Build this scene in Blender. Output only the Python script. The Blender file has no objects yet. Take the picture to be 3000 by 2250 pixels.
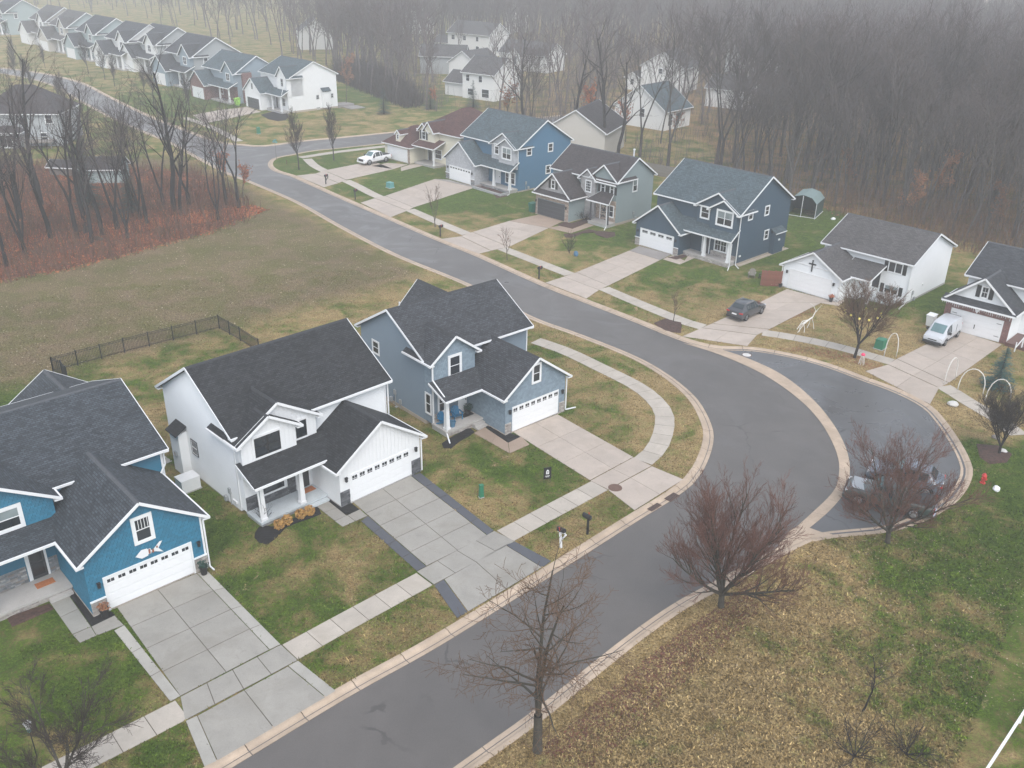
import bpy, math, random
import numpy as np
from mathutils import Matrix, Vector
from mathutils.geometry import delaunay_2d_cdt
R=math.radians; PI=math.pi
SC=bpy.context.scene; COL=SC.collection
# ---------------- camera, sky, sun, exposure ----------------
cd=bpy.data.cameras.new('camera'); cam=bpy.data.objects.new('camera',cd); COL.objects.link(cam)
cd.sensor_width=36.0; cd.lens=36.0*2707.83/3000.0; cd.clip_start=0.5; cd.clip_end=3000
PITCH=0.453725814; ROLL=0.0186278957; CAMH=34.054
fw=Vector((0,math.cos(PITCH),-math.sin(PITCH))); rt=Vector((1,0,0)); up=rt.cross(fw)
rt2=math.cos(ROLL)*rt+math.sin(ROLL)*up; up2=-math.sin(ROLL)*rt+math.cos(ROLL)*up
m=Matrix.Identity(4)
for i_ in range(3): m[i_][0]=rt2[i_]; m[i_][1]=up2[i_]; m[i_][2]=-fw[i_]
m[2][3]=CAMH; cam.matrix_world=m
SC.camera=cam
SC.render.resolution_x=1024; SC.render.resolution_y=768
world=bpy.data.worlds.new("World"); SC.world=world; world.use_nodes=True
nt=world.node_tree; nt.nodes.clear()
SUN_EL=R(56); SUN_AZ=R(164)
sky=nt.nodes.new('ShaderNodeTexSky'); sky.sky_type='NISHITA'; sky.sun_disc=False
sky.sun_elevation=SUN_EL; sky.sun_rotation=SUN_AZ; sky.air_density=1.0; sky.dust_density=0.8; sky.ozone_density=1.0
hs=nt.nodes.new('ShaderNodeHueSaturation'); hs.inputs['Saturation'].default_value=0.36
bg=nt.nodes.new('ShaderNodeBackground'); bg.inputs['Strength'].default_value=0.15
out=nt.nodes.new('ShaderNodeOutputWorld')
nt.links.new(sky.outputs[0],hs.inputs['Color']); nt.links.new(hs.outputs[0],bg.inputs['Color']); nt.links.new(bg.outputs[0],out.inputs['Surface'])
sl=bpy.data.lights.new('sun','SUN'); sl.energy=0.8; sl.angle=R(40); sl.color=(1.0,0.93,0.84)
so=bpy.data.objects.new('sun',sl); COL.objects.link(so)
sd=Vector((math.sin(SUN_AZ)*math.cos(SUN_EL), math.cos(SUN_AZ)*math.cos(SUN_EL), math.sin(SUN_EL)))
so.rotation_euler=sd.to_track_quat('Z','Y').to_euler(); so.location=(0,0,60)
SC.view_settings.view_transform='Standard'; SC.view_settings.look='None'; SC.view_settings.gamma=1.0
SC.view_settings.use_curve_mapping=False; SC.view_settings.exposure=1.10
SC.render.engine='CYCLES'
cy=SC.cycles
cy.max_bounces=5; cy.diffuse_bounces=3; cy.glossy_bounces=2; cy.transmission_bounces=2; cy.volume_bounces=3; cy.transparent_max_bounces=6
cy.use_denoising=True; cy.caustics_reflective=False; cy.caustics_refractive=False
HAZE_DENSITY=0.0010
# ---------------- mesh helpers ----------------
def tag(o,label=None,cat=None,group=None,kind=None):
    if label: o['label']=label
    if cat: o['category']=cat
    if group: o['group']=group
    if kind: o['kind']=kind
    return o
class MB:
    def __init__(s): s.v=[]; s.f=[]; s.uv=None; s.mi=[]
    def add(s,vs,fs,mi=0):
        n=len(s.v); s.v.extend([tuple(p) for p in vs]); s.f.extend([tuple(a+n for a in q) for q in fs]); s.mi.extend([mi]*len(fs)); return s
    def box(s,x0,x1,y0,y1,z0,z1,mi=0):
        if x0>x1:x0,x1=x1,x0
        if y0>y1:y0,y1=y1,y0
        return s.add([(x0,y0,z0),(x1,y0,z0),(x1,y1,z0),(x0,y1,z0),(x0,y0,z1),(x1,y0,z1),(x1,y1,z1),(x0,y1,z1)],
          [(0,3,2,1),(4,5,6,7),(0,1,5,4),(1,2,6,5),(2,3,7,6),(3,0,4,7)],mi)
    def quadslab(s,a,b,c,d,t,mi=0):   # four top points (ccw from above), thickness t straight down
        lo=[(p[0],p[1],p[2]-t) for p in (a,b,c,d)]
        return s.add([a,b,c,d]+lo,[(0,1,2,3),(7,6,5,4),(0,4,5,1),(1,5,6,2),(2,6,7,3),(3,7,4,0)],mi)
    def prism(s,poly,fn,a0,a1,mi=0):  # 2-D polygon, fn(p,a)->xyz
        n=len(poly); vs=[fn(p,a0) for p in poly]+[fn(p,a1) for p in poly]
        fs=[tuple(range(n))[::-1],tuple(range(n,2*n))]+[(i,(i+1)%n,(i+1)%n+n,i+n) for i in range(n)]
        return s.add(vs,fs,mi)
    def bar(s,p,q,w,h=None,mi=0):
        h=h or w; p=Vector(p);q=Vector(q); d=(q-p)
        if d.length<1e-6: return s
        d.normalize(); r_=Vector((0,0,1)) if abs(d.z)<.95 else Vector((0,1,0))
        a=d.cross(r_).normalized()*w/2; b_=a.cross(d).normalized()*h/2
        vs=[p-a-b_,p+a-b_,p+a+b_,p-a+b_,q-a-b_,q+a-b_,q+a+b_,q-a+b_]
        return s.add(vs,[(0,1,2,3),(7,6,5,4),(0,4,5,1),(1,5,6,2),(2,6,7,3),(3,7,4,0)],mi)
    def tube(s,pts,rad,n=6,mi=0,cap=True):
        pts=[Vector(p) for p in pts]; k=len(pts)
        if not isinstance(rad,(list,tuple)): rad=[rad]*k
        base=len(s.v); ref=None
        for i,p in enumerate(pts):
            d=(pts[min(i+1,k-1)]-pts[max(i-1,0)])
            if d.length<1e-9: d=Vector((0,0,1))
            d.normalize()
            if ref is None: ref=Vector((1,0,0)) if abs(d.x)<.8 else Vector((0,1,0))
            a=d.cross(ref).normalized(); b_=d.cross(a).normalized(); ref=b_.cross(d) if False else ref
            for j in range(n):
                t=2*PI*j/n; s.v.append(tuple(p+a*math.cos(t)*rad[i]+b_*math.sin(t)*rad[i]))
        for i in range(k-1):
            for j in range(n):
                a0=base+i*n+j; a1=base+i*n+(j+1)%n; s.f.append((a0,a1,a1+n,a0+n)); s.mi.append(mi)
        if cap:
            s.f.append(tuple(base+j for j in range(n))[::-1]); s.f.append(tuple(base+(k-1)*n+j for j in range(n))); s.mi+= [mi,mi]
        return s
    def lathe(s,cx,cy,prof,n=12,mi=0):
        base=len(s.v)
        for r_,z in prof:
            for j in range(n):
                t=2*PI*j/n; s.v.append((cx+r_*math.cos(t),cy+r_*math.sin(t),z))
        for i in range(len(prof)-1):
            for j in range(n):
                a0=base+i*n+j;a1=base+i*n+(j+1)%n; s.f.append((a0,a1,a1+n,a0+n)); s.mi.append(mi)
        s.f.append(tuple(base+j for j in range(n))[::-1]); s.f.append(tuple(base+(len(prof)-1)*n+j for j in range(n))); s.mi+=[mi,mi]
        return s
    def mesh(s,name,mats,smooth=False):
        me=bpy.data.meshes.new(name); me.from_pydata(s.v,[],s.f)
        for m_ in (mats if isinstance(mats,(list,tuple)) else [mats]): me.materials.append(m_)
        if isinstance(mats,(list,tuple)) and len(mats)>1: me.polygons.foreach_set('material_index',s.mi)
        if smooth: me.polygons.foreach_set('use_smooth',[True]*len(me.polygons))
        me.update(); return me
    def obj(s,name,mats,parent=None,smooth=False,kind=None):
        o=bpy.data.objects.new(name,s.mesh(name,mats,smooth)); COL.objects.link(o)
        if parent is not None: o.parent=parent
        if kind: o['kind']=kind
        return o
def link(name,me,parent=None,loc=None):
    o=bpy.data.objects.new(name,me); COL.objects.link(o)
    if parent is not None: o.parent=parent
    if loc: o.location=loc
    return o
def thing(name,label,cat,loc=(0,0,0),rz=0,group=None,kind=None):
    o=bpy.data.objects.new(name,None); COL.objects.link(o); o.location=loc if len(loc)==3 else (loc[0],loc[1],0); o.rotation_euler=(0,0,rz)
    o.empty_display_size=.3
    return tag(o,label,cat,group,kind)
def copy_tree(o,parent=None):
    c=o.copy(); COL.objects.link(c)
    if parent is not None: c.parent=parent
    for ch in list(o.children): copy_tree(ch,c)
    return c
# ---------------- materials ----------------
def nodes(name):
    m_=bpy.data.materials.new(name); m_.use_nodes=True; t=m_.node_tree; b_=t.nodes['Principled BSDF']; return m_,t,b_
def N(t,ty,**kw):
    n=t.nodes.new(ty)
    for k_,v_ in kw.items():
        if k_ in n.inputs: n.inputs[k_].default_value=v_
        else: setattr(n,k_,v_)
    return n
def L(t,a,b_): t.links.new(a,b_)
def mixc(t,fac,c1,c2,mode='MIX'):
    n=t.nodes.new('ShaderNodeMix'); n.data_type='RGBA'; n.blend_type=mode
    for inp,val in ((n.inputs[0],fac),(n.inputs[6],c1),(n.inputs[7],c2)):
        if isinstance(val,(int,float)): inp.default_value=val
        elif isinstance(val,(tuple,list)): inp.default_value=tuple(val)+(1,) if len(val)==3 else val
        else: L(t,val,inp)
    return n.outputs[2]
def ramp(t,fac,stops):
    n=t.nodes.new('ShaderNodeValToRGB'); e_=n.color_ramp.elements
    while len(e_)<len(stops): e_.new(.5)
    for el,(p,c) in zip(e_,stops): el.position=p; el.color=(c,c,c,1) if isinstance(c,(int,float)) else tuple(c)+(1,)
    L(t,fac,n.inputs[0]); return n.outputs[0]
def noise(t,scale,detail=4,rough=.6,coord=None,dist=0):
    n=N(t,'ShaderNodeTexNoise'); n.inputs['Scale'].default_value=scale; n.inputs['Detail'].default_value=detail; n.inputs['Roughness'].default_value=rough; n.inputs['Distortion'].default_value=dist
    if coord is None: coord=t.nodes.new('ShaderNodeTexCoord').outputs['Object']
    L(t,coord,n.inputs['Vector']); return n.outputs['Fac']
def math_(t,op,a,b_=None,c=None):
    n=t.nodes.new('ShaderNodeMath'); n.operation=op
    for i,v_ in enumerate((a,b_,c)):
        if v_ is None: continue
        if isinstance(v_,(int,float)): n.inputs[i].default_value=v_
        else: L(t,v_,n.inputs[i])
    return n.outputs[0]
def bump(t,b_,h,strength=.3,dist=.02):
    n=t.nodes.new('ShaderNodeBump'); n.inputs['Strength'].default_value=strength; n.inputs['Distance'].default_value=dist
    L(t,h,n.inputs['Height']); L(t,n.outputs[0],b_.inputs['Normal'])
def plain(name,col,rough=.6,var=.12,scale=3.,metal=0,fine=0,spec=None,bumps=0):
    m_,t,b_=nodes(name); col=tuple(col)
    lo=tuple(c*(1-var) for c in col); hi=tuple(min(1,c*(1+var)) for c in col)
    f=noise(t,scale,5,.65); c=mixc(t,ramp(t,f,[(.3,0.),(.7,1.)]),lo,hi)
    if fine:
        f2=noise(t,scale*14,3,.7); c=mixc(t,ramp(t,f2,[(.35,0.),(.65,1.)]),mixc(t,1.0,c,(1-fine,)*3,'MULTIPLY'),c)
    L(t,c,b_.inputs['Base Color']); b_.inputs['Roughness'].default_value=rough; b_.inputs['Metallic'].default_value=metal
    if spec is not None: b_.inputs['Specular IOR Level'].default_value=spec
    if bumps: bump(t,b_,noise(t,scale*20,3),bumps,.01)
    return m_
def siding(name,col,lap=.13,vertical=False,var=.05,shake=False):
    m_,t,b_=nodes(name); tc=t.nodes.new('ShaderNodeTexCoord'); sp=t.nodes.new('ShaderNodeSeparateXYZ'); L(t,tc.outputs['Object'],sp.inputs[0])
    lo=tuple(c*(1-var) for c in col); hi=tuple(c*(1+var) for c in col)
    c=mixc(t,noise(t,1.3,4,.6),lo,hi)
    if vertical:
        s_=math_(t,'ADD',sp.outputs[0],sp.outputs[1]); fr=math_(t,'FRACT',math_(t,'DIVIDE',s_,.3)); h_=ramp(t,fr,[(0.,1.),(.14,1.),(.17,0.),(1.,0.)])
        bump(t,b_,h_,.8,.02)
    else:
        zz=sp.outputs[2]
        if shake:
            s_=math_(t,'ADD',sp.outputs[0],sp.outputs[1])
            row=math_(t,'FLOOR',math_(t,'DIVIDE',zz,lap)); wn=N(t,'ShaderNodeTexWhiteNoise',noise_dimensions='2D'); cv=t.nodes.new('ShaderNodeCombineXYZ')
            colx=math_(t,'FLOOR',math_(t,'DIVIDE',math_(t,'ADD',s_,math_(t,'MULTIPLY',row,.37)),.22)); L(t,colx,cv.inputs[0]); L(t,row,cv.inputs[1]); L(t,cv.outputs[0],wn.inputs['Vector'])
            c=mixc(t,math_(t,'MULTIPLY',wn.outputs['Value'],1.0),tuple(x*.86 for x in col),tuple(x*1.12 for x in col))
            fx=math_(t,'FRACT',math_(t,'DIVIDE',math_(t,'ADD',s_,math_(t,'MULTIPLY',row,.37)),.22)); gx=ramp(t,fx,[(0.,0.),(.08,1.),(1.,1.)])
            fr=math_(t,'FRACT',math_(t,'DIVIDE',zz,lap)); h_=math_(t,'MULTIPLY',math_(t,'SUBTRACT',1.0,fr),gx)
            h_=math_(t,'ADD',h_,math_(t,'MULTIPLY',wn.outputs['Value'],.3))
        else:
            fr=math_(t,'FRACT',math_(t,'DIVIDE',zz,lap)); h_=math_(t,'SUBTRACT',1.0,fr)
        bump(t,b_,h_,1.0,.05)
    L(t,c,b_.inputs['Base Color']); b_.inputs['Roughness'].default_value=.55
    return m_
def shingles(name,col,var=.34,streak=.16):
    var=max(var,.3)
    m_,t,b_=nodes(name); uv=t.nodes.new('ShaderNodeUVMap'); br=t.nodes.new('ShaderNodeTexBrick')
    L(t,uv.outputs[0],br.inputs['Vector']); br.offset=.5; br.inputs['Scale'].default_value=1.0; br.inputs['Brick Width'].default_value=.3; br.inputs['Row Height'].default_value=.15
    br.inputs['Mortar Size'].default_value=.018; br.inputs['Mortar Smooth'].default_value=.2; br.inputs['Bias'].default_value=0.0
    br.inputs['Color1'].default_value=tuple(c*(1-var) for c in col)+(1,); br.inputs['Color2'].default_value=tuple(c*(1+var) for c in col)+(1,); br.inputs['Mortar'].default_value=tuple(c*.45 for c in col)+(1,)
    f=noise(t,.6,5,.6); c=mixc(t,1.0,br.outputs['Color'],ramp(t,f,[(.3,1-streak),(.7,1+streak)]),'MULTIPLY')
    g=noise(t,9,3,.8); c=mixc(t,1.0,c,ramp(t,g,[(.3,.8),(.7,1.2)]),'MULTIPLY')
    L(t,c,b_.inputs['Base Color']); b_.inputs['Roughness'].default_value=.75; b_.inputs['Specular IOR Level'].default_value=.3
    hh=math_(t,'SUBTRACT',1.0,br.outputs['Fac']); bump(t,b_,math_(t,'ADD',hh,math_(t,'MULTIPLY',noise(t,20,2),.5)),.7,.02)
    return m_
def glassmat(name,col=(.015,.02,.026),rough=.08):
    m_,t,b_=nodes(name); f=noise(t,.7,2,.5); L(t,mixc(t,f,tuple(c*.5 for c in col),tuple(c*1.8 for c in col)),b_.inputs['Base Color']); b_.inputs['Roughness'].default_value=rough; b_.inputs['Specular IOR Level'].default_value=.7; return m_
def concrete(name,col,wet=0.0,var=.08):
    m_,t,b_=nodes(name); tc=t.nodes.new('ShaderNodeTexCoord'); oi=t.nodes.new('ShaderNodeObjectInfo')
    f=noise(t,.7,6,.65,tc.outputs['Object'],.4); c=mixc(t,ramp(t,f,[(.3,0.),(.72,1.)]),tuple(x*(1-var*1.6) for x in col),tuple(x*(1+var) for x in col))
    c=mixc(t,1.0,c,ramp(t,oi.outputs['Random'],[(0,.93),(1,1.05)]),'MULTIPLY')
    g=noise(t,22,4,.75,tc.outputs['Object']); c=mixc(t,1.0,c,ramp(t,g,[(.25,.86),(.75,1.1)]),'MULTIPLY')
    s_=noise(t,2.2,5,.6,tc.outputs['Object'],1.5); c=mixc(t,ramp(t,s_,[(.55,0.),(.75,.5)]),c,tuple(x*.7 for x in col))
    s2=noise(t,.35,5,.65,tc.outputs['Object'],1.); c=mixc(t,ramp(t,s2,[(.5,0.),(.68,.5)]),c,tuple(x*k for x,k in zip(col,(.74,.72,.68))))
    L(t,c,b_.inputs['Base Color']); L(t,ramp(t,f,[(.3,.75-wet*.45),(.7,.85-wet*.2)]),b_.inputs['Roughness'])
    bump(t,b_,g,.15,.01); return m_
def asphalt(name,col,rough,wet):
    m_,t,b_=nodes(name); tc=t.nodes.new('ShaderNodeTexCoord'); o=tc.outputs['Object']
    f=noise(t,.09,6,.6,o,.6); f3=noise(t,.5,5,.6,o,.3); g=noise(t,30,3,.8,o)
    c=mixc(t,ramp(t,f,[(.3,0.),(.7,1.)]),tuple(x*.86 for x in col),tuple(x*1.1 for x in col))
    c=mixc(t,1.0,c,ramp(t,g,[(.25,.72),(.75,1.28)]),'MULTIPLY'); c=mixc(t,1.0,c,ramp(t,f3,[(.3,.93),(.7,1.06)]),'MULTIPLY')
    vo=N(t,'ShaderNodeTexVoronoi',feature='DISTANCE_TO_EDGE'); vo.inputs['Scale'].default_value=.11; mp=t.nodes.new('ShaderNodeVectorMath'); mp.operation='ADD'; L(t,o,mp.inputs[0]); nv=N(t,'ShaderNodeTexNoise'); nv.inputs['Scale'].default_value=.8; nv.inputs['Detail'].default_value=4; L(t,o,nv.inputs['Vector']); L(t,nv.outputs['Color'],mp.inputs[1]); L(t,mp.outputs[0],vo.inputs['Vector'])
    c=mixc(t,math_(t,'MULTIPLY',ramp(t,vo.outputs['Distance'],[(0.,1.),(.004,.9),(.007,0.)]),ramp(t,noise(t,.25,3,.5,o),[(.5,0.),(.6,.75)])),c,tuple(x*.5 for x in col))
    st=noise(t,.16,6,.6,o,1.6); c=mixc(t,ramp(t,st,[(.56,0.),(.78,wet*1.6)]),c,tuple(x*.55 for x in col)); c=mixc(t,ramp(t,noise(t,1.6,5,.7,o,1.),[(.66,0.),(.74,.5)]),c,tuple(x*.7 for x in col))
    L(t,c,b_.inputs['Base Color']); L(t,ramp(t,st,[(.3,rough+wet),(.5,rough+.08),(.72,rough*.7)]),b_.inputs['Roughness'])
    bump(t,b_,g,.12,.01); return m_
def brickmat(name,c1,c2):
    m_,t,b_=nodes(name); tc=t.nodes.new('ShaderNodeTexCoord'); sp=t.nodes.new('ShaderNodeSeparateXYZ'); L(t,tc.outputs['Object'],sp.inputs[0]); cv=t.nodes.new('ShaderNodeCombineXYZ')
    L(t,math_(t,'ADD',sp.outputs[0],sp.outputs[1]),cv.inputs[0]); L(t,sp.outputs[2],cv.inputs[1]); br=t.nodes.new('ShaderNodeTexBrick'); L(t,cv.outputs[0],br.inputs['Vector'])
    br.inputs['Scale'].default_value=1; br.inputs['Brick Width'].default_value=.22; br.inputs['Row Height'].default_value=.075; br.inputs['Mortar Size'].default_value=.008
    br.inputs['Color1'].default_value=c1+(1,); br.inputs['Color2'].default_value=c2+(1,); br.inputs['Mortar'].default_value=(.3,.27,.25,1)
    f=noise(t,2.5,4); L(t,mixc(t,1.0,br.outputs['Color'],ramp(t,f,[(.3,.75),(.7,1.2)]),'MULTIPLY'),b_.inputs['Base Color']); b_.inputs['Roughness'].default_value=.8
    bump(t,b_,math_(t,'SUBTRACT',1.0,br.outputs['Fac']),.5,.01); return m_
def randobj(name,cols,rough=.8,spec=.3,fine=.3,scale=6):
    m_,t,b_=nodes(name); oi=t.nodes.new('ShaderNodeObjectInfo'); n=len(cols)
    c=ramp(t,oi.outputs['Random'],[(i/(max(1,n-1)),tuple(cols[i])) for i in range(n)])
    f=noise(t,scale,4,.7); c=mixc(t,1.0,c,ramp(t,f,[(.3,1-fine),(.7,1+fine)]),'MULTIPLY'); L(t,c,b_.inputs['Base Color']); b_.inputs['Roughness'].default_value=rough; b_.inputs['Specular IOR Level'].default_value=spec
    return m_
def perisland(name,cols,rough=.8,fine=.25,scale=5):
    m_,t,b_=nodes(name); ge=t.nodes.new('ShaderNodeNewGeometry'); n=len(cols)
    c=ramp(t,ge.outputs['Random Per Island'],[(i/(max(1,n-1)),tuple(cols[i])) for i in range(n)])
    f=noise(t,scale,4,.7); c=mixc(t,1.0,c,ramp(t,f,[(.3,1-fine),(.7,1+fine)]),'MULTIPLY'); L(t,c,b_.inputs['Base Color']); b_.inputs['Roughness'].default_value=rough; bump(t,b_,f,.4,.02)
    return m_
M={}
M['white']=plain('white_paint',(.78,.79,.80),.45,.03)
M['whitesiding']=siding('white_lap_siding',(.76,.78,.79),.12)
M['whiteboard']=siding('white_board_and_batten',(.79,.80,.81),vertical=True)
M['creamsiding']=siding('cream_lap_siding',(.66,.62,.50),.12)
M['bluesiding']=siding('bright_blue_shake_siding',(.011,.140,.235),.16,shake=True)
M['blueflat']=siding('bright_blue_lap_siding',(.011,.135,.225),.14)
M['greybluesiding']=siding('grey_blue_lap_siding',(.155,.205,.25),.12)
M['greyblueshake']=siding('grey_blue_shake_siding',(.185,.245,.295),.17,shake=True)
M['steelblue']=siding('steel_blue_lap_siding',(.045,.135,.225),.12)
M['palegrey']=siding('pale_grey_shake_siding',(.40,.41,.43),.17,shake=True)
M['greengrey']=siding('green_grey_lap_siding',(.21,.26,.265),.12)
M['warmgrey']=siding('warm_grey_shake_siding',(.33,.32,.32),.17,shake=True)
M['navy']=siding('slate_navy_lap_siding',(.030,.062,.092),.12)
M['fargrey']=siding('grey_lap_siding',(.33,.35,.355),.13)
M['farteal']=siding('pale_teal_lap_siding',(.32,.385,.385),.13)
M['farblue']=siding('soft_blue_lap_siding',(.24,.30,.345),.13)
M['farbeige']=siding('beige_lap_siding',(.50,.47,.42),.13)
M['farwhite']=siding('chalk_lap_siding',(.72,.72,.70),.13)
M['roofcharcoal']=shingles('charcoal_shingles',(.030,.032,.036))
M['roofblue']=shingles('blue_black_shingles',(.050,.059,.070))
M['roofgrey']=shingles('dark_grey_shingles',(.052,.056,.064))
M['roofslate']=shingles('slate_green_shingles',(.075,.105,.12),.14)
M['roofweather']=shingles('weathered_grey_brown_shingles',(.095,.09,.09),.16)
M['roofbrown']=shingles('red_brown_shingles',(.095,.045,.04),.18)
M['rooftaupe']=shingles('taupe_brown_shingles',(.058,.05,.052),.2)
M['cap']=plain('ridge_cap_shingle',(.035,.037,.042),.85,.2,6)
M['capgrey']=plain('grey_ridge_cap_shingle',(.075,.08,.09),.85,.2,6)
M['glass']=glassmat('window_glass')
M['blind']=glassmat('window_glass_over_blinds',(.22,.26,.27),.15)
M['blackframe']=plain('black_window_frame',(.02,.02,.022),.4,.1)
M['darkdoor']=plain('charcoal_painted_door',(.035,.037,.042),.4,.08)
M['greydoor']=plain('dark_grey_garage_door',(.06,.062,.07),.45,.06)
M['doorwhite']=plain('white_garage_door_paint',(.80,.81,.82),.4,.02)
M['redbrick']=brickmat('red_brick',(.20,.062,.052),(.13,.045,.04))
M['tanstone']=perisland('tan_stone',[(.42,.33,.26),(.30,.22,.18),(.50,.42,.35),(.24,.19,.16)])
M['greystone']=perisland('dark_grey_ledge_stone',[(.06,.063,.07),(.11,.115,.125),(.16,.165,.18),(.045,.047,.052)])
M['lightstone']=perisland('mixed_light_stone',[(.42,.39,.36),(.30,.27,.25),(.55,.52,.48),(.22,.19,.18)])
M['bluestone']=perisland('mottled_grey_stone',[(.26,.27,.28),(.16,.17,.18),(.42,.42,.42),(.20,.17,.15)])
M['foundation']=plain('poured_foundation_concrete',(.40,.34,.28),.8,.1,2)
M['greyfoundation']=plain('grey_foundation_concrete',(.42,.41,.40),.8,.1,2)
M['porch']=concrete('porch_concrete',(.46,.44,.42))
M['porchlight']=concrete('pale_blue_painted_porch',(.55,.60,.63))
for k_,c_,w_ in (('c',(.31,.295,.265),.2),('l',(.39,.375,.34),0),('d',(.33,.32,.29),.3),('s',(.085,.09,.105),.4),('w',(.45,.385,.33),.3),('t',(.36,.275,.215),.4),('g',(.28,.26,.25),.5)):
    M['slab_'+k_]=concrete('slab_concrete_'+{'c':'grey','l':'light','d':'dark','s':'slate_stamped','w':'warm','t':'tan','g':'wet'}[k_],c_,w_)
M['joint']=plain('joint_sand',(.13,.11,.09),.95,.2)
M['walk']=concrete('sidewalk_concrete',(.45,.405,.35),.1)
M['kerb']=concrete('kerb_concrete',(.47,.37,.28),.1,.14)
M['road']=asphalt('main_road_asphalt',(.112,.103,.096),.38,.12)
M['spur']=asphalt('wet_worn_asphalt',(.098,.098,.10),.24,.3)
M['mulch']=plain('black_mulch',(.012,.011,.012),.95,.5,8,fine=.5,bumps=.8)
M['brownmulch']=plain('brown_mulch',(.085,.045,.035),.95,.5,5,fine=.5,bumps=.8)
M['bark']=randobj('grey_brown_bark',[(.06,.053,.05),(.085,.075,.07),(.11,.10,.09)],.9,.2,.35,4)
M['darkbark']=randobj('wet_dark_bark',[(.02,.018,.018),(.035,.03,.03)],.85,.3,.3,4)
M['twig']=randobj('grey_brown_twigs',[(.09,.075,.072),(.13,.108,.104),(.10,.09,.09)],.9,.2,.3,2)
M['redtwig']=plain('reddish_twigs',(.15,.07,.052),.85,.35,.8)
M['tantwig']=plain('tan_twigs',(.13,.075,.045),.85,.3,.8)
M['darktwig']=plain('dark_brown_twigs',(.045,.033,.028),.9,.3,.8)
M['rustleaf']=perisland('rust_coloured_leaves',[(.42,.11,.045),(.28,.085,.035),(.48,.18,.07)],.8)
M['palerustleaf']=perisland('pale_orange_leaves',[(.28,.12,.06),(.22,.10,.055),(.33,.17,.085)],.8)
M['needle']=perisland('dark_green_needles',[(.02,.055,.045),(.035,.085,.07),(.018,.045,.03)],.8)
M['bluespruce']=perisland('blue_green_spruce_needles',[(.03,.10,.09),(.05,.14,.125),(.022,.07,.06)],.8)
M['black']=plain('black_metal',(.015,.015,.017),.5,.1)
M['rubber']=plain('tyre_rubber',(.012,.012,.013),.8,.2)
M['rim']=plain('alloy_rim',(.45,.46,.48),.3,.05,metal=.8)
M['chrome']=plain('chrome_trim',(.6,.61,.63),.2,.03,metal=.9)
M['greenplastic']=plain('green_utility_box_paint',(.02,.18,.10),.5,.08)
M['tealplastic']=plain('teal_box_paint',(.10,.30,.29),.5,.08)
M['bin']=plain('dark_green_bin_plastic',(.012,.12,.075),.5,.08)
M['lime']=plain('lime_green_plastic',(.35,.68,.10),.5,.05)
M['red']=plain('red_paint',(.50,.035,.03),.4,.1)
M['adirondack']=plain('bright_blue_plastic',(.01,.17,.34),.4,.06)
M['orange']=plain('orange_brown_mat',(.45,.16,.06),.9,.2,8)
M['ochre']=perisland('ochre_dried_blossom',[(.42,.24,.06),(.33,.17,.05),(.50,.32,.10)],.8)
M['woodfence']=plain('red_brown_fence_wood',(.20,.07,.045),.8,.25,2)
M['weathered']=plain('weathered_grey_wood',(.22,.20,.18),.85,.2,3)
M['carportcloth']=plain('green_grey_canopy_cloth',(.20,.27,.27),.55,.08,1)
M['carportside']=plain('dark_green_side_cloth',(.035,.07,.065),.7,.15,1)
M['whitewire']=plain('white_wrapped_branch',(.72,.70,.66),.6,.05)
M['yellow']=plain('yellow_lantern_plastic',(.85,.70,.18),.4,.05)
M['pink']=plain('hot_pink_plastic',(.80,.05,.15),.4,.05)
M['stoneblock']=plain('pale_boulder',(.55,.54,.52),.8,.15,4)
M['rust']=plain('rusty_iron',(.13,.075,.055),.7,.25,8)
M['trunkbark']=plain('lichened_bark',(.075,.066,.052),.9,.3,3,fine=.3)
M['straw']=perisland('pale_straw',[(.34,.27,.18),(.45,.37,.27),(.27,.20,.12)],.8)
M['redleaf']=perisland('dark_red_brown_leaves',[(.10,.035,.025),(.16,.06,.035),(.07,.03,.02)],.8)
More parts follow.
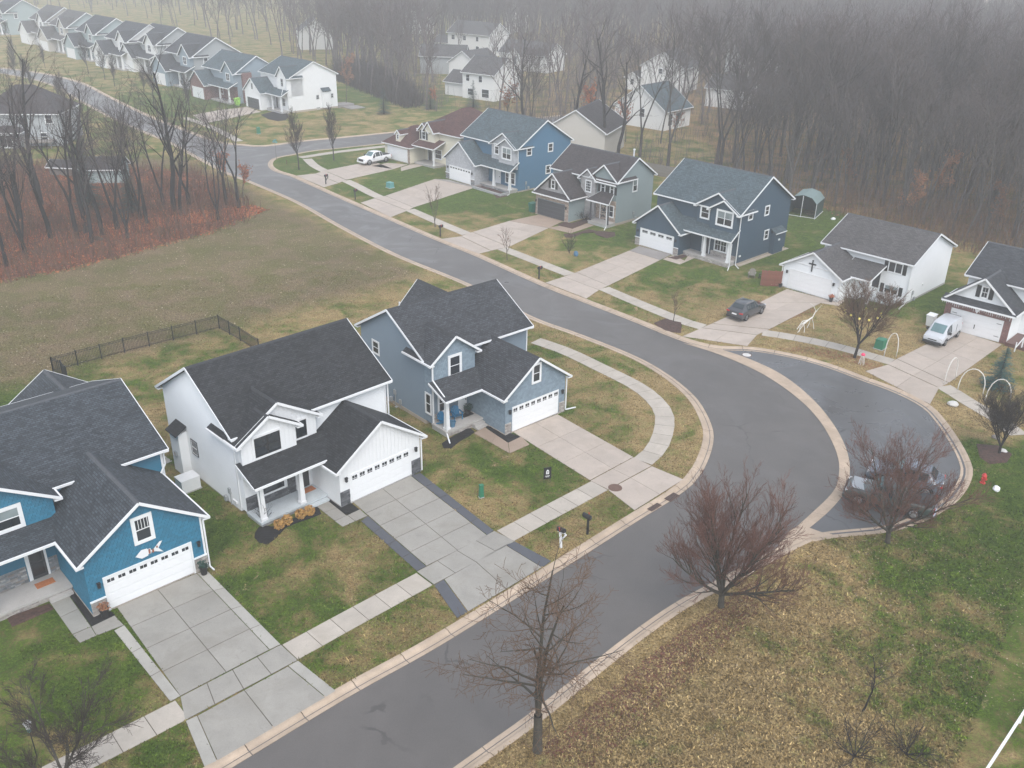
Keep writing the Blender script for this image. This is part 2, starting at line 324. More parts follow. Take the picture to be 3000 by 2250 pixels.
DATA={'KW': [(-13.57, 29.75), (-8.27, 34.91), (-3.96, 38.76), (2.65, 45.39), (7.99, 50.82), (10.32, 53.11), (12.02, 55.08), (12.93, 56.67), (13.9, 59.02), (14.59, 61.36), (14.8, 63.6), (14.61, 66.73), (14.06, 69.07), (12.6, 72.46), (10.27, 75.95), (5.66, 80.68), (1.33, 84.79), (-5.25, 93.77), (-14.05, 103.29), (-21.99, 113.71), (-30.84, 126.16), (-40.17, 137.0), (-46.3, 143.8)], 'KE': [(-33.89, 141.61), (-24.82, 129.94), (-16.61, 119.72), (-9.24, 110.57), (-4.23, 104.77), (3.53, 94.79), (7.6, 90.22), (12.06, 85.32), (16.06, 80.68), (18.03, 79.08), (19.46, 78.59), (21.87, 78.62), (24.12, 77.87), (26.6, 76.54), (28.8, 74.65), (30.55, 72.55), (32.66, 70.23), (34.13, 67.4), (34.3, 64.7), (33.99, 61.15), (33.58, 58.61), (33.09, 56.88), (32.09, 55.2), (30.47, 53.2), (28.83, 51.75), (27.25, 50.62), (25.58, 49.68), (23.9, 49.1), (20.76, 48.52), (18.95, 48.02), (15.69, 45.62), (12.17, 42.99), (9.83, 41.18), (6.61, 38.09), (1.97, 33.14), (-1.25, 30.04)], 'CORNER': [(-20.47, 168.51), (-23.4, 166.45), (-31.66, 161.08), (-34.69, 159.14), (-37.87, 155.36), (-39.4, 153.4), (-39.4, 150.11), (-38.6, 147.25), (-36.99, 144.55), (-33.89, 141.61)], 'NORTH': [(-55.96, 169.21), (-51.56, 165.06), (-47.68, 163.65), (-44.08, 163.11), (-38.74, 167.74), (-32.66, 171.4), (-23.43, 177.47), (-18.59, 180.65)], 'FAR': [(-55.96, 169.21), (-64.49, 178.88), (-73.57, 189.66), (-83.16, 202.19), (-92.69, 215.01), (-103.4, 229.43), (-115.32, 241.39), (-126.87, 249.39), (-136.33, 254.13), (-151.69, 257.52)], 'VGW': [(15.85, 79.38), (18.94, 76.72), (21.81, 72.86), (23.64, 68.2), (24.31, 63.97), (24.11, 59.4), (23.4, 56.53), (22.26, 54.07), (20.15, 51.54), (18.53, 49.72)], 'VGE': [(19.32, 77.88), (20.98, 76.43), (23.43, 72.93), (24.85, 68.0), (25.22, 63.0), (24.83, 58.98), (24.02, 56.14), (22.95, 53.88), (21.04, 51.41), (19.31, 49.59)], 'SWW': [(-19.37, 29.88), (-16.45, 32.48), (-15.47, 33.38), (-11.4, 37.23), (-9.07, 39.53), (-4.82, 43.64), (-0.3, 47.96), (2.57, 50.72), (6.14, 54.11), (9.4, 57.32), (10.88, 59.67), (11.79, 62.59), (12.1, 65.03), (11.6, 67.55), (10.33, 70.11), (7.55, 73.6), (4.84, 76.83), (2.12, 79.13)], 'SWE1': [(-34.47, 153.05), (-32.02, 147.79), (-28.33, 142.5), (-23.9, 136.37), (-20.15, 130.66), (-14.92, 124.07), (-9.22, 116.53), (-4.47, 110.59), (-0.29, 105.53), (6.23, 97.83), (9.58, 93.72), (12.55, 89.79), (16.03, 85.43), (18.32, 83.24), (20.03, 82.81), (24.01, 82.06), (27.7, 80.5), (30.62, 78.71), (32.99, 76.67), (34.88, 74.85), (36.66, 71.06), (37.74, 67.55), (38.61, 65.21), (39.06, 62.5)], 'SWN': [(-35.8, 153.97), (-34.28, 155.41), (-31.16, 158.36), (-27.31, 161.19), (-23.03, 164.13), (-19.57, 165.91)], 'SWF': [(-49.33, 166.16), (-55.76, 175.67), (-61.04, 182.39), (-66.1, 187.76)], 'DRIVES': {'D1': [([(-21.77, 40.61), (-18.27, 43.68), (-12.49, 37.41), (-16.04, 34.04)], 4, 2, 'c'), ([(-16.02, 33.99), (-11.97, 37.81), (-10.83, 36.68), (-15.31, 32.5)], 1, 4, 'c'), ([(-14.81, 32.8), (-11.24, 36.21), (-8.9, 34.12), (-13.06, 30.14)], 1, 2, 'c'), ([(-21.13, 38.66), (-20.76, 39.1), (-16.04, 34.04), (-16.4, 33.66)], 3, 1, 'l'), ([(-18.26, 43.71), (-17.71, 43.91), (-11.99, 37.83), (-12.46, 37.41)], 4, 1, 'l'), ([(-15.27, 32.47), (-14.83, 32.8), (-13.08, 30.13), (-13.55, 29.79)], 1, 1, 'l'), ([(-11.23, 36.25), (-10.82, 36.65), (-8.47, 34.57), (-8.89, 34.14)], 1, 1, 'l'), ([(-25.7, 40.98), (-25.08, 41.78), (-22.49, 38.93), (-23.21, 38.3)], 2, 1, 'd'), ([(-23.2, 38.28), (-22.48, 38.91), (-21.9, 38.22), (-22.53, 37.66)], 1, 1, 'c'), ([(-22.47, 38.93), (-21.59, 39.87), (-20.78, 39.1), (-21.89, 38.24)], 1, 1, 'c')], 'D2': [([(-10.45, 51.57), (-6.92, 54.92), (-1.38, 48.0), (-4.9, 44.79)], 5, 2, 'c'), ([(-5.42, 44.24), (-0.96, 48.51), (0.39, 47.45), (-4.31, 43.06)], 1, 4, 'c'), ([(-3.74, 43.56), (-0.23, 47.02), (1.99, 44.85), (-2.21, 40.73)], 1, 2, 'c'), ([(-9.53, 49.35), (-9.16, 49.92), (-4.91, 44.74), (-5.42, 44.28)], 4, 1, 's'), ([(-6.9, 54.95), (-6.3, 55.34), (-0.98, 48.56), (-1.36, 48.03)], 5, 1, 's'), ([(-4.31, 43.02), (-3.77, 43.53), (-2.24, 40.7), (-2.79, 40.17)], 1, 1, 's'), ([(-0.21, 47.05), (0.37, 47.4), (2.57, 45.5), (2.02, 44.85)], 1, 1, 's'), ([(-12.93, 51.2), (-12.1, 51.64), (-10.53, 49.9), (-11.18, 49.29)], 2, 1, 'c'), ([(-11.18, 49.27), (-9.81, 50.66), (-9.19, 49.92), (-10.57, 48.66)], 1, 2, 'c')], 'D3': [([(0.14, 61.48), (3.62, 64.47), (8.9, 58.05), (5.54, 54.78)], 3, 2, 'w'), ([(5.57, 54.72), (8.91, 58.01), (10.07, 56.86), (6.69, 53.63)], 1, 2, 'w'), ([(6.71, 53.57), (10.09, 56.8), (12.06, 55.11), (8.23, 51.15)], 1, 2, 'w'), ([(-2.82, 61.18), (-2.04, 62.13), (-0.22, 59.81), (-0.09, 58.28)], 2, 1, 't'), ([(-0.19, 59.81), (0.76, 60.79), (1.39, 59.6), (-0.06, 58.28)], 1, 1, 't')], 'D4': [([(-21.02, 151.25), (-17.57, 150.39), (-19.52, 146.95), (-23.23, 148.72)], 1, 2, 'w'), ([(-23.57, 152.44), (-19.52, 146.95), (-25.69, 139.4), (-30.14, 145.1)], 3, 2, 'w'), ([(-30.1, 144.87), (-25.65, 139.19), (-26.53, 137.42), (-31.06, 142.96)], 1, 2, 'w'), ([(-31.11, 142.96), (-26.54, 137.21), (-28.19, 134.6), (-33.69, 141.41)], 1, 2, 'w'), ([(-18.47, 148.07), (-17.21, 150.28), (-13.05, 152.43), (-18.12, 145.7)], 1, 3, 'w')], 'D5': [([(-10.28, 140.65), (-6.56, 137.06), (-6.07, 136.21), (-12.43, 141.0)], 1, 2, 'g'), ([(-12.42, 140.9), (-6.07, 136.12), (-13.96, 124.48), (-18.6, 130.36)], 4, 2, 'w'), ([(-18.61, 130.27), (-13.97, 124.4), (-14.58, 122.87), (-19.91, 128.98)], 1, 2, 'w'), ([(-19.92, 128.9), (-14.6, 122.79), (-16.46, 119.48), (-21.51, 126.37)], 1, 2, 'w'), ([(-6.57, 137.11), (-4.78, 138.67), (-4.63, 137.73), (-6.07, 136.12)], 1, 1, 'w')], 'D6': [([(3.14, 121.97), (6.41, 119.19), (4.38, 115.85), (-0.72, 118.78)], 1, 2, 't'), ([(-0.76, 118.7), (4.33, 115.78), (-0.66, 107.59), (-5.35, 113.38)], 3, 2, 'w'), ([(-5.39, 113.31), (-0.7, 107.53), (-2.8, 105.95), (-6.69, 111.57)], 1, 2, 'w'), ([(-6.7, 111.44), (-2.83, 105.83), (-4.22, 104.69), (-9.1, 110.19)], 1, 2, 'w'), ([(4.27, 115.87), (5.77, 116.86), (7.37, 115.63), (7.02, 113.65)], 1, 2, 't'), ([(7.4, 115.63), (9.45, 118.24), (10.29, 117.38), (7.05, 113.6)], 1, 2, 't')], 'D7': [([(15.23, 108.88), (18.65, 105.73), (17.04, 103.6), (13.82, 106.96)], 1, 2, 'g'), ([(13.79, 106.92), (17.02, 103.57), (10.2, 94.47), (6.98, 98.66)], 4, 2, 'w'), ([(6.96, 98.62), (10.18, 94.44), (9.08, 93.06), (5.51, 97.09)], 1, 2, 'w'), ([(5.49, 97.05), (9.06, 93.03), (7.57, 90.4), (3.44, 95.05)], 1, 2, 'w'), ([(17.39, 103.9), (18.77, 105.46), (19.87, 103.5), (19.08, 102.13)], 1, 2, 'w'), ([(19.89, 103.5), (20.67, 105.58), (21.49, 104.88), (19.1, 102.1)], 1, 1, 'w')], 'D8': [([(29.49, 94.45), (33.08, 91.14), (31.97, 90.41), (25.58, 90.21)], 1, 2, 'w'), ([(25.58, 90.21), (31.93, 90.36), (24.82, 82.98), (19.52, 84.17)], 3, 2, 'w'), ([(19.47, 84.09), (24.77, 82.9), (23.28, 81.49), (18.3, 83.01)], 1, 2, 'w'), ([(18.25, 82.93), (23.24, 81.41), (21.74, 78.74), (16.07, 80.77)], 1, 2, 'w'), ([(31.96, 90.37), (33.16, 91.15), (34.96, 91.47), (33.57, 89.61)], 1, 1, 'w')], 'D9': [([(43.17, 83.67), (46.04, 80.23), (37.49, 71.65), (34.78, 76.46)], 4, 2, 'w'), ([(34.74, 76.42), (37.43, 71.59), (36.23, 70.61), (33.55, 75.2)], 1, 2, 'w'), ([(33.5, 75.14), (36.18, 70.55), (34.2, 67.47), (31.01, 73.67)], 1, 2, 'w')], 'D10': [([(-57.18, 201.28), (-52.85, 195.72), (-55.01, 192.37), (-61.82, 197.12)], 1, 2, 'w'), ([(-61.83, 197.0), (-55.02, 192.26), (-60.28, 182.08), (-65.32, 190.72)], 2, 2, 'w')]}, 'LITTER': [(-69.5, 87.84), (-54.08, 91.64), (-51.83, 93.7), (-49.2, 95.28), (-46.27, 98.93), (-44.02, 101.51), (-41.02, 105.7), (-37.06, 110.97), (-35.4, 115.28), (-34.37, 117.71), (-34.68, 120.65), (-36.24, 124.34), (-38.64, 127.99), (-42.45, 133.73), (-44.71, 139.44), (-50.55, 143.46), (-65.78, 146.93), (-82.6, 147.97), (-108.45, 145.79)], 'PT': {'redtree': (12.05, 41.57), 'thintree': (1.5, 31.07), 'cartree': (23.8, 48.07), 'righttree': (35.48, 59.27), 'smalltree': (17.49, 33.87), 'lefttree': (-20.36, 29.22), 'lighttree': (30.98, 76.58), 'cornertree1': (-34.19, 145.47), 'cornertree2': (-29.96, 152.41), 'd5tree': (-10.23, 115.39), 'd6tree': (-0.82, 102.56), 'd7tree': (15.72, 84.25), 'shrub6': (6.52, 105.54), 'lowshrub1': (16.16, 31.12), 'lowshrub2': (18.56, 31.17), 'spruce': (41.26, 71.25), 'h2sap': (-15.69, 49.03), 'mb1': (4.94, 48.38), 'mb2': (3.22, 46.89), 'mb_d4': (-28.24, 136.45), 'mb_d5': (-22.52, 128.03), 'mb_d6': (-9.25, 111.29), 'mb_d7': (2.74, 96.17), 'hyd': (33.07, 55.42), 'rock': (33.62, 54.55), 'bin6': (2.35, 123.19), 'bin10': (-57.98, 200.67), 'green1': (-1.92, 52.4), 'sign': (2.55, 54.35), 'sewer': (7.2, 53.86), 'ubox8': (34.1, 78.88), 'ubox4': (-18.52, 135.13), 'ubox10': (-47.59, 173.17), 'street': (-39.32, 152.13), 'mulchbin': (41.38, 84.19), 'car8': (23.36, 86.9), 'van9': (41.67, 82.07), 'truck4': (-23.02, 151.73), 'pick': (25.04, 51.54), 'suv': (27.91, 53.71), 'drainpipe': (2.11, 59.79), 'chair1': (26.4, 97.82), 'chair2': (27.44, 97.54), 'fence8a': (26.99, 95.31), 'fence8b': (29.53, 97.43), 'acbox': (-21.36, 53.39), 'firepit': (8.9, 106.61), 'conepile': (-37.2, 157.83), 'arch1a': (33.85, 77.09), 'arch1b': (34.87, 76.91), 'arch2a': (37.51, 70.31), 'arch2b': (38.92, 69.47), 'arch3a': (38.75, 68.45), 'arch3b': (40.27, 67.9), 'arch4a': (36.66, 71.06), 'arch4b': (37.83, 72.11), 'deer': (25.37, 80.47), 'flam': (31.11, 75.11), 'pvcend': (18.91, 30.59), 'pvctop': (25.38, 33.84), 'boulder': (35.98, 67.35), 'kerbdrain1': (10.81, 52.5), 'kerbdrain2': (19.47, 48.11), 'carport': (39.62, 122.68), 'shed': (-59.86, 136.11), 'woodpile': (24.61, 94.96), 'plow': (-20.99, 139.12)}, 'FENCE': [(-38.84, 70.49), (-34.43, 74.73), (-27.74, 80.58), (-24.98, 77.78), (-22.58, 75.13)], 'FENCE0': [(-38.84, 70.49), (-37.75, 69.86), (-36.82, 68.72)], 'MULCH': {'m2': [(-15.94, 47.86), (-15.86, 48.51), (-14.96, 48.43), (-14.32, 48.88), (-13.53, 49.91), (-12.87, 50.73), (-12.63, 51.03), (-12.19, 50.07), (-12.7, 49.6), (-13.69, 48.9), (-14.19, 48.34), (-14.46, 47.38), (-14.84, 46.65), (-15.43, 46.83), (-15.84, 47.34)], 'm2b': [(-12.18, 52.05), (-10.45, 51.4), (-9.8, 50.66), (-10.56, 49.92), (-12.07, 51.64)], 'm3': [(-5.13, 59.56), (-4.62, 60.39), (-3.2, 62.13), (-2.75, 61.42), (-3.13, 60.69), (-3.78, 59.96), (-4.39, 58.79), (-4.96, 58.88)], 'm3b': [(-2.21, 62.54), (-1.37, 62.2), (0.76, 60.79), (-0.27, 59.79), (-1.16, 61.0)], 'm1': [(-27.41, 39.59), (-25.59, 40.8), (-25.12, 40.31), (-26.68, 38.81)], 'm1b': [(-24.93, 41.68), (-24.73, 42.12), (-22.64, 39.8), (-21.67, 40.08), (-21.49, 39.75), (-22.44, 38.92)], 'm10': [(-52.18, 192.67), (-51.26, 195.07), (-50.48, 196.92), (-48.08, 197.18), (-46.11, 191.61), (-45.81, 187.24), (-47.04, 185.83), (-49.51, 187.94)], 'm6': [(5.4, 117.29), (6.36, 118.72), (7.37, 118.1), (9.88, 120.84), (10.05, 119.43), (7.5, 115.63), (6.27, 116.44)], 'm6b': [(6.14, 113.38), (7.13, 113.22), (9.54, 115.77), (10.5, 114.95), (12.75, 114.66), (12.71, 112.94), (11.5, 111.82), (10.59, 112.81), (10.2, 114.28), (8.41, 113.73), (7.06, 111.75), (6.32, 111.91)], 'm7': [(17.87, 104.48), (19.19, 105.11), (20.79, 106.34), (20.34, 105.0), (18.98, 103.7)], 'm5': [(-6.56, 137.06), (-4.78, 138.71), (-2.77, 135.86), (-1.11, 131.4), (-2.64, 130.19), (-3.92, 135.19), (-6.16, 136.2)], 'm7t': [(13.69, 84.0), (15.07, 85.28), (16.61, 84.35), (16.03, 81.59), (14.6, 81.9)], 'mr': [(35.13, 61.03), (36.71, 60.83), (37.14, 59.58), (36.16, 58.32), (34.79, 58.03), (34.47, 58.99)]}, 'ZB': [(-23.6, 34.8, 5, 0.75), (-20.2, 36.1, 4, 0.8), (-19.9, 32.2, 3, 0.45), (-22.4, 30.9, 3, 0.55), (-16.4, 30.1, 3, 0.5), (-18.2, 47.8, 4, 0.8), (-14.3, 42.6, 3, 0.55), (-15.2, 41.3, 3, 0.8), (-12.1, 45.2, 4, 0.45), (-9.7, 43.3, 3, 0.4), (-12.4, 39.4, 3, 0.7), (-8.0, 45.3, 3, 0.6), (-19.2, 52.1, 4, 0.6), (-8.5, 36.1, 2.5, 0.5), (-4.4, 39.1, 2.5, 0.35), (-6.3, 39.8, 2, 0.6), (-3.6, 57.1, 3, 0.55), (-1.9, 58.1, 2.5, 0.8), (0.1, 52.8, 3, 0.4), (2.4, 52.8, 3, 0.75), (-2.1, 51.0, 3, 0.3), (-5.5, 59.5, 2, 0.4), (3.4, 47.1, 3, 0.35), (6.3, 49.7, 2, 0.4), (7.1, 68.5, 4, 0.3), (5.4, 64.2, 3, 0.75), (7.8, 61.0, 3, 0.35), (9.5, 64.4, 3, 0.3), (13.2, 62.9, 3, 0.2), (4.5, 74.5, 3, 0.55), (11.8, 56.7, 2, 0.3), (8.1, 81.7, 4, 0.45), (3.2, 83.2, 4, 0.3), (11.3, 68.7, 3, 0.25), (10.3, 33.4, 6, 0.05), (6.8, 32.2, 5, 0.0), (14.2, 39.6, 6, 0.05), (16.3, 44.1, 5, 0.1), (19.4, 44.2, 4, 0.2), (25.1, 46.0, 5, 0.6), (27.6, 44.4, 5, 0.8), (31.3, 47.9, 5, 0.85), (31.9, 51.8, 3, 0.8), (21.3, 41.2, 4, 0.5), (17.2, 37.0, 4, 0.35), (21.7, 37.2, 4, 0.75), (25.0, 38.5, 4, 0.8), (25.1, 34.8, 4, 0.65), (14.7, 31.4, 4, 0.25), (17.9, 31.5, 3, 0.45), (19.0, 37.1, 3, 0.4), (35.1, 56.2, 3, 0.8), (2.7, 30.3, 4, 0.05), (22.8, 33.7, 3, 0.35), (28.1, 41.4, 4, 0.7), (19.1, 46.9, 3, 0.1), (25.0, 48.5, 3, 0.25), (40.2, 73.2, 4, 0.2), (43.3, 73.4, 4, 0.3), (36.0, 66.6, 3, 0.15), (43.4, 92.8, 3, 0.95), (38.6, 89.6, 2.5, 0.9), (40.7, 84.2, 3, 0.25), (38.0, 80.7, 3, 0.2), (35.3, 83.9, 4, 0.15), (28.6, 85.3, 4, 0.2), (25.6, 80.1, 3, 0.1), (30.8, 76.4, 3, 0.05), (32.6, 87.4, 3, 0.35), (20.3, 95.8, 4, 0.75), (15.8, 90.4, 4, 0.4), (23.4, 92.8, 4, 0.5), (21.5, 86.8, 3, 0.15), (24.8, 90.8, 4, 0.1), (11.8, 86.3, 3, 0.45), (13.1, 82.8, 3, 0.3), (36.2, 116.1, 6, 0.9), (32.6, 107.4, 4, 0.9), (27.0, 94.0, 3, 0.6), (6.0, 111.2, 3, 0.55), (10.3, 111.5, 4, 0.8), (3.9, 112.6, 3, 0.35), (11.7, 103.5, 4, 0.5), (7.6, 102.1, 3, 0.35), (3.0, 105.6, 2, 0.3), (20.7, 124.8, 5, 0.9), (-7.6, 126.4, 4, 0.95), (-2.9, 130.4, 4, 0.9), (-9.4, 119.4, 3, 0.4), (-0.4, 120.0, 3, 0.6), (-4.8, 116.5, 3, 0.3), (2.4, 127.1, 3, 0.8), (-11.5, 117.6, 3, 0.5), (-20.4, 133.0, 4, 0.85), (-16.1, 139.5, 4, 0.95), (-12.5, 146.5, 4, 0.95), (-26.7, 140.8, 3, 0.6), (-34.9, 147.1, 5, 0.9), (-31.0, 152.3, 5, 0.8), (-26.8, 157.9, 5, 0.75), (-19.6, 127.3, 3, 0.6), (-30.6, 163.2, 5, 0.7), (-50.5, 170.4, 8, 0.45), (-42.8, 177.6, 8, 0.35), (-34.5, 185.4, 8, 0.35), (-28.9, 193.6, 8, 0.45), (-36.5, 219.2, 8, 0.8), (-47.3, 158.9, 6, 0.4), (-74.8, 205.3, 10, 0.9), (-71.9, 210.2, 8, 0.95), (-59.0, 186.6, 6, 0.7), (-72.0, 197.0, 8, 0.8), (-21.6, 211.4, 10, 0.6), (-34.5, 70.0, 5, 0.55), (-29.1, 67.0, 4, 0.45), (-29.7, 77.5, 5, 0.6), (-26.4, 76.8, 4, 0.55), (-37.8, 64.8, 4, 0.85), (-39.9, 64.7, 4, 0.8), (-28.2, 62.4, 3, 0.35), (-22.0, 77.8, 5, 0.25), (-19.9, 91.5, 6, 0.3), (-37.8, 124.2, 10, 0.35), (-25.4, 109.3, 8, 0.4), (-15.3, 97.2, 6, 0.3), (-32.3, 90.8, 10, 0.3), (-39.0, 81.1, 10, 0.3), (-86.1, 167.0, 20, 0.6), (-56.0, 122.9, 10, 0.5), (-97.7, 165.9, 40, 0.5), (-68.5, 168.7, 12, 0.5)], 'LW': [(-60.1, 103.9), (-59.0, 106.5), (-52.9, 107.8), (-52.7, 110.0), (-50.4, 106.1), (-49.6, 111.8), (-47.0, 108.3), (-46.9, 114.5), (-45.5, 120.6), (-44.0, 118.8), (-44.5, 123.8), (-38.4, 116.6), (-39.5, 124.1), (-55.9, 107.4), (-50.4, 109.1), (-47.9, 123.5), (-48.6, 116.8), (-63.6, 115.7), (-64.1, 122.4), (-58.7, 122.8), (-56.1, 97.2), (-56.1, 101.4), (-37.4, 122.5), (-62.9, 104.2), (-67.1, 114.0)], 'HOUSEC': [(-14, 302, 10), (-17, 308, 10), (-8, 216, 8), (-12, 222, 8), (-13, 246, 8), (4, 268, 10), (-3, 273, 9), (35, 239, 10), (40, 243, 8), (27, 190, 10), (31, 186, 7), (12, 165, 9), (30, 163, 8), (46, 215, 8), (-36, 367, 8), (-1, 383, 7), (-63, 311, 8), (-20, 262, 8), (66, 267, 8), (-50, 205, 16), (-64, 219, 14), (-70, 235, 14), (-85, 252, 14), (-98, 266, 14), (-112, 278, 14), (-128, 296, 15), (-143, 312, 15), (-170, 340, 16), (-84, 163, 10), (-60, 136, 4), (-68, 140, 3.5), (-62, 135, 3.5), (-13, 292, 9), (-11, 280, 9), (-10, 268, 8), (-8, 206, 7), (-9, 212, 6), (31, 228, 8), (28, 216, 8), (24, 180, 8), (21, 176, 6), (9, 158, 5), (8, 252, 8), (-12, 232, 8), (6, 246, 7), (0, 208, 6)], 'WOODR': [(-50, 262), (-46, 244), (-24, 201), (-8, 198), (-4, 176), (2, 168), (16, 154), (26, 146), (33, 136), (44, 130), (52, 116), (62, 100), (80, 82), (110, 60), (175, 60), (175, 440), (-175, 440), (-150, 392), (-118, 345), (-92, 312), (-70, 285)], 'FOOT': [(-22.64, 39.71, 0.7536, -4.7, 7.4, -0.05, 18), (-11.03, 50.86, 0.7855, -5.2, 7, 1.4, 13.4), (-11.03, 50.86, 0.7855, 0, 6.7, 0, 4), (-0.46, 60.94, 0.7299, -3.6, 7, 2.4, 14), (-0.46, 60.94, 0.7299, 0, 6.2, 0, 6), (14.79, 109.77, -0.806, 0, 13, 0, 12.8), (29.1, 95.38, -0.8, 0, 6.6, 0, 6), (29.1, 95.38, -0.8, 1.8, 11.7, 3, 14.6), (42.06, 84.57, -0.769, 0, 14, 0, 11)], 'BALLS': [(-14.5, 48.3), (-14.1, 48.8), (-13.4, 49.5), (-12.9, 49.9)]}
# ---------------- ground, roads, kerbs, pavements ----------------
def smooth(pts,step=1.0,closed=False):
    P=[np.array(p,float) for p in pts]; P=[2*P[0]-P[1]]+P+[2*P[-1]-P[-2]]; o=[]
    for i in range(1,len(P)-2):
        p0,p1,p2,p3=P[i-1:i+3]; n=max(1,int(np.linalg.norm(p2-p1)/step))
        for j in range(n):
            t=j/n; o.append(.5*((2*p1)+(-p0+p2)*t+(2*p0-5*p1+4*p2-p3)*t*t+(-p0+3*p1-3*p2+p3)*t**3))
    o.append(P[-2]); return [tuple(p) for p in o]
def resample(pts,step):
    P=np.array(pts); d=np.r_[0,np.cumsum(np.linalg.norm(np.diff(P,axis=0),axis=1))]; n=max(1,int(round(d[-1]/step))); s=np.linspace(0,d[-1],n+1)
    return [(float(np.interp(t,d,P[:,0])),float(np.interp(t,d,P[:,1]))) for t in s]
def offset(pts,dist):  # positive = to the left of travel
    P=np.array(pts,float); T=np.gradient(P,axis=0); T/=np.linalg.norm(T,axis=1)[:,None]+1e-9; Nn=np.c_[-T[:,1],T[:,0]]; return [tuple(p) for p in P+Nn*dist]
def inpoly(x,y,poly):
    x=np.asarray(x,float);y=np.asarray(y,float); ins=np.zeros(x.shape,bool); n=len(poly); j=n-1
    for i in range(n):
        xi,yi=poly[i];xj,yj=poly[j]
        if yi!=yj: ins^=((yi>y)!=(yj>y))&(x<(xj-xi)*(y-yi)/(yj-yi)+xi)
        j=i
    return ins
def ext(pts,d0,d1):
    p=list(pts); a=np.array(p[0])-np.array(p[1]); b_=np.array(p[-1])-np.array(p[-2])
    if d0: p=[tuple(np.array(p[0])+a/np.linalg.norm(a)*d0)]+p
    if d1: p=p+[tuple(np.array(p[-1])+b_/np.linalg.norm(b_)*d1)]
    return p
FARK=smooth(DATA['FAR'],2); FARW=offset(FARK,7.4)
KW=smooth(ext(DATA['KW'],16,0)+FARW[0:1],1.0); KWF=KW[:-1]+FARW
NORTH=smooth(ext(DATA['NORTH'],0,60),1.5); CORNER=smooth(ext(DATA['CORNER'],60,0),1.0); KE=smooth(ext(DATA['KE'],0,16),1.0)
EASTK=CORNER[:-1]+KE
ROAD=KWF+FARK[::-1]+NORTH[1:]+EASTK
SPUR=[p for p in smooth(DATA['VGE'],1.5)]
kei=[i for i,p in enumerate(KE) if (p[0]>19.0 and p[1]<78.9 and p[1]>47.5)]
SPURPOLY=SPUR[::-1]+[KE[i] for i in kei]
ROADP=np.array(ROAD)
def tri_poly(poly):
    from mathutils.geometry import tessellate_polygon
    return tessellate_polygon([[Vector((p[0],p[1],0)) for p in poly]])
def sheet(name,poly,z,mat,kind='structure'):
    b_=MB(); b_.add([(p[0],p[1],z) for p in poly],[tuple(t) for t in tri_poly(poly)])
    o=b_.obj(name,mat); me=o.data
    import bmesh
    bm=bmesh.new(); bm.from_mesh(me); bmesh.ops.recalc_face_normals(bm,faces=bm.faces)
    if sum(f.normal.z for f in bm.faces)<0: bmesh.ops.reverse_faces(bm,faces=bm.faces)
    bm.to_mesh(me); bm.free(); o['kind']=kind; return o
road=sheet('road',ROAD,-.072,M['road'])
spur=sheet('cul_de_sac_surface',SPURPOLY,-.066,M['spur'])
# zones: (x,y,radius,green)
ZB=DATA['ZB']
LIT=DATA['LITTER']
def segdist(x,y,pts):
    P=np.array(pts); d=np.full(x.shape,1e9)
    for (x0,y0),(x1,y1) in zip(P[:-1],P[1:]):
        dx,dy=x1-x0,y1-y0; t=np.clip(((x-x0)*dx+(y-y0)*dy)/(dx*dx+dy*dy+1e-9),0,1); d=np.minimum(d,np.hypot(x-x0-t*dx,y-y0-t*dy))
    return d
def zone(x,y):
    x=np.asarray(x,float);y=np.asarray(y,float)
    num=np.zeros(x.shape);den=np.zeros(x.shape)+.02; num+=.02*.4
    for bx,by,br,bgv in ZB:
        w=np.exp(-((x-bx)**2+(y-by)**2)/(br*br)); num+=w*bgv; den+=w
    green=num/den
    lit=inpoly(x,y,LIT).astype(float)*np.clip(segdist(x,y,LIT)/2.2,0,1)
    wood=((y>205)&(x>-50)).astype(float)*.4
    wood=np.maximum(wood,np.clip((x+y*.93-157)/6,0,1)*(y>95)*(x>33)*.44)
    wood=np.maximum(wood,np.clip((y-172)/8,0,1)*(x>-8)*.4)
    lit=np.maximum(lit,wood*(1-np.clip((70-np.hypot(x+60,y-260))/20,0,1)))
    # meadow: the rough field between the houses and the wood
    mead=((x<0)&(y>60)&(x>-75)&(y<150)).astype(float)*np.clip((y-(.93*x+106))/6+.5,0,1)*np.clip((86.4-1.24*x-y)/3,0,1)
    mead*=1-lit
    return green,lit,mead
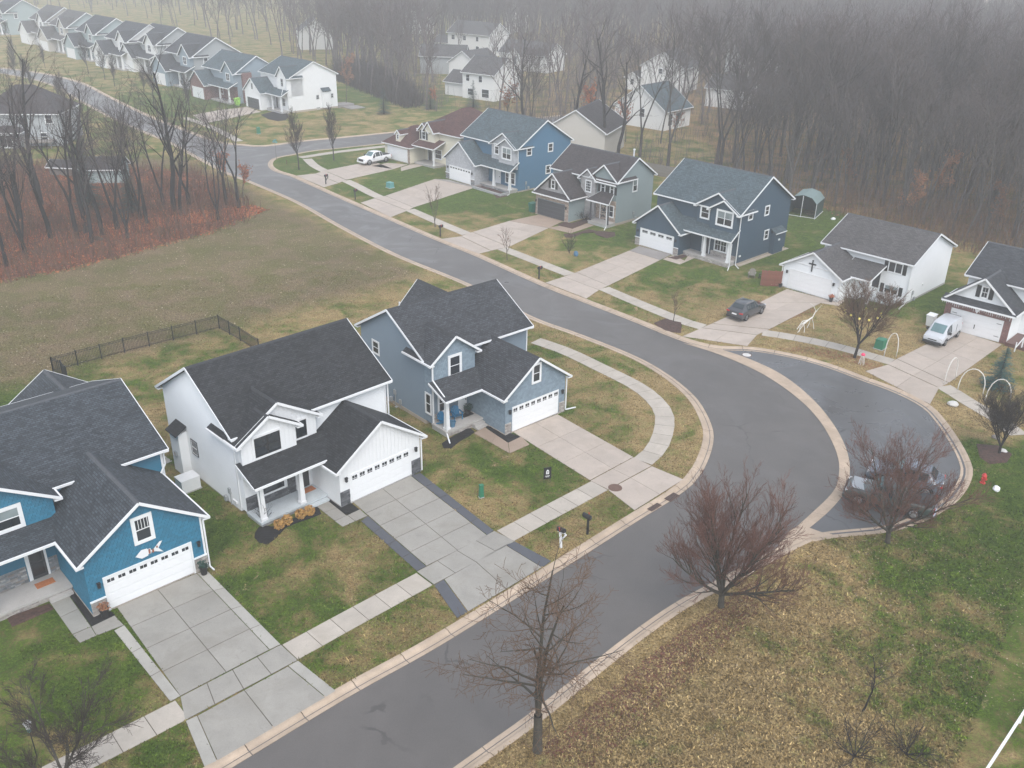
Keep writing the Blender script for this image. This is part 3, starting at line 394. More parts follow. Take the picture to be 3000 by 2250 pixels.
def ground_material(name,tuft=False):
    m_,t,b_=nodes(name); at=t.nodes.new('ShaderNodeVertexColor'); at.layer_name='zone'; sp=t.nodes.new('ShaderNodeSeparateColor'); L(t,at.outputs[0],sp.inputs[0]); tc=t.nodes.new('ShaderNodeTexCoord'); o=tc.outputs['Object']
    n1=noise(t,.28,6,.62,o,.5); n2=noise(t,1.4,6,.68,o,.6); n3=noise(t,7.5,5,.75,o,.4); n4=noise(t,.07,3,.5,o)
    mx=math_(t,'ADD',math_(t,'MULTIPLY',n1,.62),math_(t,'MULTIPLY',n2,.38))
    g=math_(t,'ADD',math_(t,'MULTIPLY',math_(t,'SUBTRACT',mx,.5),3.6),sp.outputs[0]); g=math_(t,'ADD',g,math_(t,'MULTIPLY',math_(t,'SUBTRACT',n3,.5),1.1))
    g=ramp(t,g,[(.2,0.),(.72,1.)])
    tan=mixc(t,ramp(t,n2,[(.3,0.),(.7,1.)]),(.20,.138,.055),(.40,.30,.15))
    grn=mixc(t,ramp(t,n2,[(.3,0.),(.7,1.)]),(.026,.060,.006),(.10,.145,.018))
    c=mixc(t,g,tan,grn)
    pt_=noise(t,.55,5,.72,o,1.2); pt2=noise(t,5.,4,.75,o,.8); c=mixc(t,math_(t,'MULTIPLY',ramp(t,pt_,[(.62,0.),(.70,1.)]),ramp(t,pt2,[(.42,0.),(.56,.9)])),c,(.40,.27,.17))
    mead=mixc(t,ramp(t,n1,[(.36,0.),(.62,1.)]),mixc(t,n3,(.10,.075,.04),(.26,.19,.115)),mixc(t,n3,(.07,.068,.022),(.17,.15,.055)))
    mead=mixc(t,ramp(t,noise(t,.9,6,.75,o,2.),[(.6,0.),(.7,.8)]),mead,(.36,.30,.22))
    c=mixc(t,sp.outputs[2],c,mead)
    lit=mixc(t,ramp(t,n2,[(.3,0.),(.7,1.)]),(.13,.042,.02),(.30,.105,.05)); lit=mixc(t,ramp(t,n1,[(.4,0.),(.65,.75)]),lit,(.085,.06,.042))
    lf=math_(t,'ADD',sp.outputs[1],math_(t,'MULTIPLY',math_(t,'SUBTRACT',n3,.5),.8)); c=mixc(t,math_(t,'MULTIPLY',ramp(t,lf,[(.35,0.),(.6,1.)]),ramp(t,sp.outputs[1],[(.02,0.),(.15,1.)])),c,lit)
    c=mixc(t,1.0,c,ramp(t,n3,[(.28,.22),(.5,1.),(.72,1.85)]),'MULTIPLY')
    n5=noise(t,26,3,.8,o); c=mixc(t,1.0,c,ramp(t,n5,[(.25,.5),(.75,1.5)]),'MULTIPLY')
    c=mixc(t,1.0,c,ramp(t,n4,[(.3,.9),(.7,1.12)]),'MULTIPLY')
    if tuft:
        ge=t.nodes.new('ShaderNodeNewGeometry'); c=mixc(t,1.0,c,ramp(t,ge.outputs['Random Per Island'],[(0.,.3),(.5,.95),(.85,1.3),(1.,1.9)]),'MULTIPLY')
    L(t,c,b_.inputs['Base Color']); b_.inputs['Roughness'].default_value=.9; b_.inputs['Specular IOR Level'].default_value=.15
    if not tuft: bump(t,b_,math_(t,'ADD',n3,math_(t,'MULTIPLY',n5,.5)),.9,.09)
    return m_
M['ground']=ground_material('lawn_and_meadow')
M['tuft']=ground_material('grass_tufts_material',True)
def build_ground():
    def lines(a,b_,st): return list(np.arange(a,b_,st))
    near=[(x+random.uniform(-.2,.2),y+random.uniform(-.2,.2)) for x in lines(-62,62,1.15) for y in lines(22,150,1.15)]
    mid=[(x,y) for x in lines(-198,222,6) for y in lines(-38,330,6) if not(-64<x<64 and 20<y<152)]
    far=[(x,y) for x in lines(-900,901,60) for y in lines(-120,1181,60) if not(-205<x<230 and -45<y<336)]
    pts=[p for p in near+mid+far]
    P=np.array(pts); rd=np.array(ROAD); keep=~inpoly(P[:,0],P[:,1],ROAD)
    # drop points that hug the kerb line
    P=P[keep]; d=np.full(len(P),1e9)
    for q in rd[::2]: d=np.minimum(d,(P[:,0]-q[0])**2+(P[:,1]-q[1])**2)
    P=P[d>.2]
    rl=resample(ROAD+[ROAD[0]],1.2)[:-1]
    vs=[Vector(p) for p in P]+[Vector(p) for p in rl]; n0=len(P); ne=len(rl)
    ed=[(n0+i,n0+(i+1)%ne) for i in range(ne)]
    r_=delaunay_2d_cdt(vs,ed,[],0,1e-5)
    V=np.array([(v.x,v.y) for v in r_[0]]); F=[f for f in r_[2]]
    C=np.array([V[list(f)].mean(0) for f in F]); ins=inpoly(C[:,0],C[:,1],ROAD)
    F=[tuple(f) for f,k_ in zip(F,ins) if not k_]
    me=bpy.data.meshes.new('ground'); me.from_pydata([(x,y,0.) for x,y in V],[],F); me.materials.append(M['ground'])
    g,l,md=zone(V[:,0],V[:,1]); ca=me.color_attributes.new('zone','FLOAT_COLOR','POINT')
    ca.data.foreach_set('color',np.c_[np.clip(g,0,1),l,md,np.ones(len(V))].ravel()); me.update()
    o=bpy.data.objects.new('ground',me); COL.objects.link(o); o['kind']='structure'; o['label']='lawns, meadow and woodland floor'
build_ground()
def ribbon_section(b_,pa,pb,prof):
    # pa,pb: (point, inward normal) ; prof: [(t,z)]
    vs=[]
    for (p,nn) in (pa,pb):
        for t,z in prof: vs.append((p[0]+nn[0]*t,p[1]+nn[1]*t,z))
        vs.append((p[0]+nn[0]*prof[-1][0],p[1]+nn[1]*prof[-1][0],-.3)); vs.append((p[0]+nn[0]*prof[0][0],p[1]+nn[1]*prof[0][0],-.3))
    n=len(prof)+2
    b_.add(vs,[(i,i+1,i+1+n,i+n) for i in range(n-1)]+[(n-1,0,n,2*n-1)]+[tuple(range(n))[::-1],tuple(range(n,2*n))])
KPROF=[(-.02,.03),(.14,.035),(.24,.02),(.36,-.055),(.50,-.075),(.78,-.045)]
def kerb(line,side,parts_to=None,step=3.0):
    # side +1: road lies to the left of travel
    par=bpy.data.objects.new('kerb',None); COL.objects.link(par); par['kind']='structure'
    pts=resample(line,1.0); P=np.array(pts); T=np.gradient(P,axis=0); T/=np.linalg.norm(T,axis=1)[:,None]; Nn=np.c_[-T[:,1],T[:,0]]*side
    i=0; farb=MB()
    while i<len(pts)-1:
        j=min(i+3,len(pts)-1); b_=MB()
        for k_ in range(i,j):
            a=P[k_].copy(); c=P[k_+1].copy()
            if k_==i: a=a+T[k_]*.025
            if k_==j-1: c=c-T[k_+1]*.025
            tgt=b_ if P[k_][1]<118 else farb
            ribbon_section(tgt,(a,Nn[k_]),(c,Nn[k_+1]),KPROF)
        if b_.v: b_.obj('kerb_section',M['kerb'],par)
        i=j
    if farb.v: farb.obj('kerb_section',M['kerb'],par)
    return par
kerb(KWF,-1); kerb(EASTK,-1); kerb(FARK,1); kerb(NORTH,-1)
# valley gutter across the mouth of the cul-de-sac
vg=bpy.data.objects.new('valley_gutter',None); COL.objects.link(vg); vg['kind']='structure'
va=resample(smooth(DATA['VGW'],1.),1.0); vb=resample(smooth(DATA['VGE'],1.),1.0); nvg=15
va=resample(smooth(DATA['VGW'],1.),1.0)
def atn(pts,n):
    P=np.array(pts); d=np.r_[0,np.cumsum(np.linalg.norm(np.diff(P,axis=0),axis=1))]; s=np.linspace(0,d[-1],n+1); return np.c_[np.interp(s,d,P[:,0]),np.interp(s,d,P[:,1])]
A=atn(va,45);B=atn(vb,45)
for i in range(0,45,3):
    b_=MB()
    for k_ in range(i,min(i+3,45)):
        a0,a1,b0,b1=A[k_],A[k_+1],B[k_],B[k_+1]; e0=(a1-a0)*.02*(k_==i); 
        m0=(a0+b0)/2;m1=(a1+b1)/2
        b_.add([(*(a0+e0*1.),-.052),(*a1,-.052),(*m1,-.064),(*(m0+e0),-.064)],[(3,2,1,0)]); b_.add([(*(m0+e0),-.064),(*m1,-.064),(*b1,-.052),(*(b0+e0),-.052)],[(3,2,1,0)])
    b_.obj('gutter_section',M['kerb'],vg)
apron_=sheet('gutter_apron',[(18.0,49.3),(18.6,49.75),(19.3,49.65),(20.0,49.15),(20.6,48.95),(20.6,48.75),(19.2,48.5),(17.6,47.6),(17.2,47.3),(16.9,47.75)],-.05,M['kerb'])
# sidewalks
DRQ=[q[0] for v in DATA['DRIVES'].values() for q in v]
def sidewalk(line,w=1.5,z=.03,step=1.5):
    par=bpy.data.objects.new('sidewalk',None); COL.objects.link(par); par['kind']='structure'
    fine=resample(smooth(line,.7),.08); fx=np.array(fine); ins=np.zeros(len(fx),bool)
    for q in DRQ: ins|=inpoly(fx[:,0],fx[:,1],q)
    runs=[];cur=[]
    for p_,i_ in zip(fine,ins):
        if i_:
            if len(cur)>6: runs.append(cur)
            cur=[]
        else: cur.append(p_)
    if len(cur)>6: runs.append(cur)
    base=MB(); farb=MB()
    for run in runs:
        pts=resample(run,step); P=np.array(pts); T=np.gradient(P,axis=0); T/=np.linalg.norm(T,axis=1)[:,None]; Nn=np.c_[-T[:,1],T[:,0]]
        for i in range(len(P)-1):
            mid=(P[i]+P[i+1])/2; g_=.02; a=P[i]+T[i]*g_; c=P[i+1]-T[i+1]*g_
            q=[(*(a-Nn[i]*w/2),z),(*(c-Nn[i+1]*w/2),z),(*(c+Nn[i+1]*w/2),z),(*(a+Nn[i]*w/2),z)]
            base.add([(*(P[i]-Nn[i]*w/2),.012),(*(P[i+1]-Nn[i+1]*w/2),.012),(*(P[i+1]+Nn[i+1]*w/2),.012),(*(P[i]+Nn[i]*w/2),.012)],[(0,1,2,3)])
            if mid[1]<115:
                b_=MB(); b_.quadslab(*q,.1); b_.obj('slab',M['walk'],par)
            else: farb.quadslab(*q,.1)
    if farb.v: farb.obj('slab',M['walk'],par)
    if base.v: base.obj('joint_bed',M['joint'],par)
for nm in ('SWW','SWE1','SWN','SWF'):
    sidewalk(ext(DATA[nm],6,0) if nm=='SWW' else DATA[nm])
def driveway(quads,far=False):
    par=bpy.data.objects.new('driveway',None); COL.objects.link(par); par['kind']='structure'; base=MB()
    for (q,rows,cols,kk) in quads:
        tl,trr,br,bl=[np.array(p) for p in q]
        base.add([(*tl,.014),(*bl,.014),(*br,.014),(*trr,.014)],[(0,1,2,3)])
        f=lambda u,v: (tl*(1-u)+trr*u)*(1-v)+(bl*(1-u)+br*u)*v
        gj=.022 if kk in 'clds' else .011
        gu=gj/max(.5,np.linalg.norm(trr-tl)); gv=gj/max(.5,np.linalg.norm(bl-tl))
        for r_ in range(rows):
            for c_ in range(cols):
                u0,u1=c_/cols,(c_+1)/cols; v0,v1=r_/rows,(r_+1)/rows
                u0+=gu*(.45 if c_==0 else 1); u1-=gu*(.45 if c_==cols-1 else 1); v0+=gv; v1-=gv
                b_=MB(); z=.036
                b_.quadslab((*f(u0,v0),z),(*f(u0,v1),z),(*f(u1,v1),z),(*f(u1,v0),z),.08)
                b_.obj('slab',M['slab_'+kk],par)
    base.obj('joint_bed',M['joint'],par)
for v in DATA['DRIVES'].values(): driveway(v)
# mulch beds
def mulch(poly,mat,name='mulch_bed',z=.07,label=None):
    poly=[tuple(p) for p in poly]; c=np.mean(np.array(poly),axis=0); rnd=random.Random(len(poly)); n=len(poly); sm=[]
    for i in range(n):
        a=np.array(poly[i]);b_=np.array(poly[(i+1)%n])
        for t in (0,.33,.66): sm.append(tuple(a*(1-t)+b_*t))
    V=[(p[0],p[1],.004) for p in sm]; n=len(sm); V+=[((p[0]*.8+c[0]*.2)+rnd.uniform(-.04,.04),(p[1]*.8+c[1]*.2),z+rnd.uniform(-.02,.02)) for p in sm]
    F=[(i,(i+1)%n,(i+1)%n+n,i+n) for i in range(n)]
    tris=tri_poly([p[:2] for p in V[n:]]); F+=[tuple(x+n for x in t) for t in tris]
    b_=MB(); b_.add(V,F); o=b_.obj(name,mat,kind='stuff'); me=o.data
    import bmesh
    bm=bmesh.new(); bm.from_mesh(me); bmesh.ops.recalc_face_normals(bm,faces=bm.faces)
    if sum(f.normal.z*f.calc_area() for f in bm.faces)<0: bmesh.ops.reverse_faces(bm,faces=bm.faces)
    bm.to_mesh(me); bm.free()
    if label: o['label']=label
MU=DATA['MULCH']
mulch(MU['m2'],M['mulch'],label='black mulch bed curving along the white house porch'); mulch(MU['m2b'],M['mulch'],label='black mulch patch at the white garage corner')
mulch(MU['m3'],M['mulch'],label='dark mulch bed in front of the grey-blue house steps'); mulch(MU['m3b'],M['mulch'],label='dark mulch strip beside the grey-blue garage wall')
mulch(MU['m1'],M['brownmulch'],label='dark bed below the bright blue house porch'); mulch(MU['m1b'],M['mulch'],label='dark bed beside the bright blue garage wall')
mulch(MU['m10'],M['mulch'],label='black mulch bed by the far white house'); mulch(MU['m6'],M['brownmulch'],label='planting bed at the grey-green house entrance')
mulch(MU['m6b'],M['brownmulch'],label='edged flower bed curving below the grey-green house walk'); mulch(MU['m7'],M['brownmulch'],label='small bed at the slate navy garage corner')
mulch(MU['m5'],M['brownmulch'],label='planting bed below the steel blue house porch'); mulch(MU['m7t'],M['brownmulch'],label='brown mulch ring round the kerbside sapling'); mulch(MU['mr'],M['brownmulch'],label='dark mulch bed under the tree east of the cul-de-sac')
# ---------------- houses ----------------
TH=.13; LIFT=.02
class House:
    def __init__(s,name,pos,yaw,label,cat='house',group=None,roof='roofcharcoal',trim='white',cap='cap'):
        s.root=thing(name,label,cat,(pos[0],pos[1],0),yaw,group); s.roofm=M[roof]; s.trim=M[trim]; s.capm=M[cap]; s.wall=MB(); s.tr=MB()
    def flush(s,wallmat,name='wall'):
        if s.wall.v: s.wall.obj(name,M[wallmat],s.root); s.wall=MB()
    def done(s):
        if s.tr.v: s.tr.obj('fascia',s.trim,s.root); s.tr=MB()
        return s.root
    def slabroof(s,a,b_,c,d,t=TH):  # a,b eave edge ; c,d ridge edge (top surface) with uv in metres
        A,B,Cc,Dd=[Vector(p) for p in (a,b_,c,d)]
        me=MB(); me.quadslab(A,B,Cc,Dd,t)
        o=me.obj('roof',s.roofm,s.root); m_=o.data; uvl=m_.uv_layers.new(name='UVMap'); ex=(B-A).normalized(); nn=(B-A).cross(Dd-A).normalized(); ey=nn.cross(ex)
        for lp in m_.loops:
            p=m_.vertices[lp.vertex_index].co-A; uvl.data[lp.index].uv=(p.dot(ex)+50,p.dot(ey)+50)
        return o
    def gable(s,u0,u1,v0,v1,z0,ze,slope,axis='u',rake=.3,eave=.35,walls=True,wallmat=None,ends=(1,1),eaves=(1,1),ridgecap=True,endov=None,fas=.17):
        """box with a pitched roof; axis = direction of the ridge. returns ridge height"""
        e0=rake*ends[0]; e1=rake*ends[1]
        if axis=='u':
            w=v1-v0; zr=ze+slope*w/2; vm=(v0+v1)/2; P=lambda a,z,l:(l,a,z); a0,a1,l0,l1=v0,v1,u0,u1
        else:
            w=u1-u0; zr=ze+slope*w/2; P=lambda a,z,l:(a,l,z); a0,a1,l0,l1=u0,u1,v0,v1
        am=(a0+a1)/2
        if walls: s.wall.prism([(a0,z0),(a1,z0),(a1,ze),(am,zr),(a0,ze)],lambda p,l:P(p[0],p[1],l),l0,l1)
        L0=l0-e0; L1=l1+e1; top=LIFT+TH*math.sqrt(1+slope*slope)
        zt=zr+top
        for sg,aw,ev in ((-1,a0,eaves[0]),(1,a1,eaves[1])):
            ae=aw+sg*eave*ev; zo=ze+top-slope*eave*ev
            q=[P(ae,zo,L0),P(ae,zo,L1),P(am,zt,L1),P(am,zt,L0)]
            # orient so the normal looks up
            n_=(Vector(q[1])-Vector(q[0])).cross(Vector(q[3])-Vector(q[0]))
            if n_.z<0: q=[q[1],q[0],q[3],q[2]]
            s.slabroof(*q,t=TH*math.sqrt(1+slope*slope))
            if ev:  # gutter
                x=ae+sg*.055; s.tr.bar(P(x,zo-.10,L0-.02),P(x,zo-.10,L1+.02),.11,.13) if True else None
            # rake boards
            for end,L_,dr in ((ends[0],L0,-1),(ends[1],L1,1)):
                if not end: continue
                l_=L_+dr*.022; zc=-fas/2-.0
                s.tr.bar(P(ae+sg*.06,zo+zc-slope*.06+.02,l_),P(am,zt+zc+.02,l_),.04,fas)
                # soffit return at the gable foot
                s.tr.bar(P(aw+sg*.02,zo-.13,l_-dr*.17),P(ae+sg*.1,zo-.16,l_-dr*.17),.3,.1)
        if ridgecap:
            b_=MB(); b_.prism([(-.14,-.14*slope+.012),(0,.03),(.14,-.14*slope+.012)],lambda p,l:P(am+p[0],zt+p[1],l),L0,L1); b_.obj('ridge_cap',s.capm,s.root)
        return zr
    def shed(s,u0,u1,vb,vf,zb,zf,hipR=0,hipL=0,fas=True,side=True):
        b_=s.slabroof((u0,vf,zf),(u1,vf,zf),(u1-hipR,vb,zb),(u0+hipL,vb,zb),t=.12)
        if hipR: 
            s.slabroof((u1,vf,zf),(u1,vb,zf),(u1-hipR,vb,zb),(u1-hipR,vb,zb+.0),t=.12) if False else None
        if fas:
            s.tr.bar((u0,vf-.05,zf-.1),(u1,vf-.05,zf-.1),.11,.14)
            if side:
                s.tr.bar((u1+.02,vf,zf-.08),(u1+.02-hipR,vb,zb-.08),.04,.16)
                s.tr.bar((u0-.02,vf,zf-.08),(u0-.02+hipL,vb,zb-.08),.04,.16)
    def F(s,face,a,z,d):
        ax,val,sg=face  # ('v',val,-1) looks to -v ; ('u',val,±1)
        return (a,val+sg*d,z) if ax=='v' else (val+sg*d,a,z)
    def fbox(s,b_,face,a0,a1,z0,z1,d0,d1):
        p=s.F(face,a0,z0,d0);q=s.F(face,a1,z1,d1); b_.box(p[0],q[0],p[1],q[1],p[2],q[2])
    def win(s,face,a0,a1,z0,z1,trim=.11,frame='white',grid=(1,2),shutters=None,glass='glass',twin=False,arch=False,blind=False,thin=.045):
        t=trim; b_=MB()
        s.fbox(b_,face,a0-t,a0,z0-t,z1+t,0,.05); s.fbox(b_,face,a1,a1+t,z0-t,z1+t,0,.05); s.fbox(b_,face,a0,a1,z1,z1+t,0,.05); s.fbox(b_,face,a0,a1,z0-t,z0,0,.06)
        w=b_.obj('window',M['white'] if frame!='bare' else M['blackframe'],s.root)
        bars=MB(); th=thin
        fm=M['blackframe'] if frame=='black' else M['white']
        ps=[(a0,a1)] if not twin else [(a0,(a0+a1)/2),((a0+a1)/2,a1)]
        for (p0,p1) in ps:
            for x0,x1,y0,y1 in ((p0,p0+th,z0,z1),(p1-th,p1,z0,z1),(p0+th,p1-th,z0,z0+th),(p0+th,p1-th,z1-th,z1)): s.fbox(bars,face,x0,x1,y0,y1,.018,.045)
            nx,nz=grid
            for k_ in range(1,nz): zz=z0+(z1-z0)*k_/nz; s.fbox(bars,face,p0+th,p1-th,zz-th/2,zz+th/2,.018,.042)
            for k_ in range(1,nx):
                xx=p0+(p1-p0)*k_/nx; s.fbox(bars,face,xx-.012,xx+.012,z0+th,z1-th,.018,.036)
            pn=MB(); s.fbox(pn,face,p0,p1,z0,(z0+z1)/2,.004,.016); pn.obj('pane',M[glass],w)
            pn=MB(); s.fbox(pn,face,p0,p1,(z0+z1)/2+.001,z1,.004,.017); pn.obj('pane',M['blind' if blind else glass],w)
        bars.obj('sash',fm,w)
        if shutters:
            for q0,q1 in ((a0-t-.42,a0-t-.03),(a1+t+.03,a1+t+.42)):
                sb=MB(); s.fbox(sb,face,q0,q1,z0-.05,z1+.05,0,.045)
                n=max(4,int((z1-z0)/.12))
                for k_ in range(n): zz=z0+(z1-z0)*(k_+.5)/n; s.fbox(sb,face,q0+.05,q1-.05,zz-.03,zz+.02,.045,.055)
                sb.obj('shutter',M[shutters],s.root)
        return w
    def garage(s,face,a0,a1,z1=2.13,col='doorwhite',lites=8,z0=.04,frame=True,arched=True,group4=False,trimm='white'):
        b_=MB()
        if frame:
            s.fbox(b_,face,a0-.1,a0,z0,z1+.1,0,.06); s.fbox(b_,face,a1,a1+.1,z0,z1+.1,0,.06); s.fbox(b_,face,a0,a1,z1,z1+.1,0,.06)
        else: s.fbox(b_,face,a0,a1,z1,z1+.04,0,.04)
        d=b_.obj('garage_door',M[trimm],s.root); h_=(z1-z0)/4
        for k_ in range(4):
            p=MB(); s.fbox(p,face,a0+.01,a1-.01,z0+k_*h_+.006,z0+(k_+1)*h_-.006,.0,.03)
            if k_<3:
                nn=8
                for j in range(nn):
                    x0=a0+(a1-a0)*j/nn; x1=a0+(a1-a0)*(j+1)/nn; s.fbox(p,face,x0+.07,x1-.07,z0+k_*h_+.08,z0+(k_+1)*h_-.08,.03,.038)
            p.obj('door_panel',M[col],d)
        zt=z1-h_
        if lites:
            for j in range(lites):
                x0=a0+(a1-a0)*j/lites; w_=(a1-a0)/lites; p=MB(); 
                if group4: g0=.04 if j%2==0 else .0; 
                pad=w_*.16
                for q in range(2):
                    xa=x0+pad+(w_-2*pad)*q/2+.015; xb=x0+pad+(w_-2*pad)*(q+1)/2-.015
                    s.fbox(p,face,xa,xb,zt+.20,zt+.40,.03,.036)
                    s.fbox(p,face,xa,xb,zt+.10,zt+.16,.03,.036) if group4 else None
                p.obj('door_window',M['glass'],d)
        return d
    def lamp(s,face,a,z):
        b_=MB(); s.fbox(b_,face,a-.07,a+.07,z-.16,z+.12,.06,.2); s.fbox(b_,face,a-.05,a+.05,z-.05,z+.05,0,.06); s.fbox(b_,face,a-.1,a+.1,z+.12,z+.15,.04,.23); b_.obj('wall_lamp',M['black'],s.root)
    def stones(s,face,a0,a1,z0,z1,mat,h_=.11,wmin=.18,wmax=.5,cap=None,name='stone_veneer',seed=1,d=.06):
        r_=random.Random(seed); b_=MB(); z=z0
        s.fbox(b_,face,a0,a1,z0,z1,0.0,.012)
        while z<z1-.03:
            hh=min(h_*r_.uniform(.8,1.3),z1-z); a=a0-r_.uniform(0,.3)
            while a<a1:
                w_=r_.uniform(wmin,wmax); x0=max(a,a0)+.006;x1=min(a+w_,a1)-.006
                if x1-x0>.03: s.fbox(b_,face,x0,x1,z+.006,z+hh-.006,.012,d*r_.uniform(.5,1.1))
                a+=w_
            z+=hh
        b_.obj(name,M[mat],s.root,kind='stuff')
        if cap:
            c=MB(); s.fbox(c,face,a0-.03,a1+.03,z1,z1+.07,0,d+.05); c.obj('stone_cap',M[cap],s.root)
    def post(s,u,v,z0,z1,w=.26,mat='white'):
        b_=MB(); b_.add([(u-w*.62,v-w*.62,z0),(u+w*.62,v-w*.62,z0),(u+w*.62,v+w*.62,z0),(u-w*.62,v+w*.62,z0),(u-w*.42,v-w*.42,z1),(u+w*.42,v-w*.42,z1),(u+w*.42,v+w*.42,z1),(u-w*.42,v+w*.42,z1)],[(0,3,2,1),(4,5,6,7),(0,1,5,4),(1,2,6,5),(2,3,7,6),(3,0,4,7)])
        b_.box(u-w*.75,u+w*.75,v-w*.75,v+w*.75,z0,z0+.16); b_.box(u-w*.55,u+w*.55,v-w*.55,v+w*.55,z1-.12,z1)
        b_.obj('porch_post',M[mat],s.root)
    def door(s,face,a0,a1,z0,z1,mat='darkdoor',glazed=False,trim=True):
        b_=MB()
        if trim:
            s.fbox(b_,face,a0-.12,a0,z0,z1+.12,0,.05); s.fbox(b_,face,a1,a1+.12,z0,z1+.12,0,.05); s.fbox(b_,face,a0,a1,z1,z1+.12,0,.05)
        else: s.fbox(b_,face,a0,a1,z1,z1+.03,0,.03)
        s.fbox(b_,face,a0,a0+.08,z0,z1,0,.03) if glazed else None
        d=b_.obj('front_door',M['white'],s.root); p=MB(); s.fbox(p,face,a0,a1,z0,z1,0,.022)
        for q0,q1 in ((.12,.45),(.52,.92)): s.fbox(p,face,a0+.15,a1-.15,z0+(z1-z0)*q0,z0+(z1-z0)*q1,.022,.032)
        p.obj('door_leaf',M[mat],d)
        if glazed:
            p=MB(); s.fbox(p,face,a0+.14,a1-.14,z0+.2,z0+(z1-z0)*.5,.033,.04); s.fbox(p,face,a0+.14,a1-.14,z0+(z1-z0)*.54,z1-.15,.033,.04); p.obj('door_glass',M['glass'],d)
        h_=MB(); s.fbox(h_,face,a1-.14,a1-.09,z0+.95,z0+1.1,.032,.08); h_.obj('door_handle',M['black'],d)
    def slabporch(s,u0,u1,v0,v1,z,mat='porch',stone=None,steps=None):
        b_=MB(); b_.box(u0,u1,v0,v1,z-.14,z); b_.obj('porch_floor',M[mat],s.root)
        b_=MB(); b_.box(u0+.05,u1-.05,v0+.05,v1,-.3,z-.142); b_.obj('porch_base',M['greyfoundation'],s.root)
        if stone: s.stones(('v',v0+.05,-1),u0+.05,u1-.05,-.02,z-.15,stone,seed=5,d=.05)
        if steps:
            a0,a1,n=steps; 
            for k_ in range(n):
                q=MB(); q.box(a0,a1,v0-.32*(k_+1),v0-.32*k_-.004,-.1,(z)*(n-k_)/(n+1)); q.obj('step',M[mat],s.root)
    def found(s,u0,u1,v0,v1,z=.25,mat='foundation',out=.03):
        b_=MB(); b_.box(u0-out,u1+out,v0-out,v1+out,-.6,z); b_.obj('foundation',M[mat],s.root)
    def downspout(s,pts,mat='white'):
        b_=MB()
        for p,q in zip(pts[:-1],pts[1:]): b_.bar(p,q,.09,.07)
        b_.obj('downspout',M[mat],s.root)
    def corner(s,u,v,z0,z1,w=.1):
        s.tr.box(u-w,u+.012,v-.012,v+w,z0,z1) if False else None
    def cornerboard(s,u,v,su,sv,z0,z1,w=.12):  # outward directions su,sv
        s.tr.box(u+su*.022,u-su*w,v+sv*.022,v-sv*.0,z0,z1); s.tr.box(u+su*.02,u,v,v-sv*w,z0,z1)
    def meter(s,face,a,z):
        b_=MB(); s.fbox(b_,face,a-.12,a+.12,z,z+.4,0,.12); s.fbox(b_,face,a-.03,a+.03,-.1,z,0,.05); s.fbox(b_,face,a+.3,a+.55,z-.7,z-.35,0.05,.25); b_.obj('utility_meter',plainc('utility_grey',(.33,.35,.36)),s.root)
    def vent(s,face,a,z,w=.3):
        b_=MB(); s.fbox(b_,face,a-w/2,a+w/2,z,z+.18,0,.1); b_.obj('wall_vent',M['white'],s.root)
_pc={}
def plainc(n,c,r_=.5):
    if n not in _pc: _pc[n]=plain(n,c,r_,.08)
    return _pc[n]
VF=('v',0,-1)
# ---- H1: bright blue house, bottom left ----
h=House('blue_house',(-22.64,39.71),.7536,'bright blue shake-sided house with a fish plaque over its white garage door',roof='roofblue',cap='capgrey')
h.found(0,6.66,0,6,.12); h.found(-4.6,7.3,6.15,17.85,.2)
z=h.gable(0,6.66,0,6.9,.1,3.72,.68,'v',ends=(1,0)); h.flush('bluesiding')
h.gable(-4.6,7.29,6.15,17.85,.1,5.26,.40,'u'); h.flush('blueflat')
h.gable(-4.58,.45,4.9,8.6,2.6,5.26,.62,'v',ends=(1,0),walls=True); h.flush('bluesiding')
# rear gable wing
h.gable(2.9,8.3,15.5,21.2,.1,3.6,.68,'v',ends=(0,1)); h.flush('blueflat')
h.wall.box(-4.56,-.004,4.93,6.3,.3,3.2); h.flush('blueflat')
h.shed(-4.95,2.4,4.88,2.95,4.02,3.64,side=False)
h.garage(VF,.92,5.80,2.15,lites=8); h.lamp(VF,.55,1.95); h.lamp(VF,6.28,1.95)
h.win(VF,2.98,3.82,3.58,5.0,trim=.17,grid=(1,2)); 
b_=MB(); [h.fbox(b_,VF,3.0+.17*k_,3.03+.17*k_,4.3,4.95,.045,.05) for k_ in range(1,5)]; b_.obj('muntin',M['white'],h.root)
h.win(('v',4.9,-1),-2.75,-1.35,4.22,5.4,trim=.18,blind=True)
h.stones(VF,-.02,.80,0,.98,'lightstone',cap='white',seed=11); h.stones(VF,5.92,6.66,0,.98,'lightstone',cap='white',seed=12)
h.slabporch(-4.9,-.01,3.0,4.92,.42,'porch',stone='lightstone',steps=(-1.35,-.1,1))
h.door(('v',4.92,-1),-1.55,-.65,.44,2.5,'darkdoor',glazed=True); h.stones(('v',4.92,-1),-.5,-.02,.44,1.5,'bluestone',seed=13); h.stones(('v',4.92,-1),-3.6,-1.72,.44,1.5,'bluestone',seed=14)
h.win(('v',4.92,-1),-4.3,-3.75,1.2,2.4); h.post(-4.2,3.25,.44,3.4,.34)
h.cornerboard(7.29,6.15,1,-1,.2,5.1); h.cornerboard(6.66,0,1,-1,.1,3.6,.09)
h.downspout([(7.38,6.1,5.1),(7.38,6.1,4.1),(6.95,5.9,3.65)]); h.downspout([(6.76,-.05,3.55),(6.76,-.05,.1),(6.8,-.5,.05)]); h.downspout([(-4.75,3.0,2.9),(-4.55,3.1,2.6),(-4.55,3.1,.2),(-4.7,2.6,.05)])
b_=MB() # fish plaque: head, body pieces, forked tail
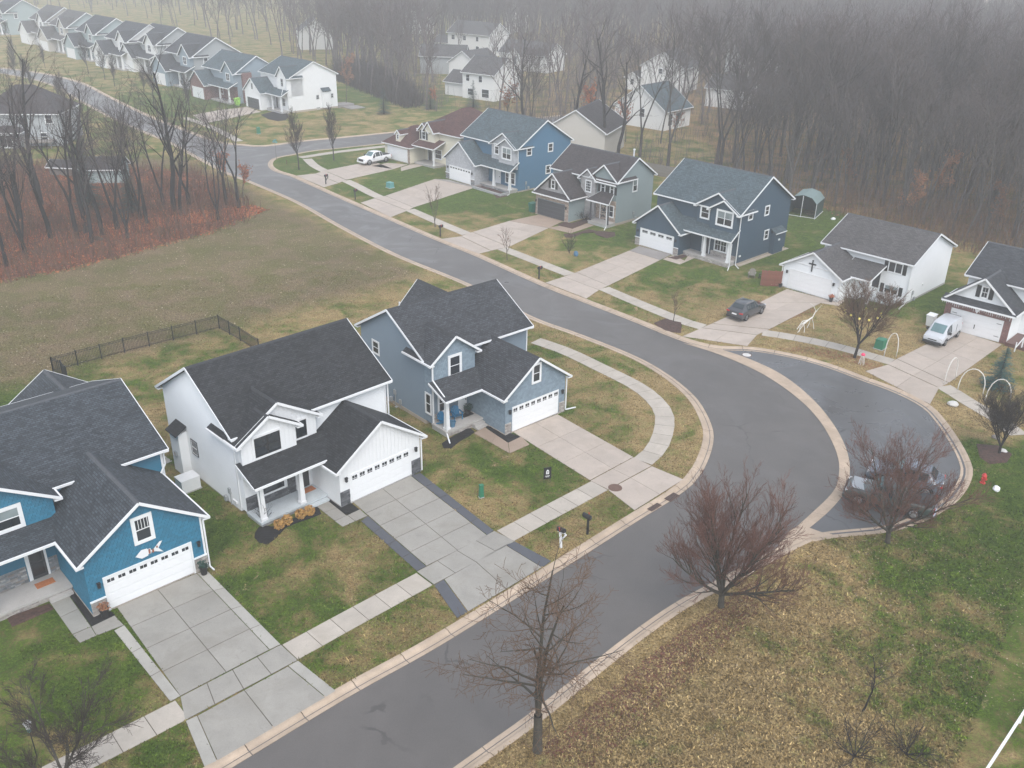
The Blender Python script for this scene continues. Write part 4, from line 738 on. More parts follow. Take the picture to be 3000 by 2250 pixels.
b_.add([(2.72,-.05,2.72),(3.05,-.05,2.46),(3.42,-.05,2.5),(3.42,-.05,2.98),(3.08,-.05,3.02)],[(0,1,2,3,4)]); b_.add([(3.62,-.05,2.66),(3.85,-.05,2.58),(4.28,-.05,2.36),(4.03,-.05,2.72),(4.30,-.05,3.1),(4.15,-.05,3.12),(3.82,-.05,2.84)],[(0,1,2,3),(0,3,5,6),(3,4,5)])
b_.box(3.42,3.6,-.06,-.02,2.58,2.9); b_.box(2.9,4.0,-.04,-.02,2.66,2.76)
b_.obj('fish_plaque',M['white'],h.root)
b_=MB(); b_.box(3.46,3.56,-.075,-.06,2.6,2.9); b_.box(3.66,3.76,-.075,-.05,2.58,2.8); b_.box(3.92,4.0,-.075,-.05,2.78,2.9); b_.obj('fish_scale_band',plainc('rust_brown_band',(.28,.09,.05)),h.root)
h.done()
# ---- H2: white farmhouse style ----
h=House('white_house',(-11.033,50.855),.7855,'white house with charcoal roof, black-framed windows and slate corner stones',roof='roofcharcoal')
h.found(0,6.68,0,4,.12,'greyfoundation'); h.found(-4.95,6.9,4.1,13.3,.3,'redbrick' if False else 'greyfoundation')
h.gable(0,6.68,0,4.4,.1,2.93,.67,'v',ends=(1,0)); h.flush('whiteboard')
h.gable(-5.0,6.9,3.95,13.35,.1,5.75,.62,'u'); h.flush('whitesiding')
h.gable(-4.985,.72,3.42,6.6,2.6,5.38,.62,'v',ends=(1,0)); h.flush('whiteboard')
h.gable(-4.97,-1.05,3.08,4.4,3.6,5.42,.62,'v',ends=(1,0)); h.flush('whiteboard')
h.wall.box(-4.96,-.004,3.3,4.0,.3,3.9); h.flush('whitesiding')
h.shed(-5.3,3.0,3.38,1.3,3.98,3.12,side=True)
h.garage(VF,.86,5.74,2.14,lites=8,group4=True,frame=False); h.lamp(VF,.45,2.0); h.lamp(VF,6.25,2.0)
h.win(('v',3.08,-1),-4.05,-2.2,4.05,5.42,frame='black',twin=True,trim=.14,glass='glass')
h.win(('v',3.42,-1),-.85,-.02,4.1,5.3,frame='black',grid=(1,1),trim=.14)
h.stones(VF,-.02,.72,0,1.15,'greystone',seed=21); h.stones(VF,5.9,6.68,0,1.15,'greystone',seed=22)
h.slabporch(-5.0,-.01,1.5,3.3,.34,'porchlight',stone='bluestone',steps=(-1.55,-.1,1))
h.stones(('v',3.3,-1),-4.95,-4.05,.35,1.35,'greystone',seed=23); h.stones(('v',3.3,-1),-4.0,-1.9,.35,.92,'greystone',seed=24); h.stones(('v',3.3,-1),-1.88,-1.28,.35,1.75,'greystone',seed=25)
h.win(('v',3.3,-1),-3.85,-2.15,1.1,2.35,frame='black',grid=(1,1),trim=.13); h.door(('v',3.3,-1),-1.1,-.25,.36,2.5,'darkdoor'); 
h.post(-4.65,1.78,.36,3.0,.28); h.post(-1.8,1.78,.36,3.0,.28)
h.cornerboard(-5.0,3.95,-1,-1,.3,5.3,.1); h.cornerboard(6.9,3.95,1,-1,.3,5.5,.1)
h.downspout([(6.98,3.8,5.5),(6.98,3.8,3.0)]); h.downspout([(6.77,-.05,2.7),(6.77,-.05,.1)]); h.downspout([(-5.15,1.4,3.0),(-4.95,1.6,2.7),(-4.9,1.55,.2)])
# left side: chase bump-out, window, meter
b_=MB(); b_.box(-5.62,-5.0,10.6,11.9,.0,3.3); b_.obj('chase_wall',M['whitesiding'],h.root)
h.slabroof((-5.85,11.95,3.25),(-5.85,10.45,3.25),(-4.99,10.45,3.75),(-4.99,11.95,3.75),t=.1)
b_=MB(); b_.box(-5.75,-5.62,11.1,11.4,1.4,1.7); b_.obj('wall_vent',M['chrome'],h.root)
h.win(('u',-5.0,-1),9.2,10.0,1.9,2.95,frame='bare',grid=(1,2),trim=.04); h.meter(('u',-5.0,-1),5.2,.9); h.vent(('u',-5.0,-1),4.6,.45,.5)
h.gable(-.1+2,0+2,0,0,0,0,.5) if False else None
h.done()
# ---- H3: grey-blue ----
h=House('grey_blue_house',(-.46,60.94),.7299,'grey-blue house with two blue chairs on its front porch',roof='roofgrey',cap='cap')
h.found(0,6.2,0,6,.12); h.found(-3.45,6.9,5.3,13.9,.3)
h.gable(0,6.2,0,6.4,.1,3.25,.72,'v',ends=(1,0)); h.flush('greyblueshake')
h.gable(-3.45,6.95,5.35,13.9,.1,5.52,.58,'u'); h.flush('greybluesiding')
h.gable(-3.435,.62,4.33,7.6,2.6,5.52,.74,'v',ends=(1,0)); h.flush('greyblueshake')
h.wall.box(-3.42,-.004,4.35,5.5,.3,3.4); h.flush('greybluesiding')
h.gable(4.6,8.2,12.0,19.3,.1,3.7,.95,'v',ends=(0,1)); h.flush('greybluesiding')
h.shed(-3.85,2.6,4.31,2.3,4.0,3.18,side=True)
h.garage(VF,.68,5.5,2.14,lites=8,group4=True,frame=False); h.lamp(VF,.38,1.9); h.lamp(VF,5.85,1.9)
h.win(VF,2.72,3.42,3.6,5.0,trim=.13); h.win(('v',4.33,-1),-1.82,-.85,3.95,5.45,trim=.17)
h.stones(VF,-.02,.6,0,.95,'lightstone',seed=31); h.stones(VF,5.6,6.2,0,.95,'lightstone',seed=32)
h.slabporch(-3.6,-.01,2.55,4.36,.48,'porch',stone='lightstone',steps=(-1.1,-.08,2))
h.door(('v',4.35,-1),-1.05,-.2,.5,2.55,'doorwhite',trim=False); h.win(('v',4.35,-1),-2.9,-2.2,1.2,2.6); h.stones(('v',4.35,-1),-3.4,-1.3,.5,1.15,'lightstone',seed=33)
h.win(('u',-3.45,-1),11.4,12.2,3.7,4.7); h.win(('u',-3.45,-1),4.6,5.2,1.1,2.7,trim=.1)
h.post(-3.3,2.85,.5,3.1,.28); h.cornerboard(-3.45,4.33,-1,-1,.3,5.4,.08); h.cornerboard(6.95,5.35,1,-1,.3,5.3,.08)
h.downspout([(-3.6,4.2,5.3),(-3.5,4.25,5.1),(-3.5,4.25,4.1),(-3.6,2.3,3.1),(-3.5,2.6,2.8),(-3.5,2.6,.3),(-4.0,1.6,.06)]); h.downspout([(6.3,-.05,3.0),(6.3,-.05,.15),(7.3,-.2,.08)])
h.meter(('u',-3.45,-1),9.3,1.0); h.meter(('u',-3.45,-1),8.6,.4)
b_=MB(); b_.tube([(1.0,14.8,5.4),(1.0,14.8,6.1)],.06,6); b_.obj('vent_pipe',M['white'],h.root)
h.done()
# ---- H5: steel blue with pale grey garage ----
def twostorey(name,pos,yaw,label,roof,mainm,garm,baym,wg,zg,sg,ud,u1,v0,v1,ze,sm,bay,porch,stone,lites=8,doorc='doorwhite',group4=False,u0=.98,cap='capgrey',slabz=.45,gable2=None,lowdetail=False,gstone=True,trim='white',door='darkdoor',side=True,post='white',gm_axis=True,foundm='foundation'):
    h=House(name,pos,yaw,label,roof=roof,cap=cap,trim=trim)
    h.found(0,wg,0,v0,.1,foundm); h.found(u0,u1,v0,v1,.2,foundm)
    h.gable(0,wg,0,v0+.6,.05,zg,sg,'v',ends=(1,0)); h.flush(garm)
    h.gable(u0,u1,v0,v1,.1,ze,sm,'u'); h.flush(mainm)
    bu0,bu1,bv,bz,bs=bay
    zr=bz+bs*(bu1-bu0)/2; vend=v0+max(.6,(zr-ze)/sm)+.1
    h.gable(bu0,bu1,bv,vend,3.3,bz,bs,'v',ends=(1,0)); h.flush(baym)
    if gable2:
        g0,g1,gv,gz,gs=gable2; h.gable(g0,g1,gv,bv+.5,3.6,gz,gs,'v',ends=(1,0)); h.flush(baym)
    pu1,pv,pz,pt=porch
    h.shed(wg*.62,pu1,v0-.02,pv,pt,pz)
    h.slabporch(wg+.02,pu1-.25,pv+.15,v0+.01,slabz,'porch',stone=stone)
    for uu in (wg+ (pu1-wg)*.42,pu1-.45): h.post(uu,pv+.42,slabz+.01,pz-.05,.28,post)
    h.garage(VF,ud,ud+4.88,2.14,doorc,lites,group4=group4,frame=True)
    h.lamp(VF,ud-.45,1.85); h.lamp(VF,ud+5.3,1.85) if wg>6.3 else None
    if gstone: h.stones(VF,-.02,ud-.12,0,.95,stone or 'lightstone',cap='white',seed=41); h.stones(VF,ud+5.0,wg,0,.95,stone or 'lightstone',cap='white',seed=42)
    return h
h=twostorey('steel_blue_house',(-10.74,141.8),R(-47.43),'steel blue house with a pale grey garage gable and white porch posts','roofslate','steelblue','palegrey','palegrey',6.83,3.3,.77,1.0,13.48,2.74,13.24,6.45,.61,(8.0,13.3,2.3,6.4,.62),(13.6,.9,3.25,4.45),'bluestone',lites=8,gable2=(10.0,13.28,1.95,6.4,.62),slabz=.5)
h.win(('v',2.3,-1),8.75,9.55,4.95,6.3,trim=.14); h.win(('v',1.95,-1),10.8,12.6,4.7,6.2,trim=.16,twin=True,blind=True)
h.door(('v',2.74,-1),8.6,9.5,.55,2.6,'palegreydoor' if 'palegreydoor' in M else 'doorwhite'); h.win(('v',2.74,-1),10.7,12.7,1.0,2.6,twin=True)
for a_,z_ in ((4.3,5.15),(8.6,5.2),(8.25,2.0)): h.win(('u',13.48,1),a_,a_+.85,z_,z_+1.1)
h.downspout([(13.6,2.2,6.3),(13.56,2.5,6.0),(13.56,2.5,4.2),(13.56,1.0,3.2),(13.56,.9,0),(13.8,.3,.05)]); h.meter(('u',13.48,1),4.2,1.0)
b_=MB(); b_.box(7.2,13.6,-.9,-.62,-.1,.32); b_.box(13.3,13.6,-.62,.9,-.1,.32); b_.box(7.2,7.5,-.62,.9,-.1,.32); b_.obj('planter_wall',M['bluestone'],h.root)
h.done()
# ---- H7: slate navy ----
h=twostorey('navy_house',(14.79,109.77),R(-46.2),'slate navy house with white trim, four window groups in its garage door','roofslate','navy','navy','navy',6.48,2.87,.77,.8,12.92,2.41,12.79,6.19,.62,(7.2,12.85,2.1,6.1,.62),(13.05,.85,3.15,4.3),'lightstone',lites=4,group4=True,gable2=(9.25,12.83,1.8,6.1,.62),slabz=.5)
h.win(('v',2.1,-1),7.75,8.8,4.7,5.95,trim=.15); h.win(('v',1.8,-1),10.2,12.2,4.5,6.05,trim=.17,twin=True,blind=True)
h.door(('v',2.41,-1),8.2,9.1,.52,2.6,'darkdoor'); h.win(('v',2.41,-1),9.9,11.5,1.2,2.6,twin=True,grid=(2,2)); h.stones(('v',2.41,-1),9.4,12.85,.5,1.05,'lightstone',seed=55)
for a_,z_ in ((4.0,5.1),(7.35,5.05),(7.9,2.05)): h.win(('u',12.92,1),a_,a_+.75,z_,z_+1.0)
b_=MB(); b_.box(12.92,13.5,9.3,11.4,.05,2.6); b_.obj('chase_wall',M['navy'],h.root)
h.slabroof((13.7,9.15,2.62),(13.7,11.55,2.62),(12.93,11.55,3.1),(12.93,9.15,3.1),t=.1); h.tr.bar((13.72,9.15,2.55),(13.72,11.55,2.55),.06,.1)
h.vent(('u',12.92,1),3.1,.9); h.vent(('u',13.5,1),10.3,1.6)
h.downspout([(13.0,1.9,6.0),(13.0,2.35,5.8),(13.0,2.35,.1),(13.9,1.7,.05)]); h.downspout([(13.05,.8,3.0),(13.0,1.1,2.8),(13.0,1.1,.2),(13.5,.1,.05)])
b_=MB(); b_.box(13.05,13.5,2.5,12.9,-.2,.06); b_.obj('side_kerb',M['foundation'],h.root)
h.done()
# ---- H6: green grey with dark garage door ----
h=House('grey_green_house',(2.77,122.6),-.7894,'grey-green house with dark garage door set in tan stone',roof='rooftaupe',cap='capgrey')
wg,zg,sg=5.94,3.25,.88
h.found(0,5.94,0,3.5,.1); h.found(-.3,10.93,3.54,11.03,.3)
h.gable(.02,wg-.02,.25,4.2,.05,zg,sg,'v',ends=(1,0),rake=.45); h.flush('warmgrey')
h.wall.box(0,wg,0,3.5,.05,3.0); h.flush('greengrey')
h.stones(VF,0,.32,0,2.95,'tanstone',seed=61,d=.05); h.stones(VF,5.3,wg,0,2.95,'tanstone',seed=62,d=.05); h.stones(VF,.32,5.3,2.3,2.95,'tanstone',seed=63,d=.05)
h.shed(-.35,wg+.35,.24,-.42,3.5,3.05,side=False)
h.garage(VF,.38,5.24,2.16,'greydoor',0,frame=False,trimm='greydoor'); h.lamp(VF,.12,1.9); h.lamp(VF,5.55,1.9)
h.win(('v',.25,-1),2.55,3.1,3.95,5.0,shutters='black',trim=.1)
h.gable(-.33,10.93,3.54,11.03,.1,5.75,.65,'u'); h.flush('greengrey')
h.gable(6.9,10.9,3.4,7.2,5.0,5.85,.82,'v',ends=(1,0)); h.flush('greengrey')
h.gable(5.1,7.6,3.15,5.4,.3,5.5,.85,'v',ends=(1,0)); h.flush('warmgrey')
h.shed(7.6,11.2,3.36,2.95,5.75,5.45,side=False)
h.shed(7.6,11.4,3.5,1.5,4.15,3.3,hipR=.9,hipL=.8)
h.win(('v',3.15,-1),6.0,6.85,3.75,5.15,grid=(3,4)); h.win(('v',3.54,-1),8.3,8.9,4.05,5.2,shutters='black'); h.win(('v',3.54,-1),9.85,10.4,4.05,5.2,shutters='black')
h.slabporch(7.7,11.0,1.8,3.56,.45,'porch'); h.post(8.0,2.0,.46,3.2,.16,'greydoor'); h.post(10.95,2.0,.46,3.2,.16,'greydoor')
h.stones(('v',3.54,-1),7.6,10.93,.46,3.2,'tanstone',seed=66,d=.04); h.door(('v',3.54,-1),8.4,9.4,.47,2.6,'darkdoor'); h.win(('v',3.5,-1),9.9,10.6,1.1,2.5)
h.win(('u',10.93,1),6.8,7.6,4.0,5.5,blind=True); h.meter(('u',10.93,1),7.2,.9); h.downspout([(10.95,1.7,3.2),(10.95,1.8,.3),(11.4,.9,.06)])
b_=MB(); b_.tube([(8.5,9.6,7.2),(8.5,9.6,8.6)],.09,6); b_.tube([(8.5,9.6,8.6),(8.5,9.6,8.75)],.16,6); b_.obj('vent_pipe',M['white'],h.root)
h.done()
# ---- H8: white raised ranch with cross ----
h=House('white_ranch_house',(29.1,95.38),R(-45.84),'low white house with a dark cross above its plain garage door',roof='roofweather',cap='capgrey')
h.found(0,6.58,0,5,.1,'greyfoundation'); h.found(1.79,11.62,4.85,14.51,.2,'greyfoundation')
h.gable(0,6.58,0,5.8,.05,2.58,.59,'v',ends=(1,0)); h.flush('whitesiding')
h.gable(1.79,11.62,4.85,14.51,.1,4.42,.44,'u'); h.flush('whitesiding')
h.wall.box(6.58,7.6,2.0,4.9,.1,2.6); h.flush('whitesiding')
h.shed(5.4,9.0,4.83,1.6,3.62,2.62,side=True); 
h.garage(VF,.81,5.69,2.14,lites=0); h.lamp(VF,.5,1.85); h.lamp(VF,5.98,1.85)
h.tr.bar((1.25,-.03,3.1),(5.4,-.03,3.1),.05,.1)
b_=MB(); h.fbox(b_,VF,3.2,3.32,2.55,3.8,.03,.1); h.fbox(b_,VF,2.85,3.2,3.3,3.42,.03,.1); h.fbox(b_,VF,3.32,3.67,3.3,3.42,.03,.1); b_.obj('cross',M['black'],h.root)
FV=('v',4.85,-1)
h.win(FV,9.2,10.65,3.05,4.1,shutters='black',twin=True,grid=(1,1),trim=.06); h.win(FV,9.2,10.65,.75,1.6,shutters='black',twin=True,grid=(1,1),trim=.06,blind=True)
h.door(('v',2.0,-1),6.75,7.5,.3,2.3,'darkdoor') if False else h.door(FV,7.75,8.55,1.0,2.9,'darkdoor')
h.slabporch(7.6,10.9,3.1,4.86,.2,'porchlight'); h.post(8.95,1.9,.05,2.7,.2)
for a_ in (8.4,): h.vent(('u',11.62,1),a_,1.3,.3)
h.meter(('u',11.62,1),6.2,.8); h.cornerboard(11.62,4.85,1,-1,.2,4.3,.1); h.cornerboard(6.58,0,1,-1,.1,2.5,.09)
h.downspout([(-.1,-.05,2.4),(-.1,-.05,.15),(-.9,-.5,.06)]); h.downspout([(6.68,-.05,2.4),(6.68,-.05,.1)]); h.downspout([(11.7,4.7,4.2),(11.7,4.7,.15),(11.9,3.0,.06)])
h.done()
# ---- H9: brick front house at the right edge ----
h=House('brick_front_house',(42.06,84.57),-.7692,'white house with red brick garage front and icicle lights, behind the silver van',roof='roofgrey',cap='capgrey')
h.found(0,6.09,0,3,.1,'greyfoundation'); h.found(.6,14,2.91,11.5,.2,'greyfoundation')
h.gable(.02,6.07,.25,3.6,.05,3.1,.83,'v',ends=(1,0),rake=.5); h.flush('whitesiding')
h.wall.box(0,6.09,0,3.4,.05,2.95); h.flush('whitesiding')
b_=MB(); h.fbox(b_,VF,0,.6,0,2.9,0,.05); h.fbox(b_,VF,5.48,6.09,0,2.9,0,.05); h.fbox(b_,VF,.6,5.48,2.2,2.9,0,.05); b_.obj('brick_facing',M['redbrick'],h.root)
h.shed(-.35,6.45,.24,-.45,3.42,2.98,side=False)
h.garage(('v',-.02,-1),.63,5.5,2.14,lites=0,frame=False)
b_=MB()
for z_ in (.5,1.75): 
    for a_ in (.75,4.9): h.fbox(b_,('v',-.05,-1),a_,a_+.45,z_,z_+.04,.0,.02)
h.fbox(b_,('v',-.05,-1),3.0,3.07,.7,1.1,0,.03); b_.obj('door_hinge',M['black'],h.root)
h.win(('v',.25,-1),2.85,3.42,3.8,4.85,shutters='black',grid=(2,2),trim=.08)
r_=random.Random(4); b_=MB()
for k_ in range(34):
    x=-.2+k_*.195; l=r_.uniform(.12,.38); b_.tube([(x,-.54,2.84),(x+.01,-.54,2.84-l)],[.018,.012],4)
b_.obj('icicle_light',M['white'],h.root,kind='stuff')
b_=MB(); b_.add([(2.75,-.09,2.62),(3.15,-.09,2.62),(3.1,-.09,2.45),(2.95,-.09,2.22),(2.8,-.09,2.45)],[(0,4,3,2,1)]); b_.box(2.7,2.82,-.09,-.06,2.6,2.7); b_.box(3.08,3.2,-.09,-.06,2.6,2.7); b_.obj('door_ornament',M['pink'] if False else M['white'],h.root)
h.gable(.6,14,2.91,11.5,.1,4.9,.5,'u'); h.flush('whitesiding')
b_=MB(); b_.tube([(5.0,8.2,7),(5.0,8.2,8.2)],.08,6); b_.tube([(5.0,8.2,8.2),(5.0,8.2,8.35)],.2,6); b_.obj('vent_pipe',M['white'],h.root)
b_=MB(); b_.box(6.15,9.5,-.4,2.9,.0,.35); b_.obj('porch_deck',plainc('red_brown_deck_boards',(.12,.06,.05)),h.root)
b_=MB()
for x in (7.6,9.4): b_.box(x-.05,x+.05,-.5,-.4,.3,1.35)
b_.box(7.6,9.4,-.48,-.42,1.28,1.36); b_.bar((7.6,-.45,1.3),(7.3,-1.2,.4),.07); b_.box(7.25,7.33,-1.25,-1.17,0,.95); b_.obj('porch_railing',M['white'],h.root)
h.done()
# ---- H4: cream with hip roofs ----
def hipslabs(h,u0,u1,v0,v1,ze,sl,ov=.35,axis=None):
    a0,a1,b0,b1=u0-ov,u1+ov,v0-ov,v1+ov; W_=a1-a0;D_=b1-b0; z0=ze+.15-sl*ov
    if W_>=D_: k_=D_/2; r0=(a0+k_,(b0+b1)/2,z0+sl*k_); r1=(a1-k_,(b0+b1)/2,z0+sl*k_)
    else: k_=W_/2; r0=((a0+a1)/2,b0+k_,z0+sl*k_); r1=((a0+a1)/2,b1-k_,z0+sl*k_)
    A=(a0,b0,z0);B=(a1,b0,z0);Cc=(a1,b1,z0);Dd=(a0,b1,z0)
    if W_>=D_: faces=[(A,B,r1,r0),(B,Cc,r1),(Cc,Dd,r0,r1),(Dd,A,r0)]
    else: faces=[(A,B,r0),(B,Cc,r1,r0),(Cc,Dd,r1),(Dd,A,r0,r1)]
    for f in faces:
        me=MB(); lo=[(p[0],p[1],p[2]-.12) for p in f]; n=len(f); me.add(list(f)+lo,[tuple(range(n)),tuple(range(2*n-1,n-1,-1))]+[(i,i+n,(i+1)%n+n,(i+1)%n) for i in range(n)])
        o=me.obj('roof',h.roofm,h.root); m_=o.data; uvl=m_.uv_layers.new(name='UVMap'); A0=Vector(f[0]); ex=(Vector(f[1])-A0).normalized(); nn=(Vector(f[1])-A0).cross(Vector(f[2])-A0).normalized(); ey=nn.cross(ex)
        for lp in m_.loops:
            p=m_.vertices[lp.vertex_index].co-A0; uvl.data[lp.index].uv=(p.dot(ex)+50,p.dot(ey)+50)
    for p,q in ((A,B),(B,Cc),(Cc,Dd),(Dd,A)): h.tr.bar((p[0],p[1],p[2]-.09),(q[0],q[1],q[2]-.09),.12,.15)
h=House('cream_house',(-21.85,155.05),-.7621,'cream house with red-brown hip roofs behind the white pickup',roof='roofbrown',cap='capgrey')
h.wall.box(0,6.39,0,7.8,.05,2.79); h.wall.box(5.2,15,3.2,15,.05,5.3); h.wall.box(6.3,10,2.2,3.4,2.9,5.3); h.flush('creamsiding'); h.found(0,6.39,0,7.8,.15); h.found(5.2,15,3.2,15,.2)
hipslabs(h,0,6.39,0,7.8,2.79,.75); hipslabs(h,5.2,15,3.2,15,5.3,.62)
h.gable(6.4,8.4,2.2,5.6,5.0,5.35,.95,'v',ends=(1,0)); h.gable(7.9,10.0,1.95,5.8,5.2,5.5,1.15,'v',ends=(1,0)); h.flush('creamsiding')
h.gable(2.6,3.7,.3,2.6,3.0,4.3,.95,'v',ends=(1,0),rake=.15,eave=.12); h.flush('creamsiding'); h.win(('v',.3,-1),2.9,3.35,3.55,4.25,trim=.06)
h.win(('v',2.2,-1),7.0,7.8,3.9,5.2,shutters='redbrick' if False else 'darkdoor'); h.shed(6.2,11.5,3.2,.6,4.0,3.1)
h.slabporch(6.5,11.3,.8,3.2,.35); h.post(11.1,1.0,.35,3.0,.2); h.door(('v',3.2,-1),7.3,8.2,.4,2.5,'darkdoor'); h.win(('v',3.2,-1),9,10.5,1,2.4)
h.garage(VF,.86,5.74,2.14,lites=0); h.stones(VF,5.86,6.39,0,2.6,'tanstone',seed=72)
h.done()
# ---- H10 white with dark garage ----
h=House('tall_white_house',(-57.55,202.03),-.8181,'tall white house with black garage door on the far corner lot',roof='roofslate',cap='capgrey')
h.found(0,6.6,0,4,.1); h.found(.54,12.7,3.75,14.6,.35)
h.gable(0,6.6,0,4.6,.05,3.6,.74,'v',ends=(1,0)); h.gable(.54,12.7,3.75,14.6,.1,7.0,.48,'u'); h.gable(9.0,12.7,2.75,6.5,3.2,7.0,1.0,'v',ends=(1,0)); h.wall.box(8.9,12.6,2.9,3.9,.2,4); h.flush('whiteboard')
h.shed(4.0,13.2,2.9,1.0,4.6,3.6); h.slabporch(6.7,12.7,1.1,2.9,.5); h.post(12.5,1.3,.5,3.5,.26); h.post(9.0,1.3,.5,3.5,.2)
h.garage(VF,.9,5.8,2.2,'greydoor',0,frame=True); h.win(VF,3.1,3.5,4.0,5.1,frame='bare',trim=.04,grid=(1,1))
h.win(('v',2.75,-1),10.6,11.3,5.2,6.6,frame='bare',trim=.04); FU=('u',12.7,1)
h.win(FU,9.5,10.1,2.2,3.0,frame='bare',trim=.03); h.win(FU,13.1,13.6,2.2,3.0,frame='bare',trim=.03); h.win(FU,9.4,10.2,.1,.5,frame='bare',trim=.03)
b_=MB(); b_.box(12.7,13.3,10.8,12.5,.4,3.8); b_.obj('chase_wall',M['whiteboard'],h.root); h.slabroof((13.5,10.6,3.75),(13.5,12.7,3.75),(12.71,12.7,4.4),(12.71,10.6,4.4),t=.1)
b_=MB(); b_.box(10,13,14.7,18.5,0,.5); b_.box(13,16.5,15.5,19,0,.15); b_.obj('rear_patio',M['slab_g'],h.root)
h.win(('v',2.9,-1),10.2,11.4,1.2,2.8); h.door(('v',2.9,-1),7.6,8.5,.55,2.7); h.downspout([(12.8,2.6,6.9),(12.8,1.2,3.4),(12.8,1.2,.3)]); h.done()
# ---- far row ----
def simplehouse(name,pos,yaw,label,roof,mainm,garm,wg=6.2,zg=2.9,u1=12.,v0=3.,v1=12.5,ze=5.8,sm=.6,mirror=False,bay=True,brick=None,group=None,porch=True,door='doorwhite'):
    h=House(name,pos,yaw,label,roof=roof,cap='capgrey',group=group)
    h.gable(0,wg,0,v0+.5,-.2,zg,.75,'v',ends=(1,0)); h.flush(brick or garm)
    h.gable(.8,u1,v0,v1,-.2,ze,sm,'u'); h.flush(mainm)
    if bay: h.gable(u1-4.2,u1-.1,v0-.7,v0+3,3.2,ze-.05,.9,'v',ends=(1,0)); h.flush(garm); h.win(('v',v0-.7,-1),u1-2.8,u1-1.5,4.2,5.5,twin=True)
    if porch:
        h.shed(wg*.6,u1+.2,v0-.02,.8,4.1,3.1); h.slabporch(wg+.05,u1,1.0,v0,.3); h.post(u1-.3,1.2,.3,3.0); h.post((wg+u1)/2,1.2,.3,3.0); h.wall.box(wg+.1,u1-.1,v0-.02,v0+.2,.2,3.2); h.flush(brick or mainm,'entrance_wall')
    h.garage(VF,.7,5.5,2.14,door,0,frame=False); h.win(('v',v0,-1),wg+.8,wg+1.7,1.1,2.4); h.win(('u',u1,1),5,5.8,4.2,5.3) if name!='x' else 0
    return h
def place_by_peak(px,py,u,v,yaw): 
    return (px-u*math.cos(yaw)+v*math.sin(yaw), py-u*math.sin(yaw)-v*math.cos(yaw))
FY=R(-46)
# brick two-storey next to the tall white one
pos=(-73.0,214.0)
h=simplehouse('brick_and_blue_house',pos,FY,'brick and soft blue house next to the tall white house','roofslate','farblue','farblue',brick='redbrick',u1=14.,v0=3,v1=12.); h.wall.box(14.0,14.5,4,6,.1,5.7); h.flush('redbrick','chimney_chase'); h.root.scale=(1.1,1.1,1.1); h.done()
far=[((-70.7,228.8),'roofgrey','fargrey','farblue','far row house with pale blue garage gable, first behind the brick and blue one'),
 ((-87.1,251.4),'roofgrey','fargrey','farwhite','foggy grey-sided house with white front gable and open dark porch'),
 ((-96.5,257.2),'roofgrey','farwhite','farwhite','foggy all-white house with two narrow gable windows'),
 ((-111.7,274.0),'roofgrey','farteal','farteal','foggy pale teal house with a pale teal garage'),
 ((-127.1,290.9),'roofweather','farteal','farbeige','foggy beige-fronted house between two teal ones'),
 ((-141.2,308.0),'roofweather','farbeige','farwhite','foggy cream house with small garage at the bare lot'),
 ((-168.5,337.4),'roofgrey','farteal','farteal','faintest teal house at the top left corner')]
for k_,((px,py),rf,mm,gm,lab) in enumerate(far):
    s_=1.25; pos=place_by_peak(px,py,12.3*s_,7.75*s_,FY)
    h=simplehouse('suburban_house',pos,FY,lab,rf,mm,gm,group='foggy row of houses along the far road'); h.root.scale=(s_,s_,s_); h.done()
# houses among the bare woods
def gh(name,pos,yaw,label,roof,wm,w,d,ze,sl,axis='u',wing=None,wins=(),group='pale houses among the woods'):
    h=House(name,pos,yaw,label,roof=roof,cap='capgrey',group=group)
    h.gable(0,w,0,d,-.2,ze,sl,axis); h.flush(wm)
    if wing: 
        a=wing; h.gable(a[0],a[1],a[2],a[3],-.2,a[4],a[5],a[6]); h.flush(wm)
    for f_,a0,a1,z0,z1 in wins: h.win(f_,a0,a1,z0,z1,trim=.08)
    return h.done()
y=R(12)
Y5=R(-35)
P_=lambda px,py,u,v,y=Y5: place_by_peak(px,py,u,v,y)
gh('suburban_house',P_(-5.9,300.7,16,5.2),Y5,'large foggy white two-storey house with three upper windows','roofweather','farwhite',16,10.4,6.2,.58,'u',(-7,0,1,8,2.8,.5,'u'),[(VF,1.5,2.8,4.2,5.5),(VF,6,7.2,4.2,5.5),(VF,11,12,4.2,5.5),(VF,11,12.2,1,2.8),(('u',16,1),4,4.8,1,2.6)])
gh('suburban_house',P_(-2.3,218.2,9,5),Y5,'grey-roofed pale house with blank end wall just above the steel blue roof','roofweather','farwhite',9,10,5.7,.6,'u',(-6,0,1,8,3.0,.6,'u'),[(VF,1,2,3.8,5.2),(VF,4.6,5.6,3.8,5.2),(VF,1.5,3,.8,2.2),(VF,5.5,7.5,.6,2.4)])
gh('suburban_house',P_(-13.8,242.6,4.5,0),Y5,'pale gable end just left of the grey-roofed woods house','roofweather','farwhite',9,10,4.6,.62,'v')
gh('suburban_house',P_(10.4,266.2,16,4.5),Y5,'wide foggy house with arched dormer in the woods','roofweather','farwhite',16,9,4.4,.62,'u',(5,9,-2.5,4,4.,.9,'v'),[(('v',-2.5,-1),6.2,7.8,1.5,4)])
gh('suburban_house',P_(34.8,233.1,5.5,0,R(-30)),R(-30),'bright white house with stepped roofs up in the woods','roofweather','farwhite',11,10,5.8,.6,'v',(-3.5,0,-1,7,3,.6,'v'),[(VF,4.5,5.5,4.2,5.4),(('v',-1,-1),-2.2,-1.3,1.2,2.6)])
